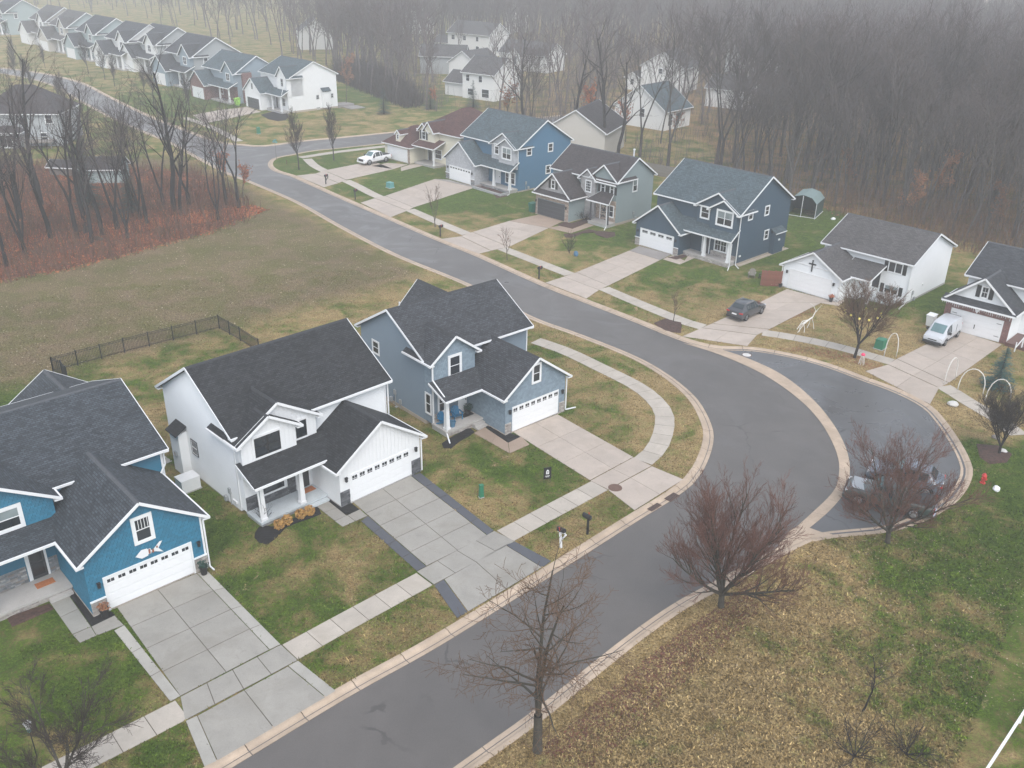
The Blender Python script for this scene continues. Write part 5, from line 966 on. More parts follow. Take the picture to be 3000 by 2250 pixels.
gh('suburban_house',P_(24.1,187.1,6,0,R(-42)),R(-42),'grey gabled house with two tall arched windows','roofslate','farwhite',12,9,3.7,.68,'v',None,[(('u',12,1),1.2,2.6,.8,3.0),(('u',12,1),3.8,5.2,.8,3.0),(VF,6,7.2,2.0,3.6)])
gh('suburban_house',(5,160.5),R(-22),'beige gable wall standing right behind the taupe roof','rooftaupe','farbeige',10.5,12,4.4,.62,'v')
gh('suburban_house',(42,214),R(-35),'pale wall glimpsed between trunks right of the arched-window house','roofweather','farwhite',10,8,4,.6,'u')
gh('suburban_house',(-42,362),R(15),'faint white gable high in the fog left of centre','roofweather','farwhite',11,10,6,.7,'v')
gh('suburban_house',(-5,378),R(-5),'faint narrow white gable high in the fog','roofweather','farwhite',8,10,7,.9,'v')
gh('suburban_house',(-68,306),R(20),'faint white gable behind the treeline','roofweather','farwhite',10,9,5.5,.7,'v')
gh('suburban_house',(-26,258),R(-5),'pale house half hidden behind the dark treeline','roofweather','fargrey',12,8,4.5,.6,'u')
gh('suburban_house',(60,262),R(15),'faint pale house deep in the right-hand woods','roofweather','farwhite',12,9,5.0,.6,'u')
# grey house behind the left wood, and its shed
h=House('grey_house',(-90.5,158.5),R(5),'grey house with hipped dark roof behind the left-hand trees',roof='rooftaupe',cap='capgrey')
h.wall.box(0,13,0,10,-.1,5.5); h.wall.box(2.5,7,-2.2,0,-.1,2.7); h.flush('fargrey'); hipslabs(h,0,13,0,10,5.5,.75); hipslabs(h,2.5,7,-2.2,.6,2.7,.5)
for a_,z_ in ((1.2,3.8),(10.8,3.8)): h.win(VF,a_,a_+1.1,z_,z_+1.4)
h.win(('v',-2.2,-1),3.8,5.6,.2,2.2,twin=True,grid=(1,1)); h.win(VF,9.6,10.6,1,2.2); b_=MB(); b_.box(7.6,12,-2.6,-.1,1.0,1.15); [b_.box(x-.06,x+.06,-2.6,-2.5,-.1,2) for x in (7.7,9.8,11.9)]; b_.box(7.6,12,-2.6,-2.5,1.9,2.0); b_.obj('deck',M['weathered'],h.root); h.done()
h=House('garden_shed',(-63.4,134.3),R(8),'grey shed with brown roof among the left-hand trees','shed',roof='rooftaupe',cap='capgrey'); h.gable(0,5.6,0,4,-.1,2.1,.6,'u'); h.flush('farteal'); h.done()
h=House('small_shed',(-70.5,139),R(-5),'low brown-roofed shelter in the leaf litter behind the trees','shed',roof='rooftaupe',cap='capgrey'); h.gable(0,5,0,2.6,-.1,1.3,.5,'u'); h.flush('weathered'); h.done()
# ---------------- trees ----------------
def grow(rng,height,r0,style):
    """returns (thick, thin) lists of (points, radii, sides)"""
    thick=[];thin=[]
    st=dict(limbs=9,first=.3,ang=(25,50),up=.25,len1=.5,kids=(5,7),sub=.5,levels=4,jit=.12,wob=.35,trunkfork=0,twigr=.006,lean=0,minlen=.25,kids3=4,droop=0)
    st.update(style)
    def branch(p,d,ln,r,lev):
        n=max(3,int(4-lev*.5)+ (3 if lev==0 else 1)); pts=[p.copy()];rad=[r]; dd=d.copy()
        for i in range(n):
            j=Vector((rng.gauss(0,1),rng.gauss(0,1),rng.gauss(0,1)))*st['jit']*(.5 if lev==0 else 1)
            dd=(dd+j+Vector((0,0,1))*st['up']*(.35 if lev else .1)-Vector((0,0,1))*st['droop']*(lev>1)).normalized()
            p=p+dd*ln/n; pts.append(p.copy()); t=(i+1)/n; rad.append(max(st['twigr'],r*(1-t*(.75 if lev==0 else .8))))
        (thick if lev<=1 else thin).append((pts,rad,(7,5,3,3,3,3)[lev]))
        if lev>=st['levels']: return
        k_=st['limbs'] if lev==0 else (rng.randint(*st['kids']) if lev<3 else st['kids3'])
        t0=st['first'] if lev==0 else .18
        for j in range(k_):
            t=t0+(1-t0)*(j+rng.random()*.8)/k_; t=min(t,.99); x=t*n; i=min(int(x),n-1); q=pts[i].lerp(pts[i+1],x-i); dv=(pts[i+1]-pts[i]).normalized()
            a=R(rng.uniform(*st['ang']))*(1 if lev==0 else .95); az=rng.uniform(0,2*PI)+(j*2.4)
            pr=dv.orthogonal().normalized(); s_=dv.cross(pr); side=pr*math.cos(az)+s_*math.sin(az)
            nd=(dv*math.cos(a)+side*math.sin(a)).normalized()
            l2=(height*st['len1']*(1-.45*(t-t0)/(1-t0+1e-6)) if lev==0 else ln*st['sub'])*rng.uniform(.7,1.15)
            if l2<st['minlen']: continue
            branch(q,nd,l2,max(st['twigr'],rad[i]*(.55 if lev==0 else .6)),lev+1)
    f=st['trunkfork']
    if f:
        p=Vector((0,0,0)); top=Vector((rng.uniform(-.1,.1),rng.uniform(-.1,.1),height*st.get('forkz',.15)))
        thick.append(([p,top*.5,top],[r0*1.15,r0,r0*.95],8))
        for k_ in range(f):
            az=2*PI*k_/f+rng.uniform(-.4,.4); a=R(rng.uniform(*st.get('forkang',(12,30)))); d=Vector((math.sin(a)*math.cos(az),math.sin(a)*math.sin(az),math.cos(a)))
            branch(top,d,height*rng.uniform(.7,.9),r0*.62,0)
    else:
        branch(Vector((0,0,-.1)),Vector((st['lean'],rng.uniform(-.04,.04),1)).normalized(),height,r0,0)
    return thick,thin
def tubes_mesh(name,items,mat,flat=False):
    V=[];F=[]; base=0
    for pts,rad,n in items:
        P=np.array([tuple(p) for p in pts]); T=np.gradient(P,axis=0); T/=np.linalg.norm(T,axis=1)[:,None]+1e-9
        ref=np.array([0,0,1.]) if abs(T[0,2])<.9 else np.array([1.,0,0])
        A=np.cross(T,ref); A/=np.linalg.norm(A,axis=1)[:,None]+1e-9; B=np.cross(T,A); a=2*PI*np.arange(n)/n
        ring=P[:,None,:]+(A[:,None,:]*np.cos(a)[None,:,None]+B[:,None,:]*np.sin(a)[None,:,None])*np.array(rad)[:,None,None]
        V.append(ring.reshape(-1,3)); k_=len(P)
        for i in range(k_-1):
            for j in range(n):
                a0=base+i*n+j;a1=base+i*n+(j+1)%n; F.append((a0,a1,a1+n,a0+n))
        base+=k_*n
    V=np.concatenate(V); me=bpy.data.meshes.new(name); me.from_pydata(V.tolist(),[],F); me.materials.append(mat); me.polygons.foreach_set('use_smooth',[True]*len(F)); me.update(); return me
def leafcloud(name,thin,rng,mat,per=1.,size=.14,frac=1.):
    V=[];F=[]
    for pts,rad,n in thin:
        if rng.random()>frac: continue
        for k_ in range(max(1,int(per))):
            i=rng.randrange(len(pts)); c=pts[i]+Vector((rng.gauss(0,.12),rng.gauss(0,.12),rng.gauss(0,.12))); a=Vector((rng.gauss(0,1),rng.gauss(0,1),rng.gauss(0,1))).normalized(); b_=a.orthogonal().normalized(); s_=size*rng.uniform(.5,1.3); n0=len(V)
            V+= [c+a*s_,c+b_*s_*.6,c-a*s_,c-b_*s_*.6]; F.append((n0,n0+1,n0+2,n0+3))
    me=bpy.data.meshes.new(name); me.from_pydata([tuple(v) for v in V],[],F); me.materials.append(mat); return me
def make_tree(seed,height,r0,style,bark='bark',twig='twig',leaves=None,name='bare_tree',leafkw={}):
    rng=random.Random(seed); thick,thin=grow(rng,height,r0,style); out_={'trunk':tubes_mesh('trunk',thick,M[bark])}
    if thin: out_['crown']=tubes_mesh('crown',thin,M[twig])
    if leaves: out_['leaves']=leafcloud('leaves',thin,rng,M[leaves],**leafkw)
    return out_
def put_tree(parts,loc,label,cat='tree',name='bare_tree',rz=0,sc=1.,group=None,tilt=(0,0)):
    t=thing(name,label,cat,(loc[0],loc[1],loc[2] if len(loc)>2 else 0),rz,group); t.scale=(sc,sc,sc); t.rotation_euler=(tilt[0],tilt[1],rz)
    for k_,me in parts.items(): link(k_,me,t)
    return t
PT=DATA['PT']
# near individual trees
vase=dict(trunkfork=9,forkz=.13,forkang=(8,50),limbs=15,first=.15,ang=(20,42),up=.22,len1=.40,kids=(6,9),sub=.52,levels=4,jit=.07,twigr=.007,kids3=4,minlen=.22)
T1=make_tree(3,7.0,.17,dict(vase,trunkfork=10,forkang=(8,70),up=.24,limbs=14,kids=(5,6),twigr=.0065,ang=(18,36)),'trunkbark','redtwig')
put_tree(T1,PT['redtree'],'wide bushy bare tree with reddish twigs leaning over the lower kerb',rz=.4)
T2=make_tree(8,6.6,.15,dict(vase,trunkfork=6,forkang=(12,54),up=.24,limbs=12,kids=(5,7)),'trunkbark','redtwig')
put_tree(T2,PT['cartree'],'reddish bare tree standing in front of the two parked vehicles',rz=1.3)
T3=make_tree(12,7.6,.14,dict(trunkfork=2,forkz=.2,forkang=(5,16),limbs=15,first=.12,ang=(35,70),up=.12,len1=.34,kids=(4,6),sub=.5,levels=4,jit=.12,twigr=.0055,kids3=3,minlen=.18),'trunkbark','tantwig')
put_tree(T3,PT['thintree'],'slender two-stemmed bare tree beside the bottom kerb',rz=2.1,sc=1.5)
T4=make_tree(21,6.2,.13,dict(vase,trunkfork=5,forkang=(8,42)),'darkbark','darktwig')
put_tree(T4,(36.2,59.6),'dark bare tree in the mulch east of the cul-de-sac',rz=.9,sc=.72)
T5=make_tree(22,5.4,.11,dict(vase,trunkfork=5,forkz=.22,forkang=(8,34),limbs=13),'darkbark','tantwig')
put_tree(T5,PT['lighttree'],'bare street tree strung with yellow lights in front of the low white house',rz=.2,sc=1.12)
T6_=make_tree(31,3.3,.055,dict(limbs=9,first=.35,ang=(40,80),up=.1,len1=.42,kids=(3,5),sub=.5,levels=4,jit=.22,twigr=.006,lean=.18,kids3=3,minlen=.15),'darkbark','darktwig')
put_tree(T6_,PT['smalltree'],'small crooked bare tree alone in the tan field',rz=.1)
T7_=make_tree(33,5.2,.11,dict(vase,trunkfork=4,forkang=(15,50),limbs=10,jit=.12),'trunkbark','darktwig')
put_tree(T7_,(-19.2,28.6),'dark spreading bare tree at the bottom left corner, beside a bird feeder',rz=2.4)
oval=dict(limbs=22,first=.25,ang=(18,34),up=.42,len1=.42,kids=(5,7),sub=.5,levels=4,jit=.06,twigr=.010,kids3=3,minlen=.2)
T8=make_tree(41,7.2,.11,oval,'darkbark','darktwig')
put_tree(T8,PT['cornertree1'],'oval bare tree on the small corner grass patch',rz=0); put_tree(T8,PT['cornertree2'],'oval bare tree beyond the curved corner walk',rz=2,sc=.97)
T9=make_tree(45,5.0,.055,dict(trunkfork=3,forkz=.12,forkang=(6,16),limbs=7,first=.25,ang=(18,34),up=.3,len1=.3,kids=(3,4),sub=.5,levels=3,jit=.08,twigr=.008),'trunkbark','tantwig')
put_tree(T9,PT['d5tree'],'slim bare sapling beside the mailbox below the steel blue house',rz=.4,sc=1.1)
T10_=make_tree(46,3.4,.05,dict(limbs=12,first=.3,ang=(25,48),up=.28,len1=.45,kids=(3,5),sub=.5,levels=3,jit=.1,twigr=.010,kids3=3),'trunkbark','tantwig',leaves='palerustleaf',leafkw=dict(per=1,size=.05,frac=.25))
put_tree(T10_,PT['d6tree'],'small round sapling with a few clinging leaves by the grey-green house kerb',rz=1)
put_tree(T10_,PT['d7tree'],'small sapling in a mulch ring on the kerb strip below the navy house',rz=2,sc=.85)
T11=make_tree(47,2.4,.04,dict(trunkfork=6,forkz=.05,forkang=(6,34),limbs=7,first=.1,ang=(18,40),up=.3,len1=.35,kids=(3,5),sub=.5,levels=3,jit=.1,twigr=.008),'darkbark','darktwig')
put_tree(T11,PT['shrub6'],'bare upright shrub with ornaments in the grey-green house lawn','shrub','bare_shrub',sc=1.15)
put_tree(T11,PT['h2sap'],'little bare shrub at the white house porch corner','shrub','bare_shrub',sc=.75,rz=1)
T12=make_tree(48,1.7,.03,dict(trunkfork=9,forkz=.03,forkang=(10,70),limbs=8,first=.1,ang=(18,45),up=.12,len1=.4,kids=(3,5),sub=.55,levels=3,jit=.16,twigr=.007),'darkbark','darktwig')
put_tree(T12,PT['lowshrub1'],'low tangled bare shrub left of the two at the bottom edge','shrub','bare_shrub',sc=1.3); put_tree(T12,PT['lowshrub2'],'low tangled bare shrub right of the two at the bottom edge','shrub','bare_shrub',sc=1.2,rz=2)
put_tree(T12,(39.0,83.2) if False else (38.6,90.6),'dark bare shrub by the low white house entrance','shrub','bare_shrub',sc=1.1,rz=1)
put_tree(T12,(9.2,119.6),'tan bare shrub at the grey-green garage wall','shrub','bare_shrub',sc=1.1,rz=.5)
# conifers
def conifer(seed,h_,w_,mat,name='spruce_tree'):
    rng=random.Random(seed); V=[];F=[]; tr=MB().tube([(0,0,0),(0,0,h_)],[h_*.022,.01],6)
    lev=int(h_*5)
    for i in range(lev):
        t=i/lev; z=h_*(.06+.92*t); rad=w_*(1-t)**.85*rng.uniform(.8,1.12)+.05; nb=int(9+7*(1-t))
        for j in range(nb):
            a=rng.uniform(0,2*PI); rr=rad*rng.uniform(.75,1.1); steps=int(3+rr*6)
            for s_ in range(steps):
                q=rr*(s_+.6)/steps; c=Vector((math.cos(a)*q,math.sin(a)*q,z-q*.22+rng.uniform(-.05,.05))); 
                for e_ in range(2):
                    aa=a+rng.uniform(-1.1,1.1); l=.16*rng.uniform(.7,1.4)*(1.2-t*.4); d=Vector((math.cos(aa),math.sin(aa),rng.uniform(-.1,.35)))*l; sd=Vector((-math.sin(aa),math.cos(aa),0))*l*.28
                    n0=len(V); V+=[c-sd,c+sd,c+d]; F.append((n0,n0+1,n0+2))
    me=bpy.data.meshes.new('crown'); me.from_pydata([tuple(v) for v in V],[],F); me.materials.append(M[mat])
    return {'trunk':tr.mesh('trunk',M['darkbark']),'crown':me}
SP=conifer(5,3.5,1.35,'bluespruce'); put_tree(SP,(41.3,70.9),'blue-green spruce on the lawn right of the silver van','tree','spruce_tree',sc=1.1)
SP2=conifer(6,7,2.2,'needle')
for (x,y,s_,lab) in ((-27.5,196,.8,'grey-green conifer at the foot of the dark treeline'),(-18.5,203,.75,'dark conifer in front of the grey-roofed woods house'),(-9.5,205.5,.85,'dark conifer just above the steel blue roof ridge')):
    put_tree(SP2,(x,y),lab,'tree','conifer_tree',sc=s_,rz=x)
# woodland variants
wst=dict(limbs=13,first=.38,ang=(18,48),up=.22,len1=.38,kids=(4,6),sub=.52,levels=3,jit=.11,twigr=.016,kids3=3,minlen=.5)
WV=[make_tree(100+i,[17,19,15,21,16,18][i],[.2,.25,.17,.28,.19,.22][i],dict(wst,first=[.38,.45,.3,.42,.35,.5][i],trunkfork=[0,2,0,2,3,0][i],forkz=.2,forkang=(4,16),twigr=.017),'bark','twig') for i in range(6)]
WD=[make_tree(120+i,[15,17,13.5,16,14][i],[.27,.34,.22,.30,.25][i],dict(wst,limbs=10,first=[.4,.35,.45,.3,.4][i],trunkfork=[2,0,3,0,2][i],forkz=[.12,0,.1,0,.3][i],forkang=(4,15),jit=.14,twigr=.012,levels=3,kids=(3,5)),'darkbark','twig') for i in range(5)]
WR=[make_tree(140+i,9+3*i,.13,dict(wst,twigr=.02),'bark','tantwig',leaves='rustleaf' if i==0 else 'palerustleaf',leafkw=dict(per=2 if i==0 else 3,size=.22,frac=.8)) for i in range(2)]
def G2(x): return x
# left wood: trunk bases measured from the photograph
LW=DATA['LW']; rr=random.Random(9)
where=['at the left edge of the photo','in the middle of the left wood','at the right end of the left wood']
for k_,(x,y) in enumerate(LW):
    put_tree(WD[(k_*2)%5],(x,y,0),'tall dark bare tree rising from the red leaf litter of the left wood','tree','bare_tree',rz=rr.uniform(0,6.3),sc=rr.uniform(.85,1.12),group='tall bare trees of the left wood',tilt=(rr.uniform(-.05,.05),rr.uniform(-.05,.05)))
for (x,y,s_) in ((-41,131,.62),(-38,127,.5),(-52,108,.3),(-58,112,.33),(-49,118,.3)):
    put_tree(WR[0],(x,y,0),'thin young tree with rust-coloured leaves in the left wood','tree','rusty_tree',rz=x,sc=s_,group='rust-leaved young trees of the left wood')
# middle and right woods
def okspot(x,y):
    for hx,hy,hr in DATA['HOUSEC']:
        if (x-hx)**2+(y-hy)**2<hr*hr: return False
    return True
rr=random.Random(77); spots=[]
def region(x,y):
    if inpoly([x],[y],DATA['WOODR'])[0]: return True
    return False
import itertools
cand=[]
for _ in range(9000):
    y=205+ (rr.random()**1.3)*230 if rr.random()<.6 else rr.uniform(105,210); x=rr.uniform(-70,175)
    if not region(x,y) or not okspot(x,y): continue
    if inpoly([x],[y],ROAD)[0]: continue
    mn=2.5 if y<165 and x>33 else (8.5 if (-26<x<48 and y<310) else 3.2)
    if all((x-a)**2+(y-b_)**2>mn*mn for a,b_ in cand): cand.append((x,y))
cand.sort(key=lambda p:math.hypot(p[0],p[1])); 
near=cand[:262]; rest=cand[262:]
for k_,(x,y) in enumerate(near):
    q=rr.random(); edge=x>33 and (x+y*.93)<172
    sc=rr.uniform(.75,1.1)*(.8 if edge else 1)
    put_tree(WV[k_%6],(x,y,0),'leafless grey-brown tree of the misty wood behind the houses','tree','bare_tree',rz=rr.uniform(0,6.3),sc=sc,group='bare trees of the misty wood')
for (x,y,s_,v) in ((-2,183,.9,0),(14.5,176,1.0,0),(20,172,.75,0),(-37,206,.7,1),(52,118,.5,1),(60,112,.55,1),(66,104,.5,1),(57,124,.6,1),(72,98,.6,1),(48,134,.5,1),(76,92,.5,1),(29,172,.6,0),(-17,200,.5,0)):
    put_tree(WR[v],(x,y,0),'half-bare tree still holding orange-brown leaves at the edge of the wood','tree','rusty_tree',rz=x,sc=s_,group='orange-leaved trees at the wood edge')
for (x,y,s_,lab) in ((1.5,178,1.0,'large forked bare tree behind the steel blue roof'),(9.4,162.5,1.0,'tall dark tree against the beige gable'),(14.8,159.5,1.15,'thick leaning tree right of the beige gable'),(17.2,158.0,.95,'dark tree pair partner beside the fence')):
    put_tree(WD[1],(x,y,0),lab,'tree','bare_tree',rz=x*3,sc=s_)
# the far wood as one mass
def numpy_mesh(name,V,F,mat):
    me=bpy.data.meshes.new(name); nv=len(V);nf=len(F); k_=F.shape[1]
    me.vertices.add(nv); me.vertices.foreach_set('co',V.astype(np.float32).ravel()); me.loops.add(nf*k_); me.loops.foreach_set('vertex_index',F.astype(np.int32).ravel())
    me.polygons.add(nf); me.polygons.foreach_set('loop_start',np.arange(0,nf*k_,k_,dtype=np.int32)); me.polygons.foreach_set('loop_total',np.full(nf,k_,dtype=np.int32)); me.update(calc_edges=True); me.materials.append(mat); return me
def rawmesh(me):
    v=np.empty(len(me.vertices)*3,np.float32); me.vertices.foreach_get('co',v); v=v.reshape(-1,3); f=np.array([tuple(p.vertices) for p in me.polygons if len(p.vertices)==4]); return v,f
low=[make_tree(160+i,16+i,.22,dict(wst,limbs=10,levels=2,kids=(6,8),twigr=.045,sub=.5,len1=.36),'bark','twig') for i in range(3)]
lowraw=[]
for p in low:
    a,b_=rawmesh(p['trunk']); c,d=rawmesh(p['crown']); lowraw.append((np.r_[a,c],np.r_[b_,d+len(a)]))
VV=[];FF=[];n0=0; nr=np.random.RandomState(5)
pts=list(rest)
for _ in range(1500):
    y=rr.uniform(300,620); x=rr.uniform(-330,400)
    if x<-60 and y<430 and x<-(y-250)*.62-62: continue
    if okspot(x,y): pts.append((x,y))
for k_,(x,y) in enumerate(pts):
    v,f=lowraw[k_%3]; a=nr.uniform(0,6.28); s_=nr.uniform(.75,1.15); c_,s2=math.cos(a)*s_,math.sin(a)*s_
    w_=np.c_[v[:,0]*c_-v[:,1]*s2+x, v[:,0]*s2+v[:,1]*c_+y, v[:,2]*s_]; VV.append(w_);FF.append(f+n0);n0+=len(v)
o=link('far_woods',numpy_mesh('far_woods',np.concatenate(VV),np.concatenate(FF),M['twig'])); o['kind']='stuff'; o['label']='the far bare wood fading into fog'
# undergrowth: thin stems as crossed slivers
def stems(name,points,hmin,hmax,mat,label,seed,wid=.02,lean=.35,per=3):
    r_=np.random.RandomState(seed); P=np.repeat(np.array(points),per,axis=0); n=len(P); P=P+r_.normal(0,.5,(n,2)); h_=r_.uniform(hmin,hmax,n); lx=r_.normal(0,lean,n)*h_; ly=r_.normal(0,lean,n)*h_
    a=r_.uniform(0,6.28,n); dx=np.cos(a)*wid;dy=np.sin(a)*wid; z=np.zeros(n)
    m1=np.c_[P[:,0]+lx*.35,P[:,1]+ly*.35,h_*.5]; top=np.c_[P[:,0]+lx,P[:,1]+ly,h_]
    V=np.stack([np.c_[P[:,0]-dx,P[:,1]-dy,z],np.c_[P[:,0]+dx,P[:,1]+dy,z],np.c_[m1[:,0]+dx,m1[:,1]+dy,m1[:,2]],np.c_[m1[:,0]-dx,m1[:,1]-dy,m1[:,2]],np.c_[top[:,0]+dx*.4,top[:,1]+dy*.4,top[:,2]],np.c_[top[:,0]-dx*.4,top[:,1]-dy*.4,top[:,2]]],1).reshape(-1,3)
    b0=np.arange(n)*6; F=np.concatenate([np.stack([b0,b0+1,b0+2,b0+3],1),np.stack([b0+3,b0+2,b0+4,b0+5],1)])
    o=link(name,numpy_mesh(name,V,F,mat)); o['kind']='stuff'; o['label']=label; return o
def scatter_in(poly,n,seed,ok=None):
    r_=np.random.RandomState(seed); P=np.array(poly); lo=P.min(0);hi=P.max(0); out_=[]
    while len(out_)<n:
        q=lo+(hi-lo)*r_.rand(n,2); q=q[inpoly(q[:,0],q[:,1],poly)]; out_+=q.tolist()
    return out_[:n]
lp=[p for p in scatter_in(DATA['LITTER'],3600,3) if okspot(*p)]
stems('undergrowth',lp,.4,2.4,M['tantwig'],'thin grey-brown brush of the left wood',4,.03)
stems('undergrowth',lp[:2600],.2,1.5,M['redtwig'],'reddish low brush of the left wood',5,.035)
wp=[p for p in scatter_in([(30,128),(60,88),(110,60),(170,90),(170,330),(-40,330),(-40,245),(-22,202),(15,172)],19000,6) if okspot(*p) and region(*p)]
stems('undergrowth',wp,.8,5.5,M['twig'],'dense grey-brown brush filling the misty wood',7,.03,.22)
hp=scatter_in([(-48,246),(-24,203),(-20,206),(-30,235),(-44,262)],1500,8)
stems('undergrowth',hp,1.0,5.0,M['darktwig'],'dark hedge of brush at the edge of the corner lawn',9,.04,.2,5)
ep=[p for p in scatter_in([(42,126),(60,100),(78,80),(100,60),(110,75),(70,120),(50,140)],2600,10)]
stems('undergrowth',ep,.3,3.5,M['tantwig'],'tan brush along the right-hand wood edge',11,.025,.3,3)
# leaf litter clumps at the wood edge
def leaves_flat(name,pts,size,mat,label,seed,zmax=.12):
    r_=np.random.RandomState(seed); P=np.array(pts); bad=inpoly(P[:,0],P[:,1],ROAD)
    for q in DRQ: bad|=inpoly(P[:,0],P[:,1],q)
    bad|=segdist(P[:,0],P[:,1],smooth(DATA['SWE1'],2))<.8; P=P[~bad]; n=len(P); a=r_.uniform(0,6.28,n); s_=size*r_.uniform(.4,1.3,n); z=r_.uniform(.01,zmax,n); dz=r_.uniform(-.5,.5,(n,2))*s_[:,None]
    dx=np.cos(a)*s_;dy=np.sin(a)*s_
    V=np.stack([np.c_[P[:,0]+dx,P[:,1]+dy,z+dz[:,0]],np.c_[P[:,0]-dy*.6,P[:,1]+dx*.6,z+dz[:,1]],np.c_[P[:,0]-dx,P[:,1]-dy,z-dz[:,0]],np.c_[P[:,0]+dy*.6,P[:,1]-dx*.6,z-dz[:,1]]],1).reshape(-1,3); V[:,2]=np.maximum(V[:,2],.004)
    b0=np.arange(n)*4; o=link(name,numpy_mesh(name,V,np.stack([b0,b0+1,b0+2,b0+3],1),mat)); o['kind']='stuff'; o['label']=label
leaves_flat('leaf_litter',scatter_in(DATA['LITTER'],26000,12),.13,M['rustleaf'],'rust-red fallen leaves under the left wood',13)
leaves_flat('leaf_litter',scatter_in([(-62,99),(-44,113),(-35,118),(-33,122),(-36,124),(-44,119),(-62,106)],9000,15),.14,M['rustleaf'],'bright rust leaves along the left wood edge',16)
leaves_flat('leaf_litter',[p for p in ep*3],.16,M['palerustleaf'],'pale fallen leaves at the right-hand wood edge',14)
# ---------------- grass tufts ----------------
def tufts():
    r_=np.random.RandomState(21); N_=420000
    # sample denser close to the camera
    d=26+(r_.rand(N_)**1.6)*72; ang=np.radians(r_.uniform(-36,36,N_)); x=d*np.sin(ang);y=d*np.cos(ang)+2
    z0=(y>25); x=x[z0];y=y[z0]
    bad=inpoly(x,y,ROAD)
    for q in DRQ: bad|=inpoly(x,y,q)
    for nm in ('SWW','SWE1','SWN'): bad|=segdist(x,y,smooth(DATA[nm],2))<.8
    bad|=segdist(x,y,smooth(ext(DATA['SWW'],6,0),2))<.8
    for hx,hy,yaw,u0,u1,v0,v1 in DATA['FOOT']:
        c_,s_=math.cos(yaw),math.sin(yaw); u=(x-hx)*c_+(y-hy)*s_; v=-(x-hx)*s_+(y-hy)*c_; bad|=(u>u0)&(u<u1)&(v>v0)&(v<v1)
    for q in DATA['MULCH'].values(): bad|=inpoly(x,y,q)
    x=x[~bad];y=y[~bad]; n=len(x)
    clump=np.sin(x*1.9+np.sin(y*1.3)*2)*np.sin(y*2.3+np.sin(x*1.1)*2)
    field=(y<52)&(x>(y-30)*.95+2)   # rougher grass in the lower right field
    h_=r_.uniform(.03,.085,n)*(1+.35*clump)+np.where(field,.035,0); w_=r_.uniform(.014,.034,n)*np.where(field,1.4,1.0)
    a=r_.uniform(0,6.28,n); lx=r_.normal(0,.9,n)*h_; ly=r_.normal(0,.9,n)*h_; dx=np.cos(a)*w_; dy=np.sin(a)*w_
    V=np.stack([np.c_[x-dx,y-dy,np.full(n,-.005)],np.c_[x+dx,y+dy,np.full(n,-.005)],np.c_[x+lx+dx*.6,y+ly+dy*.6,h_],np.c_[x+lx-dx*.6,y+ly-dy*.6,h_*.95]],1).reshape(-1,3)
    b0=np.arange(n)*4; me=numpy_mesh('grass_tufts',V,np.stack([b0,b0+1,b0+2,b0+3],1),M['tuft'])
    g,l,md=zone(x,y); ca=me.color_attributes.new('zone','FLOAT_COLOR','POINT'); ca.data.foreach_set('color',np.repeat(np.c_[np.clip(g,0,1),l,md,np.ones(n)],4,axis=0).ravel())
    o=link('grass_tufts',me); o['kind']='stuff'; o['label']='short winter grass blades on the lawns and field'
tufts()

JP=conifer(9,11,1.9,'needle')
put_tree(JP,(-56.5,120.5),'dark ivy-dense evergreen in the middle of the left wood','tree','evergreen_tree'); put_tree(JP,(-50.5,119),'second dark evergreen just right of the first in the left wood','tree','evergreen_tree',sc=.85,rz=2)
F_=np.array(resample(FARK,13)); F2=np.array(offset([tuple(p) for p in F_],-6)); F3=np.array(offset([tuple(p) for p in F_],12))
for k_ in range(1,len(F_)-1):
    for Q,s_ in ((F2,.85),(F3,.75)):
        x,y=Q[k_]; 
        if okspot(x,y) and (y>185): put_tree(T8,(x+(k_*37%5)-2,y),'small bare street tree beside the far foggy road','tree','bare_tree',rz=k_,sc=s_*(.8+.1*(k_%4)),group='street trees along the far road')
# straw and dead stalks scattered over the rough meadow
mp_=[p for p in scatter_in([(-62,100),(-38,60),(-20,62),(-2,86),(-16,103),(-44,128),(-50,116)],4200,31) if zone([p[0]],[p[1]])[2][0]>.3]
leaves_flat('straw_litter',mp_,.07,M['straw'],'pale dead stalks strewn over the rough meadow',32,.06)
fp=[p for p in scatter_in([(3,30),(26,34),(40,44),(30,50),(18,47.5),(14,43.5)],2500,33)]
leaves_flat('leaf_litter',fp,.04,M['straw'],'small pale leaves and stalks in the tan field',34,.07)
leaves_flat('leaf_litter',scatter_in([(1.5,31),(8,38),(15,44.5),(14,41),(8,34.5),(4,30)],5200,35),.06,M['redleaf'],'dark red-brown leaves drifted along the lower kerb',36,.07)
leaves_flat('leaf_litter',scatter_in([(24,90),(29,92.5),(31,88),(25.5,84.3)],2600,37)+scatter_in([(24.5,78.3),(30.5,75.5),(35,69),(36,71),(31.5,77),(27,79)],1800,38),.07,M['palerustleaf'],'brown leaves on the ranch lawn and kerb strip',39,.06)
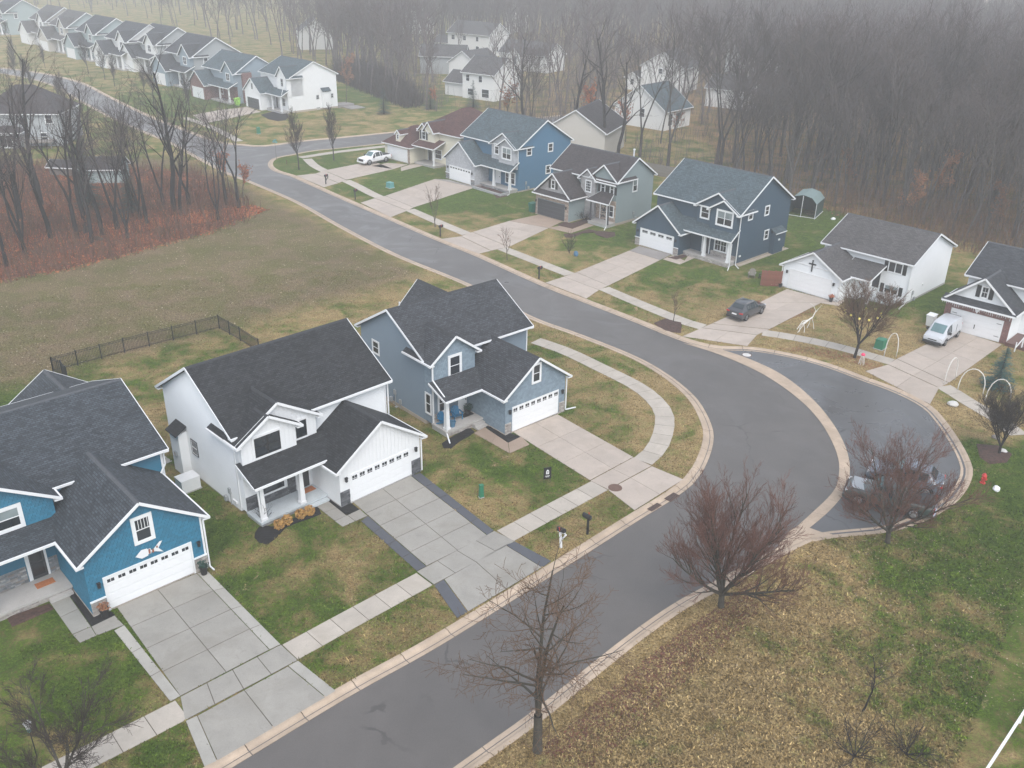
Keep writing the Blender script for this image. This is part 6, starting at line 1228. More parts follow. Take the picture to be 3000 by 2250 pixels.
# ---------------- vehicles ----------------
def paint(name,c,met=.0,r_=.28):
    m_,t,b_=nodes(name); f=noise(t,2.,3,.5); L(t,mixc(t,f,tuple(x*.9 for x in c),tuple(x*1.1 for x in c)),b_.inputs['Base Color']); b_.inputs['Roughness'].default_value=r_; b_.inputs['Metallic'].default_value=met; b_.inputs['Coat Weight'].default_value=.6; b_.inputs['Coat Roughness'].default_value=.08; return m_
P_grey=paint('dark_grey_car_paint',(.05,.055,.062)); P_silver=paint('silver_van_paint',(.50,.52,.55)); P_white=paint('white_truck_paint',(.78,.79,.8)); P_green=paint('dark_green_grey_paint',(.05,.07,.068)); P_blueg=paint('blue_grey_paint',(.12,.145,.18)); P_hood=paint('light_grey_paint',(.30,.32,.34))
M['taillight']=plain('red_lamp_lens',(.55,.02,.02),.25,.05); M['headlight']=plain('clear_lamp_lens',(.6,.62,.64),.12,.05); M['carglass']=glassmat('car_glass',(.025,.035,.04),.06); M['tealglass']=glassmat('teal_windscreen_glass',(.10,.17,.18),.08); M['trim']=plain('black_plastic_trim',(.018,.018,.02),.6,.1)
def vehicle(name,label,cat,loc,heading,st,mat,W=1.85,wheels=(.0,0),wr=.35,glass='carglass',details=(),roofmat=None,bed=None,z=.036):
    """st: stations (x, z_sill, z_belt, z_top, w_belt, w_top) from rear (x=0) to front"""
    root=thing(name,label,cat,(loc[0],loc[1],z),heading)
    b_=MB(); n=len(st); rows=[]
    for (x,zs,zb,zt,wb,wt) in st:
        wb*=W/2; wt*=W/2; hy=[(wb*.90,zs),(wb*1.0,zs+.12),(wb*1.02,zs+(zb-zs)*.6),(wb*.985,zb),(wt,zt-.03),(wt*.85,zt),(0,zt+.012)]
        rows.append([(x,y,zz) for y,zz in hy]+[(x,-y,zz) for y,zz in hy[-2::-1]])
    m_=len(rows[0]); V=[p for r_ in rows for p in r_]; F=[]
    for i in range(n-1):
        for j in range(m_-1): a=i*m_+j; F.append((a,a+m_,a+m_+1,a+1))
        F.append((i*m_+m_-1,(i+1)*m_+m_-1,(i+1)*m_,i*m_))
    F.append(tuple(range(m_))); F.append(tuple(range((n-1)*m_,n*m_))[::-1])
    b_.add(V,F); body=b_.obj('body',mat,root,smooth=False)
    md=body.modifiers.new('bevel','BEVEL'); md.width=.05; md.segments=2; md.limit_method='ANGLE'; md.angle_limit=R(28)
    for p in body.data.polygons: p.use_smooth=True
    # glazing panels: quads between stations, pushed slightly out
    def panel(nm,i,j0,j1,inset=.1,out_=.014,matn=glass,tr=(0,1),mirror=False):
        # between rows i and i+1, columns j0..j1
        a=Vector(rows[i][j0]);b2=Vector(rows[i+1][j0]);c=Vector(rows[i+1][j1]);d=Vector(rows[i][j1])
        A=a.lerp(b2,tr[0]);B=a.lerp(b2,tr[1]);C2=d.lerp(c,tr[1]);D2=d.lerp(c,tr[0]); ce=(A+B+C2+D2)/4
        nn=(B-A).cross(D2-A).normalized()
        if nn.dot(ce-Vector((st[n//2][0],0,.8)))<0: nn=-nn
        q=[p.lerp(ce,inset)+nn*out_ for p in (A,B,C2,D2)]; g=MB(); q2=[p-nn*.02 for p in q]; g.add(q+q2,[(0,1,2,3),(7,6,5,4),(0,4,5,1),(1,5,6,2),(2,6,7,3),(3,7,4,0)]); g.obj(nm,M[matn],root)
    top=5; last=m_-1
    for d in details:
        k_=d[0]
        if k_=='ws': panel('windscreen',d[1],5,m_-6,.05,.045,tr=(.06,.96),matn='tealglass')
        if k_=='rw': panel('rear_window',d[1],5,m_-6,.05,.045,tr=(.08,.94))
        if k_=='side':
            for i,t0,t1 in d[1]:
                panel('side_window',i,3,4,.10,.012,tr=(t0,t1)); panel('side_window',i,last-4,last-3,.10,.012,tr=(t0,t1))
        if k_=='box': q=MB(); q.box(*d[3]); q.obj(d[1],M[d[2]] if isinstance(d[2],str) else d[2],root)
    for wx in wheels:
        for s_ in (-1,1):
            y0=s_*(W/2-.2); y1=s_*(W/2+.02); q=MB(); prof=24
            def ring(r_,y): return [(wx+r_*math.cos(2*PI*k_/prof),y,wr+r_*math.sin(2*PI*k_/prof)) for k_ in range(prof)]
            V=ring(wr,y0)+ring(wr,y1)+ring(wr*.66,y1); F=[(k_,(k_+1)%prof,(k_+1)%prof+prof,k_+prof) for k_ in range(prof)]+[(k_+prof,(k_+1)%prof+prof,(k_+1)%prof+2*prof,k_+2*prof) for k_ in range(prof)]+[tuple(range(prof))]
            q.add(V,F); w_=q.obj('wheel',M['rubber'],root)
            q=MB(); 
            for k_ in range(5):
                a=2*PI*k_/5; q.bar((wx,y1,wr),(wx+wr*.6*math.cos(a),y1,wr+wr*.6*math.sin(a)),.09,.03)
            V=ring(wr*.66,y1-.03*s_)+ring(wr*.58,y1+.005*s_); q.add(V,[(k_,(k_+1)%prof,(k_+1)%prof+prof,k_+prof) for k_ in range(prof)]); q.add(ring(wr*.64,y1-.06*s_),[tuple(range(prof))]); q.obj('rim',M['rim'],w_)
            # wheel arch
            q=MB(); V=[];
            for k_ in range(13):
                a=PI*k_/12; V+= [(wx+(wr+.03)*math.cos(a),s_*(W/2+.012),wr+(wr+.03)*math.sin(a)),(wx+(wr+.1)*math.cos(a),s_*(W/2+.016),wr+(wr+.1)*math.sin(a))]
            q.add(V,[(2*k_,2*k_+2,2*k_+3,2*k_+1) for k_ in range(12)]); q.obj('wheel_arch',M['trim'],root)
    return root
# crossover on the ranch driveway (rear at x=0)
cs=[(0,.42,.95,1.0,.86,.80),(.08,.3,1.0,1.06,.95,.85),(.42,.26,1.03,1.16,.99,.80),(.85,.25,1.04,1.58,1.,.70),(1.5,.25,1.02,1.66,1.,.72),(2.4,.25,1.0,1.62,1.,.71),(3.25,.25,.97,1.08,1.,.82),(4.1,.27,.90,.96,.98,.80),(4.5,.32,.72,.80,.9,.74),(4.58,.38,.6,.66,.8,.7)]
def crossover(name,label,loc,hd,mat,extra=()):
    return vehicle(name,label,'car',loc,hd,cs,mat,1.88,(.85,3.65),.36,details=[('ws',5),('rw',2),('side',[(3,.05,.95),(4,.04,.96),(5,0,.62)]),
      ('box','tail_light','taillight',(-.02,.12,.55,.90,.86,.98)),('box','tail_light','taillight',(-.02,.12,-.90,-.55,.86,.98)),('box','licence_plate','white',(-.03,.02,-.26,.26,.68,.82)),
      ('box','rear_bumper','trim',(-.05,.3,-.86,.86,.3,.46)),('box','headlight','headlight',(4.3,4.5,.5,.84,.68,.82)),('box','headlight','headlight',(4.3,4.5,-.84,-.5,.68,.82)),('box','front_bumper','trim',(4.4,4.62,-.78,.78,.32,.48)),
      ('box','wing_mirror',mat,(2.95,3.15,.93,1.12,.98,1.12)),('box','wing_mirror',mat,(2.95,3.15,-1.12,-.93,.98,1.12)),('box','roof_rail','chrome',(1.0,2.5,.60,.64,1.66,1.71)),('box','roof_rail','chrome',(1.0,2.5,-.64,-.60,1.66,1.71))]+list(extra))
hc=R(45.5); cx,cy2=23.0,84.9
def rearorigin(near,hd,wx,W,side): # near-side wheel ground contact -> root origin
    # side=-1: near side is the right-hand side of travel (local -y)
    return (near[0]-wx*math.cos(hd)+side*-1*(W/2)*math.sin(hd)*-1*1, near[1]-wx*math.sin(hd)-side*(W/2)*math.cos(hd)) if False else (near[0]-(wx*math.cos(hd)-side*(W/2)*math.sin(hd)), near[1]-(wx*math.sin(hd)+side*(W/2)*math.cos(hd)))
o=rearorigin((23.0,84.9),hc,.85,1.88,-1); crossover('parked_car','dark grey crossover parked on the low white house driveway',o,hc,P_grey)
# silver van facing the street
hv=R(226); vs=[(0,.3,1.0,1.78,.94,.80),(.06,.25,1.05,1.86,.99,.84),(.8,.25,1.06,1.93,1.,.84),(2.6,.25,1.06,1.90,1.,.83),(3.1,.25,1.04,1.80,1.,.80),(3.95,.27,1.02,1.10,.99,.80),(4.5,.3,.86,.93,.95,.76),(4.68,.36,.62,.7,.86,.7)]
o=rearorigin((40.4,79.6),hv,3.75,1.85,1)
vehicle('parked_van','silver panel van nosing out of the brick garage driveway','van',o,hv,vs,P_silver,1.88,(.75,3.75),.34,glass='carglass',details=[('ws',4),('rw',0),('side',[(3,.0,.9),(4,.0,.55)]),
   ('box','headlight','headlight',(4.35,4.62,.55,.86,.68,.86)),('box','headlight','headlight',(4.35,4.62,-.86,-.55,.68,.86)),('box','front_bumper','trim',(4.3,4.76,-.86,.86,.26,.50)),('box','grille','trim',(4.6,4.7,-.4,.4,.6,.68)),
   ('box','wing_mirror','trim',(3.3,3.5,.95,1.16,1.05,1.25)),('box','wing_mirror','trim',(3.3,3.5,-1.16,-.95,1.05,1.25)),('box','tail_light','taillight',(-.02,.1,.7,.88,.9,1.3)),('box','tail_light','taillight',(-.02,.1,-.88,-.7,.9,1.3)),('box','door_seam','trim',(1.6,1.615,.93,.955,.4,1.6)),('box','side_trim','trim',(.9,3.3,.935,.96,.42,.52))])
# pickups
ps=[(0,.5,1.02,1.04,.94,.86),(.05,.4,1.12,1.15,1.,.93),(1.75,.4,1.14,1.17,1.,.93),(1.85,.38,1.14,1.80,1.,.74),(2.3,.38,1.14,1.88,1.,.76),(3.3,.38,1.13,1.86,1.,.75),(4.0,.38,1.12,1.22,1.,.84),(5.2,.4,1.05,1.13,.99,.84),(5.5,.42,.92,1.0,.95,.8),(5.6,.5,.75,.85,.88,.78)]
def pickup(name,label,loc,hd,mat,hoodm=None,z=-.03,cat='pickup'):
    W=2.0
    d=[('ws',5),('rw',2),('side',[(3,.05,.95),(4,.03,.97),(5,0,.55)]),('box','headlight','headlight',(5.3,5.56,.6,.92,.82,1.0)),('box','headlight','headlight',(5.3,5.56,-.92,-.6,.82,1.0)),('box','grille','trim',(5.45,5.63,-.6,.6,.62,.98)),
      ('box','tail_light','taillight',(-.03,.1,.78,.97,.75,1.1)),('box','tail_light','taillight',(-.03,.1,-.97,-.78,.75,1.1)),('box','rear_bumper','chrome',(-.16,.05,-.95,.95,.42,.6)),('box','front_bumper',mat,(5.4,5.7,-.92,.92,.42,.62)),
      ('box','wing_mirror','trim',(3.7,3.9,1.0,1.25,1.1,1.35)),('box','wing_mirror','trim',(3.7,3.9,-1.25,-1.0,1.1,1.35)),('box','truck_bed','trim',(.12,1.72,-.82,.82,1.175,1.19))]
    if hoodm: d.append(('box','bonnet_panel',hoodm,(4.1,5.25,-.78,.78,1.16,1.19)))
    return vehicle(name,label,cat,loc,hd,ps,mat,W,(1.15,4.65),.42,details=d,z=z)
ht=R(228); o=rearorigin((-23.6,149.2),ht,4.65,2.0,1); pickup('pickup_truck','white pickup truck parked facing the street by the cream house',o,ht,P_white,z=.036)
hp_=R(153.4); o=rearorigin((26.4,50.8),hp_,1.15,2.0,1); pickup('pickup_truck','dark green-grey pickup with lighter bonnet parked at the cul-de-sac kerb',o,hp_,P_green,P_hood,z=-.07)
hs_=R(151); o=(29.35+.2,53.95); o=crossover('parked_car','blue-grey sport utility with roof rails parked beyond the green-grey pickup',(o[0],o[1]),hs_,P_blueg); o.location.z=-.07; o.scale=(1.07,1.05,1.08)
# ---------------- small things ----------------
def mailbox(name,label,loc,rz,boxmat='black',postmat='black',z=0,lean=0,style=0,grp=None):
    t=thing(name,label,'mailbox',(loc[0],loc[1],z),rz); 
    b_=MB(); b_.box(-.05,.05,-.05,.05,0,1.05)
    if style==1: b_.bar((0,0,.45),(.0,.42,.95),.08)
    b_.box(-.05,.05,-.15,.35,.98,1.04); b_.obj('post',M[postmat],t)
    q=MB(); prof=[(-.1,0),(.1,0),(.1,.14),(.06,.21),(0,.235),(-.06,.21),(-.1,.14)]; q.prism([(a,c) for a,c in prof],lambda p,l:(p[0],l,1.05+p[1]),-.16,.36); q.obj('mailbox_body',M[boxmat],t)
    q=MB(); q.box(.101,.12,.05,.08,1.12,1.32); q.box(.101,.12,.02,.11,1.28,1.34); q.obj('flag',M['red'],t); 
    q=MB(); q.box(-.02,.02,-.2,-.16,1.17,1.21); q.obj('handle',M['chrome'],t)
    t.rotation_euler=(lean,0,rz); t.scale=(1.15,1.15,1.15); return t
mailbox('mailbox','black mailbox on a black post near the grey-blue house apron',PT['mb1'],R(45)); mailbox('mailbox','leaning mailbox on a white braced post, left of the black one',PT['mb2'],R(225),'black','white',lean=.12,style=1)
mailbox('mailbox','dark double-arm mailbox at the cream house driveway mouth',PT['mb_d4'],R(-45),style=1); mailbox('mailbox','mailbox on the kerb strip below the cream house lawn',PT['mb_d5'],R(-45)); mailbox('mailbox','mailbox beside the slim sapling on the kerb strip',PT['mb_d6'],R(-45)); mailbox('mailbox','mailbox on the kerb strip left of the navy house driveway',PT['mb_d7'],R(-45))
def utility(label,loc,mat,w,d,hh,rz,taper=.9,name='utility_box'):
    t=thing(name,label,'utility box',loc,rz); b_=MB(); b_.add([(-w/2,-d/2,0),(w/2,-d/2,0),(w/2,d/2,0),(-w/2,d/2,0),(-w/2*taper,-d/2*taper,hh),(w/2*taper,-d/2*taper,hh),(w/2*taper,d/2*taper,hh*1.06),(-w/2*taper,d/2*taper,hh*1.06)],[(0,3,2,1),(4,5,6,7),(0,1,5,4),(1,2,6,5),(2,3,7,6),(3,0,4,7)]); b_.obj('cabinet',M[mat],t)
    q=MB(); q.box(-w*.56,w*.56,-d*.56,d*.56,0,.06); q.obj('base',M['greyfoundation'],t); q=MB(); q.box(-w/2*taper-.02,w/2*taper+.02,-d/2*taper-.02,d/2*taper+.02,hh*1.04,hh*1.10); q.obj('lid',M[mat],t); return t
utility('green utility box with pale top beside a white arch',PT['ubox8'],'greenplastic',.95,.8,.85,R(45)); utility('teal utility box in the lawn between cream and steel blue driveways',PT['ubox4'],'tealplastic',1.0,.8,.75,R(-45))
utility('narrow green box with white marker on the far corner lawn',PT['ubox10'],'greenplastic',.6,.5,1.1,R(-45)); utility('small leaning green pedestal in the grey-blue house lawn',PT['green1'],'greenplastic',.3,.25,.9,R(30),.8,'utility_pedestal')
# yard sign with white emblem
t=thing('yard_sign','black yard sign with a white emblem in the grey-blue house lawn','sign',PT['sign'],R(20)); b_=MB(); b_.box(-.28,.28,-.012,.012,.35,1.25); b_.obj('sign_panel',M['black'],t); b_=MB(); b_.box(-.26,-.23,-.01,.01,0,.36); b_.box(.23,.26,-.01,.01,0,.36); b_.obj('stake',M['chrome'],t)
b_=MB(); 
b_.add([(-.1,-.016,.72),(.1,-.016,.72),(.12,-.016,.86),(.09,-.016,1.0),(.02,-.016,1.08),(-.05,-.016,1.06),(-.1,-.016,.98),(-.12,-.016,.84)],[tuple(range(8))]); b_.box(-.17,.17,-.017,-.013,.56,.6); b_.box(-.12,.12,-.017,-.013,.49,.52); b_.obj('emblem',M['white'],t); b_=MB(); b_.box(-.03,.06,-.02,-.017,.86,.94); b_.box(-.02,.0,-.02,-.017,.74,.82);b_.obj('emblem_mark',M['black'],t)
# hydrant
t=thing('fire_hydrant','red fire hydrant east of the cul-de-sac kerb','hydrant',PT['hyd'],.4); b_=MB().lathe(0,0,[(.2,0),(.2,.06),(.13,.08),(.13,.55),(.17,.57),(.17,.62),(.14,.66),(.1,.76),(.03,.8)],14); b_.obj('barrel',M['red'],t,smooth=False)
for s_ in (-1,1): b_=MB().tube([(0,0,.42),(s_*.22,0,.42)],.06,10); b_.obj('side_outlet',M['red'],t)
b_=MB().tube([(0,0,.4),(0,-.24,.4)],.085,10); b_.obj('front_outlet',M['red'],t); b_=MB().tube([(0,0,.78),(0,0,.88)],.035,6); b_.obj('operating_nut',M['rust'],t)
def boulder(label,loc,s_,mat='stoneblock',seed=1,name='boulder'):
    import bmesh
    bm=bmesh.new(); bmesh.ops.create_icosphere(bm,subdivisions=2,radius=1); r_=random.Random(seed)
    for v in bm.verts: v.co=v.co*r_.uniform(.86,1.08); v.co.x*=s_[0]; v.co.y*=s_[1]; v.co.z=max(-.02,v.co.z*s_[2]+s_[2]*.5)
    me=bpy.data.meshes.new(name); bm.to_mesh(me); bm.free(); me.materials.append(M[mat]); o=link(name,me,None,(loc[0],loc[1],0)); o.rotation_euler=(0,0,seed); return tag(o,label,'rock')
boulder('white rounded boulder right of the hydrant',PT['rock'],(.34,.26,.2),'white'); boulder('pale grey boulder on the leafy kerb strip',PT['boulder'],(.45,.35,.3),seed=3)
for k_,(x,y,lab) in enumerate(((37.0,62.0,'dark stone at the edge of the east mulch bed'),(36.6,59.9,'small pale stone beneath the dark east tree'),)): boulder(lab,(x,y),(.3,.25,.15),'stoneblock' if k_ else 'bluestone',seed=5+k_)
# manholes and drains
def disc(name,label,loc,r_,z,mat,cat='manhole'):
    t=thing(name,label,cat,(loc[0],loc[1],z)); b_=MB().lathe(0,0,[(r_*1.15,0),(r_*1.15,.006),(r_,.007)],24); b_.obj('rim',M['rust'],t); b_=MB().lathe(0,0,[(r_*.97,.0),(r_*.97,.01),(r_*.9,.014)],24); b_.obj('cover',M[mat],t); return t
disc('manhole_cover','round rusty sewer cover in the grey-blue house apron',PT['sewer'],.42,.036,'rust'); disc('manhole_cover','pale round cover at the tip of the cul-de-sac asphalt',(21.3,76.9),.4,-.066,'stoneblock')
def drain(label,loc,rz,z=-.06):
    t=thing('storm_drain',label,'drain',(loc[0],loc[1],z),rz); b_=MB(); b_.box(-.55,.55,-.3,.3,0,.012); b_.obj('frame',M['rust'],t); b_=MB()
    for k_ in range(7): b_.box(-.5+k_*.15,-.43+k_*.15,-.25,.25,.012,.02)
    b_.obj('grate',M['black'],t);
drain('rusty storm drain at the kerb below the grey-blue apron',(10.95,52.95),R(45),-.05); drain('second storm drain just left of the first',(10.0,52.0) if False else (9.55,51.75),R(45),-.05); drain('storm drain in the south kerb beside the cul-de-sac mouth',(19.6,47.75),R(205),-.03)
b_=MB(); b_.add([(7.4,50.5,.036),(9.0,52.1,.036),(9.2,51.9,.036),(7.6,50.3,.036)],[(0,3,2,1)]); 
# chairs
def chair(name,label,loc,rz,mat,z):
    t=thing(name,label,'chair',(loc[0],loc[1],z),rz); b_=MB()
    for k_ in range(5): x=-.26+k_*.13; b_.quadslab((x-.055,-.05,.36),(x+.055,-.05,.36),(x+.055,.45,.26),(x-.055,.45,.26),.025)
    b_.obj('seat',M[mat],t); b_=MB()
    for k_,hh in zip(range(5),(.82,.92,.96,.92,.82)): x=-.26+k_*.13; b_.bar((x,.43,.26),(x*1.1,.68,hh),.11,.025)
    b_.obj('backrest',M[mat],t)
    for s_ in (-1,1):
        b_=MB(); b_.box(s_*.36-.07,s_*.36+.07,-.1,.6,.53,.56); b_.obj('armrest',M[mat],t)
        b_=MB(); b_.box(s_*.33-.02,s_*.33+.02,-.08,.02,0,.53); b_.obj('leg',M[mat],t); b_=MB(); b_.bar((s_*.33,0,.36),(s_*.33,.75,.02),.04,.1); b_.obj('leg',M[mat],t)
    return t
h3=(-.46,60.94,.7299)
def onhouse(hh,u,v): return (hh[0]+u*math.cos(hh[2])-v*math.sin(hh[2]),hh[1]+u*math.sin(hh[2])+v*math.cos(hh[2]))
chair('adirondack_chair','bright blue chair left on the grey-blue house porch',onhouse(h3,-2.9,3.4),h3[2]+.2,'adirondack',.48); chair('adirondack_chair','bright blue chair nearer the door of the grey-blue house',onhouse(h3,-1.7,3.5),h3[2]-.2,'adirondack',.48)
chair('garden_chair','weathered chair in the lawn between navy and white houses',PT['chair1'],R(-20),'weathered',0); chair('garden_chair','dark chair right against the red-brown fence',PT['chair2'],R(-60),'darkdoor',0)
def pot(label,loc,z,r_,hh,mat,plant=None,seed=1,name='plant_pot',cat='planter'):
    t=thing(name,label,cat,(loc[0],loc[1],z)); b_=MB().lathe(0,0,[(r_*.7,0),(r_,hh*.9),(r_*1.08,hh*.9),(r_*1.08,hh),(r_*.9,hh),(r_*.85,hh*.85)],12); b_.obj('pot',M[mat],t)
    if plant:
        r0=random.Random(seed); V=[];F=[]
        for k_ in range(140):
            d=Vector((r0.gauss(0,1),r0.gauss(0,1),abs(r0.gauss(0,1))+.2)).normalized()*r0.uniform(.3,1)*r_*1.6; c=d+Vector((0,0,hh)); a=Vector((r0.gauss(0,1),r0.gauss(0,1),r0.gauss(0,1))).normalized()*.07; b2=a.orthogonal().normalized()*.035; n0=len(V); V+=[c+a,c+b2,c-a,c-b2]; F.append((n0,n0+1,n0+2,n0+3))
        me=bpy.data.meshes.new('foliage'); me.from_pydata([tuple(v) for v in V],[],F); me.materials.append(M[plant]); link('foliage',me,t)
    return t
h1=(-22.64,39.71,.7536); h2=(-11.033,50.855,.7855)
pot('tall dark pot with pink and yellow blooms left of the blue garage',onhouse(h1,.45,-.45),.036,.24,.6,'black','palerustleaf',2); pot('square-shouldered black pot with greenery right of the blue garage',onhouse(h1,6.2,-.45),.036,.24,.55,'black','needle',3)
pot('round dark pot by the grey-blue front door',onhouse(h3,-.45,3.9),.48,.28,.4,'black','darktwig' if False else 'needle',4); pot('dark blue pot at the grey-blue porch post',onhouse(h3,-2.7,2.95),.48,.25,.45,'steelblue')
pot('dark pot right of the plain white garage door',(29.1+6.1*math.cos(R(-45.84))+.35*math.sin(R(-45.84)),95.38+6.1*math.sin(R(-45.84))-.35*math.cos(R(-45.84))),.036,.22,.5,'darkdoor','rustleaf',5); pot('small dark pot at the left corner of the plain white garage',onhouse((29.1,95.38,R(-45.84)),.1,-.35),0,.2,.4,'black')
# blossom balls in the white house bed
for k_,(x,y) in enumerate(DATA['BALLS']):
    t=thing('round_shrub',['dried ochre hydrangea nearest the bare shrub','second ochre hydrangea from the porch corner','third ochre hydrangea along the white porch','ochre hydrangea nearest the white house walk'][k_],'shrub',(x,y,0)); r0=random.Random(k_); V=[];F=[]
    for j in range(260):
        d=Vector((r0.gauss(0,1),r0.gauss(0,1),r0.gauss(0,1))).normalized()*.33*r0.uniform(.7,1.05); c=d+Vector((0,0,.38)); a=Vector((r0.gauss(0,1),r0.gauss(0,1),r0.gauss(0,1))).normalized()*.07; b2=a.orthogonal().normalized()*.055; n0=len(V); V+=[c+a,c+b2,c-a,c-b2]; F.append((n0,n0+1,n0+2,n0+3))
    me=bpy.data.meshes.new('blossom'); me.from_pydata([tuple(v) for v in V],[],F); me.materials.append(M['ochre']); link('blossom',me,t); b_=MB()
    for j in range(5): b_.tube([(0,0,0),(r0.uniform(-.15,.15),r0.uniform(-.15,.15),.35)],.012,4)
    b_.obj('stem',M['darktwig'],t)
# door mats
for lab,hh,u,v,z,mat_ in (('brown lettered doormat at the bright blue house door',h1,-1.1,4.2,.42,'orange'),('orange-brown doormat on the white house porch',h2,-.7,2.85,.34,'orange'),('black doormat at the grey-blue house door',h3,-.65,3.75,.48,'black')):
    b_=MB(); b_.box(-.5,.5,-.28,.28,0,.015); o=b_.obj('doormat',M[mat_]); p=onhouse(hh,u,v); o.location=(p[0],p[1],z+.001); o.rotation_euler=(0,0,hh[2]); tag(o,lab,'doormat')
# AC box beside the white house
t=thing('air_conditioner','white boxy unit standing by the white house side wall','air conditioner',onhouse(h2,-6.15,8.9),h2[2]); b_=MB(); b_.box(-.65,.65,-.5,.5,.08,.95); b_.obj('casing',M['white'],t); b_=MB(); b_.box(-.7,.7,-.55,.55,0,.08); b_.obj('base',M['greyfoundation'],t); b_=MB(); b_.box(-.67,.67,-.52,.52,.95,.99); b_.obj('lid',M['white'],t)
b_=MB(); b_.add([(-1.4,-1.5,.02),(1.3,-1.2,.02),(1.2,1.4,.02),(-1.2,1.3,.02)],[(0,1,2,3)]); o=b_.obj('patio',M['slab_l'],kind='structure'); o.location=(*onhouse(h2,-6.6,14.2),0); o.rotation_euler=(0,0,h2[2])
# fence: black metal pickets with posts
def fence(label,pts,hh=1.35,pp=2.4,mat='black'):
    t=thing('metal_fence',label,'fence',(0,0,0)); L_=resample(pts,pp); P=np.array(L_)
    # keep corners
    L2=[]; 
    for a,b2 in zip(pts[:-1],pts[1:]):
        n=max(1,round(math.dist(a,b2)/pp)); L2+=[tuple(np.array(a)*(1-k_/n)+np.array(b2)*k_/n) for k_ in range(n)]
    L2.append(pts[-1]); pk=MB(); cnt=0
    for p in L2: b_=MB(); b_.box(p[0]-.04,p[0]+.04,p[1]-.04,p[1]+.04,0,hh+.08); b_.obj('post',M[mat],t)
    pm=MB(); pm.box(-.011,.011,-.011,.011,.08,hh); pme=pm.mesh('picket',M[mat]); big=MB()
    for a,b2 in zip(L2[:-1],L2[1:]):
        for z in (.18,hh-.18,hh-.02): r_=MB(); r_.bar((*a,z),(*b2,z),.03,.03); r_.obj('rail',M[mat],t)
        n=int(math.dist(a,b2)/.12)
        for k_ in range(1,n):
            q=np.array(a)*(1-k_/n)+np.array(b2)*k_/n
            if cnt<290: link('picket',pme,t,(q[0],q[1],0)); cnt+=1
            else: big.box(q[0]-.011,q[0]+.011,q[1]-.011,q[1]+.011,.08,hh)
    if big.v: big.obj('picket',M[mat],t,kind='stuff')
fence('black metal picket fence behind the white house yard',DATA['FENCE']); fence('short run of black fence turning toward the bright blue house',DATA['FENCE0'])
# wooden fence beside the ranch
t=thing('wooden_fence','red-brown board fence left of the plain white garage','fence',(0,0,0)); a=np.array(PT['fence8a'])+np.array((-.1,.1)); b2=np.array((29.0,95.2)); pb=MB(); pb.box(-.068,.068,-.012,.012,.02,1.75); pme=pb.mesh('board',M['woodfence']); n=int(np.linalg.norm(b2-a)/.145); an=math.atan2(b2[1]-a[1],b2[0]-a[0])
for k_ in range(n): q=a+(b2-a)*k_/n; o=link('board',pme,t,(q[0],q[1],random.Random(k_).uniform(-.03,.03))); o.rotation_euler=(0,0,an)
for k_ in range(4): q=a+(b2-a)*k_/3; b_=MB(); b_.box(q[0]-.05,q[0]+.05,q[1]+.02,q[1]+.12,0,1.8); b_.obj('post',M['woodfence'],t)
t=thing('wooden_fence','weathered grey board fence behind the taupe roof','fence',(0,0,0)); a=np.array((15.5,151.5)); b2=np.array((27,142.0)); pb=MB(); pb.box(-.09,.09,-.012,.012,.02,1.8); pme=pb.mesh('board',M['weathered']); n=int(np.linalg.norm(b2-a)/.2); an=math.atan2(b2[1]-a[1],b2[0]-a[0])
for k_ in range(n): q=a+(b2-a)*k_/n; o=link('board',pme,t,(q[0],q[1],0)); o.rotation_euler=(0,0,an)
# wrapped-branch arches
def arch(label,a,b2,hh,yaw_off=0):
    a=np.array(a);b2=np.array(b2); t_=[]; r0=random.Random(int(a[0]*10))
    for k_ in range(17):
        s_=PI*k_/16; c=(a+b2)/2-(b2-a)/2*math.cos(s_)*(1.0+.12*math.sin(s_)); t_.append((c[0]+r0.uniform(-.02,.02),c[1]+r0.uniform(-.02,.02),hh*math.sin(s_)**.8))
    o=MB().tube(t_,.04,6).obj('garden_arch',M['whitewire'],smooth=True); tag(o,label,'arch')
arch('white arch spanning the walk below the green utility box',PT['arch1a'],PT['arch1b'],2.3); arch('wide white arch left of the blue-green spruce',(37.6,70.2),(39.3,69.3),2.2); arch('white arch in front of the dark east tree',(38.9,68.0),(40.5,67.3),2.3); arch('narrow white arch seen edge-on by the brick house driveway',(36.9,71.3),(38.2,72.2),2.3)
# branch deer on the ranch lawn
t=thing('branch_sculpture','white branch deer sculpture on the low white house lawn','sculpture',(28.3,82.9),R(40)); t.scale=(.85,.85,.85); 
for nm,pts,r_ in (('body',[(-.9,0,1.0),(0,.05,1.1),(1.0,0,1.35)],.09),('leg',[(-.8,.1,1.0),(-1.0,.15,.5),(-.9,.2,0)],.04),('leg',[(-.8,-.1,1.0),(-.6,-.2,.5),(-.7,-.3,0)],.04),('leg',[(.8,.1,1.25),(.9,.2,.6),(.75,.3,0)],.04),('leg',[(.8,-.1,1.25),(1.1,-.2,.6),(1.1,-.35,0)],.04),('neck',[(1.0,0,1.35),(1.4,0,1.9),(1.7,0,2.0)],.05),('antler',[(1.5,0,1.95),(1.4,.3,2.5),(1.1,.6,2.8)],.025),('antler',[(1.5,0,1.95),(1.7,-.3,2.5),(1.5,-.6,2.9)],.025),('body',[(-1.6,.1,.5),(-.6,.2,1.2),(.6,.1,1.15)],.04),('body',[(-1.7,-.1,.2),(-.8,-.1,.9),(1.0,-.1,1.5)],.035)):
    MB().tube(pts,r_,5).obj(nm,M['whitewire'],t)
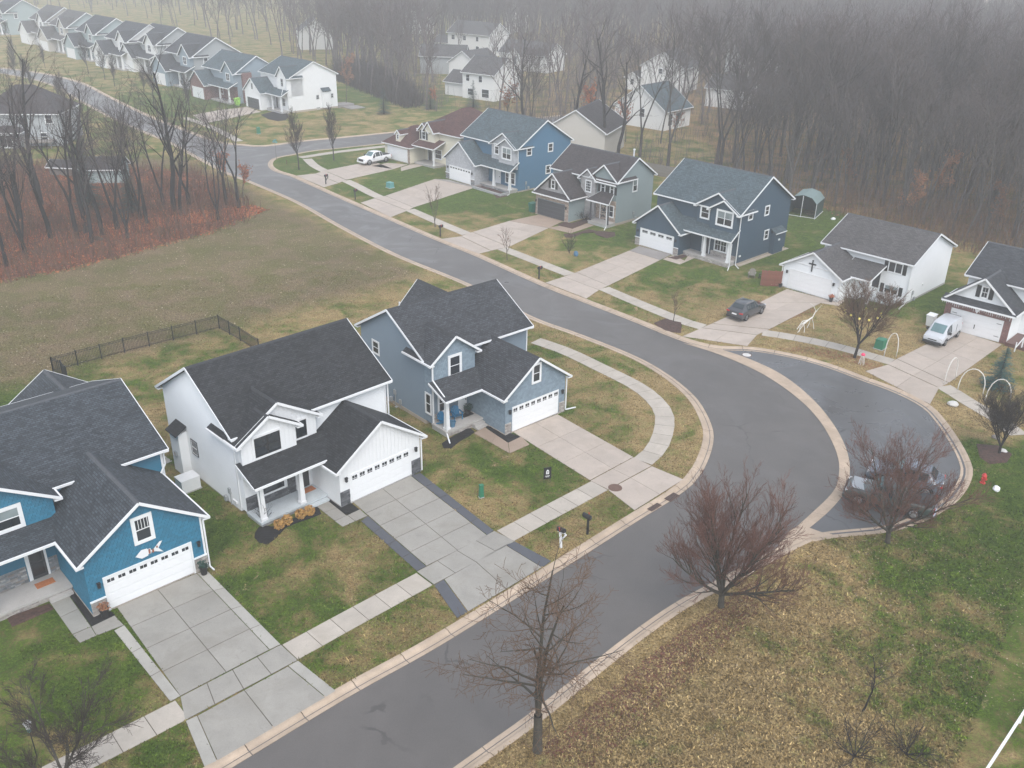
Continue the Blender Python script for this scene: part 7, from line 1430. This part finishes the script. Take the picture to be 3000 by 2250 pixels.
# string of yellow lights hung in the street tree
t=thing('string_lights','ring of yellow lantern lights hung round the street tree','string lights',(PT['lighttree'][0],PT['lighttree'][1],0)); b_=MB(); ring=[(1.55*math.cos(2*PI*k_/24),1.55*math.sin(2*PI*k_/24),4.35+.08*math.sin(k_)) for k_ in range(25)]; b_.tube(ring,.012,4); b_.obj('wire',M['black'],t); sp_=MB().lathe(0,0,[(.03,-.1),(.10,-.05),(.10,.05),(.03,.1)],8).mesh('lantern',M['yellow'])
for k_ in range(0,24,2): link('lantern',sp_,t,ring[k_])
# pink ornament at the tree foot
t=thing('garden_ornament','pink and white wire ornament at the foot of the lit street tree','ornament',PT['flam'],0); b_=MB().lathe(0,0,[(.02,.85),(.17,.9),(.19,1.0),(.1,1.1),(.02,1.12)],10); b_.obj('pink_head',M['pink'],t); b_=MB()
for k_ in range(6): a=k_; b_.tube([(.25*math.cos(a),.25*math.sin(a),0),(.2*math.cos(a),.2*math.sin(a),.5),(.08*math.cos(a),.08*math.sin(a),.9)],.02,4)
b_.obj('wire_body',M['whitewire'],t)
# bins
def binn(label,loc,rz,mat,z=0,s_=1,name='wheeled_bin'):
    t=thing(name,label,'bin',(loc[0],loc[1],z),rz); b_=MB(); b_.add([(-.26,-.28,.08),(.26,-.28,.08),(.26,.28,.08),(-.26,.28,.08),(-.32,-.36,1.0),(.32,-.36,1.0),(.32,.36,1.0),(-.32,.36,1.0)],[(0,3,2,1),(4,5,6,7),(0,1,5,4),(1,2,6,5),(2,3,7,6),(3,0,4,7)]); b_.obj('body',M[mat],t); b_=MB(); b_.quadslab((-.34,-.4,1.05),(.34,-.4,1.05),(.34,.4,1.1),(-.34,.4,1.1),.05); b_.obj('lid',M[mat],t)
    for s2 in (-1,1): b_=MB().tube([(s2*.22,.3,.12),(s2*.3,.3,.12)],.12,10); b_.obj('wheel',M['rubber'],t)
    b_=MB(); b_.box(-.25,.25,.4,.46,.98,1.02); b_.obj('handle',M[mat],t); t.scale=(s_,s_,s_)
binn('dark green wheeled bin at the left of the dark garage door',PT['bin6'],R(-45),'bin',s_=1.25); binn('lime green wheeled bin beside the far black garage door',(-59.6,202.7),R(-45),'lime',s_=1.5); binn('pale bin with teal lid between van and lawn',(41.0,84.6),R(-45),'white',s_=1.15)
# street sign
t=thing('street_sign','green-blue street name sign on a thin pole at the corner','street sign',PT['street'],R(-20)); b_=MB().tube([(0,0,0),(0,0,3.0)],.035,6); b_.obj('pole',M['chrome'],t); b_=MB(); b_.box(-.45,.45,-.015,.015,2.75,3.0); b_.obj('name_blade',M['tealplastic'],t); b_=MB(); b_.box(-.015,.015,-.45,.45,3.02,3.27); b_.obj('name_blade',M['tealplastic'],t)
# carport
t=thing('canopy_shed','dark green fabric canopy shed at the wood edge','canopy shed',(39.9,125.2),R(-30)); b_=MB(); pr=[(-1.9,0),(-1.9,2.0),(-1.2,2.75),(0,3.05),(1.2,2.75),(1.9,2.0),(1.9,0)]
b_.add([(x,-2.2,z) for x,z in pr[1:6]]+[(x,2.2,z) for x,z in pr[1:6]],[(i,i+1,i+6,i+5) for i in range(4)]); o=b_.obj('roof_cover',M['carportcloth'],t); sd_=o.modifiers.new('thick','SOLIDIFY'); sd_.thickness=.03
b_=MB(); b_.box(1.86,1.88,-2.2,2.2,.05,2.0); b_.box(-1.88,-1.86,-2.2,2.2,.05,2.0); b_.prism([(-1.86,.05),(1.86,.05),(1.86,2.0),(0,2.9),(-1.86,2.0)],lambda p,l:(p[0],l,p[1]),2.16,2.18); b_.obj('side_cover',M['carportside'],t)
for x in (-1.9,0,1.9): b_=MB(); b_.tube([(x,-2.2,0),(x,-2.2,2.0+(.95 if x==0 else 0))],.04,6); b_.obj('pole',M['white'],t)
b_=MB(); b_.bar((-1.9,-2.2,.1),(1.9,-2.2,.1),.06); b_.bar((1.95,-2.2,.1),(1.95,2.2,.1),.06); b_.obj('base_rail',M['white'],t)
# white plastic pipe rail in the bottom right corner
t=thing('white_rail','white jointed pipe rail crossing the bottom right corner','rail',(0,0,0)); 
rp_=[(18.06, 26.24), (21.58, 29.87), (24.94, 33.34), (28.94, 37.46)]
for (p,q) in zip(rp_[:-1],rp_[1:]): b_=MB(); b_.bar((*p,.48),(*q,.46),.12,.09); b_.obj('rail_length',M['white'],t)
for p in rp_: b_=MB(); b_.box(p[0]-.05,p[0]+.05,p[1]-.05,p[1]+.05,0,.45); b_.obj('post',M['white'],t)
# bird feeder by the left corner tree
t=thing('bird_feeder','white-roofed feeder hanging beside the bottom left tree','bird feeder',(-21.3,30.2)); MB().tube([(0,0,0),(0,0,2.1)],.025,6).obj('pole',M['black'],t); MB().lathe(0,0,[(.12,1.8),(.12,2.05),(.2,2.08),(.03,2.25)],10).obj('roof',M['white'],t); MB().lathe(0,0,[(.1,1.6),(.1,1.8)],10).obj('seed_tube',M['tealplastic'],t)
# logs/rocks pile in the litter; ornament boxes near the grey-green shrub; patio pieces
boulder('blue and white figure box beside the upright shrub',(7.25,104.7),(.4,.3,.4),'steelblue',seed=8,name='garden_ornament')['category']='ornament'
boulder('dark log pile in the red leaf litter',(-50.5,107.5),(1.1,.5,.25),'trunkbark',seed=9,name='log_pile')['category']='log'
boulder('snow-white rag in the far ranch yard',(43,122.4),(.4,.3,.2),'white',seed=10,name='covered_item')['category']='cover'
boulder('white satellite dish base behind the taupe roof',(16.4,149.5),(.5,.3,.6),'white',seed=11,name='garden_ornament')['category']='ornament'
t=thing('corner_marker','tiny dark post in the corner grass patch','post',(-36.9,148.9)); MB().tube([(0,0,0),(0,0,.7)],.06,6).obj('shaft',M['rust'],t)
# ---------------- haze ----------------
def haze():
    b_=MB(); b_.box(-620,640,-60,1050,-1.3,36.0); m_=bpy.data.materials.new('haze_air'); m_.use_nodes=True; t=m_.node_tree; t.nodes.clear()
    o=t.nodes.new('ShaderNodeOutputMaterial'); v=t.nodes.new('ShaderNodeVolumePrincipled'); v.inputs['Color'].default_value=(.97,.985,1.0,1); v.inputs['Density'].default_value=HAZE_DENSITY; v.inputs['Anisotropy'].default_value=0.0
    t.links.new(v.outputs[0],o.inputs['Volume']); ob=b_.obj('haze',m_,kind='stuff'); ob['label']='pale winter fog'
haze()
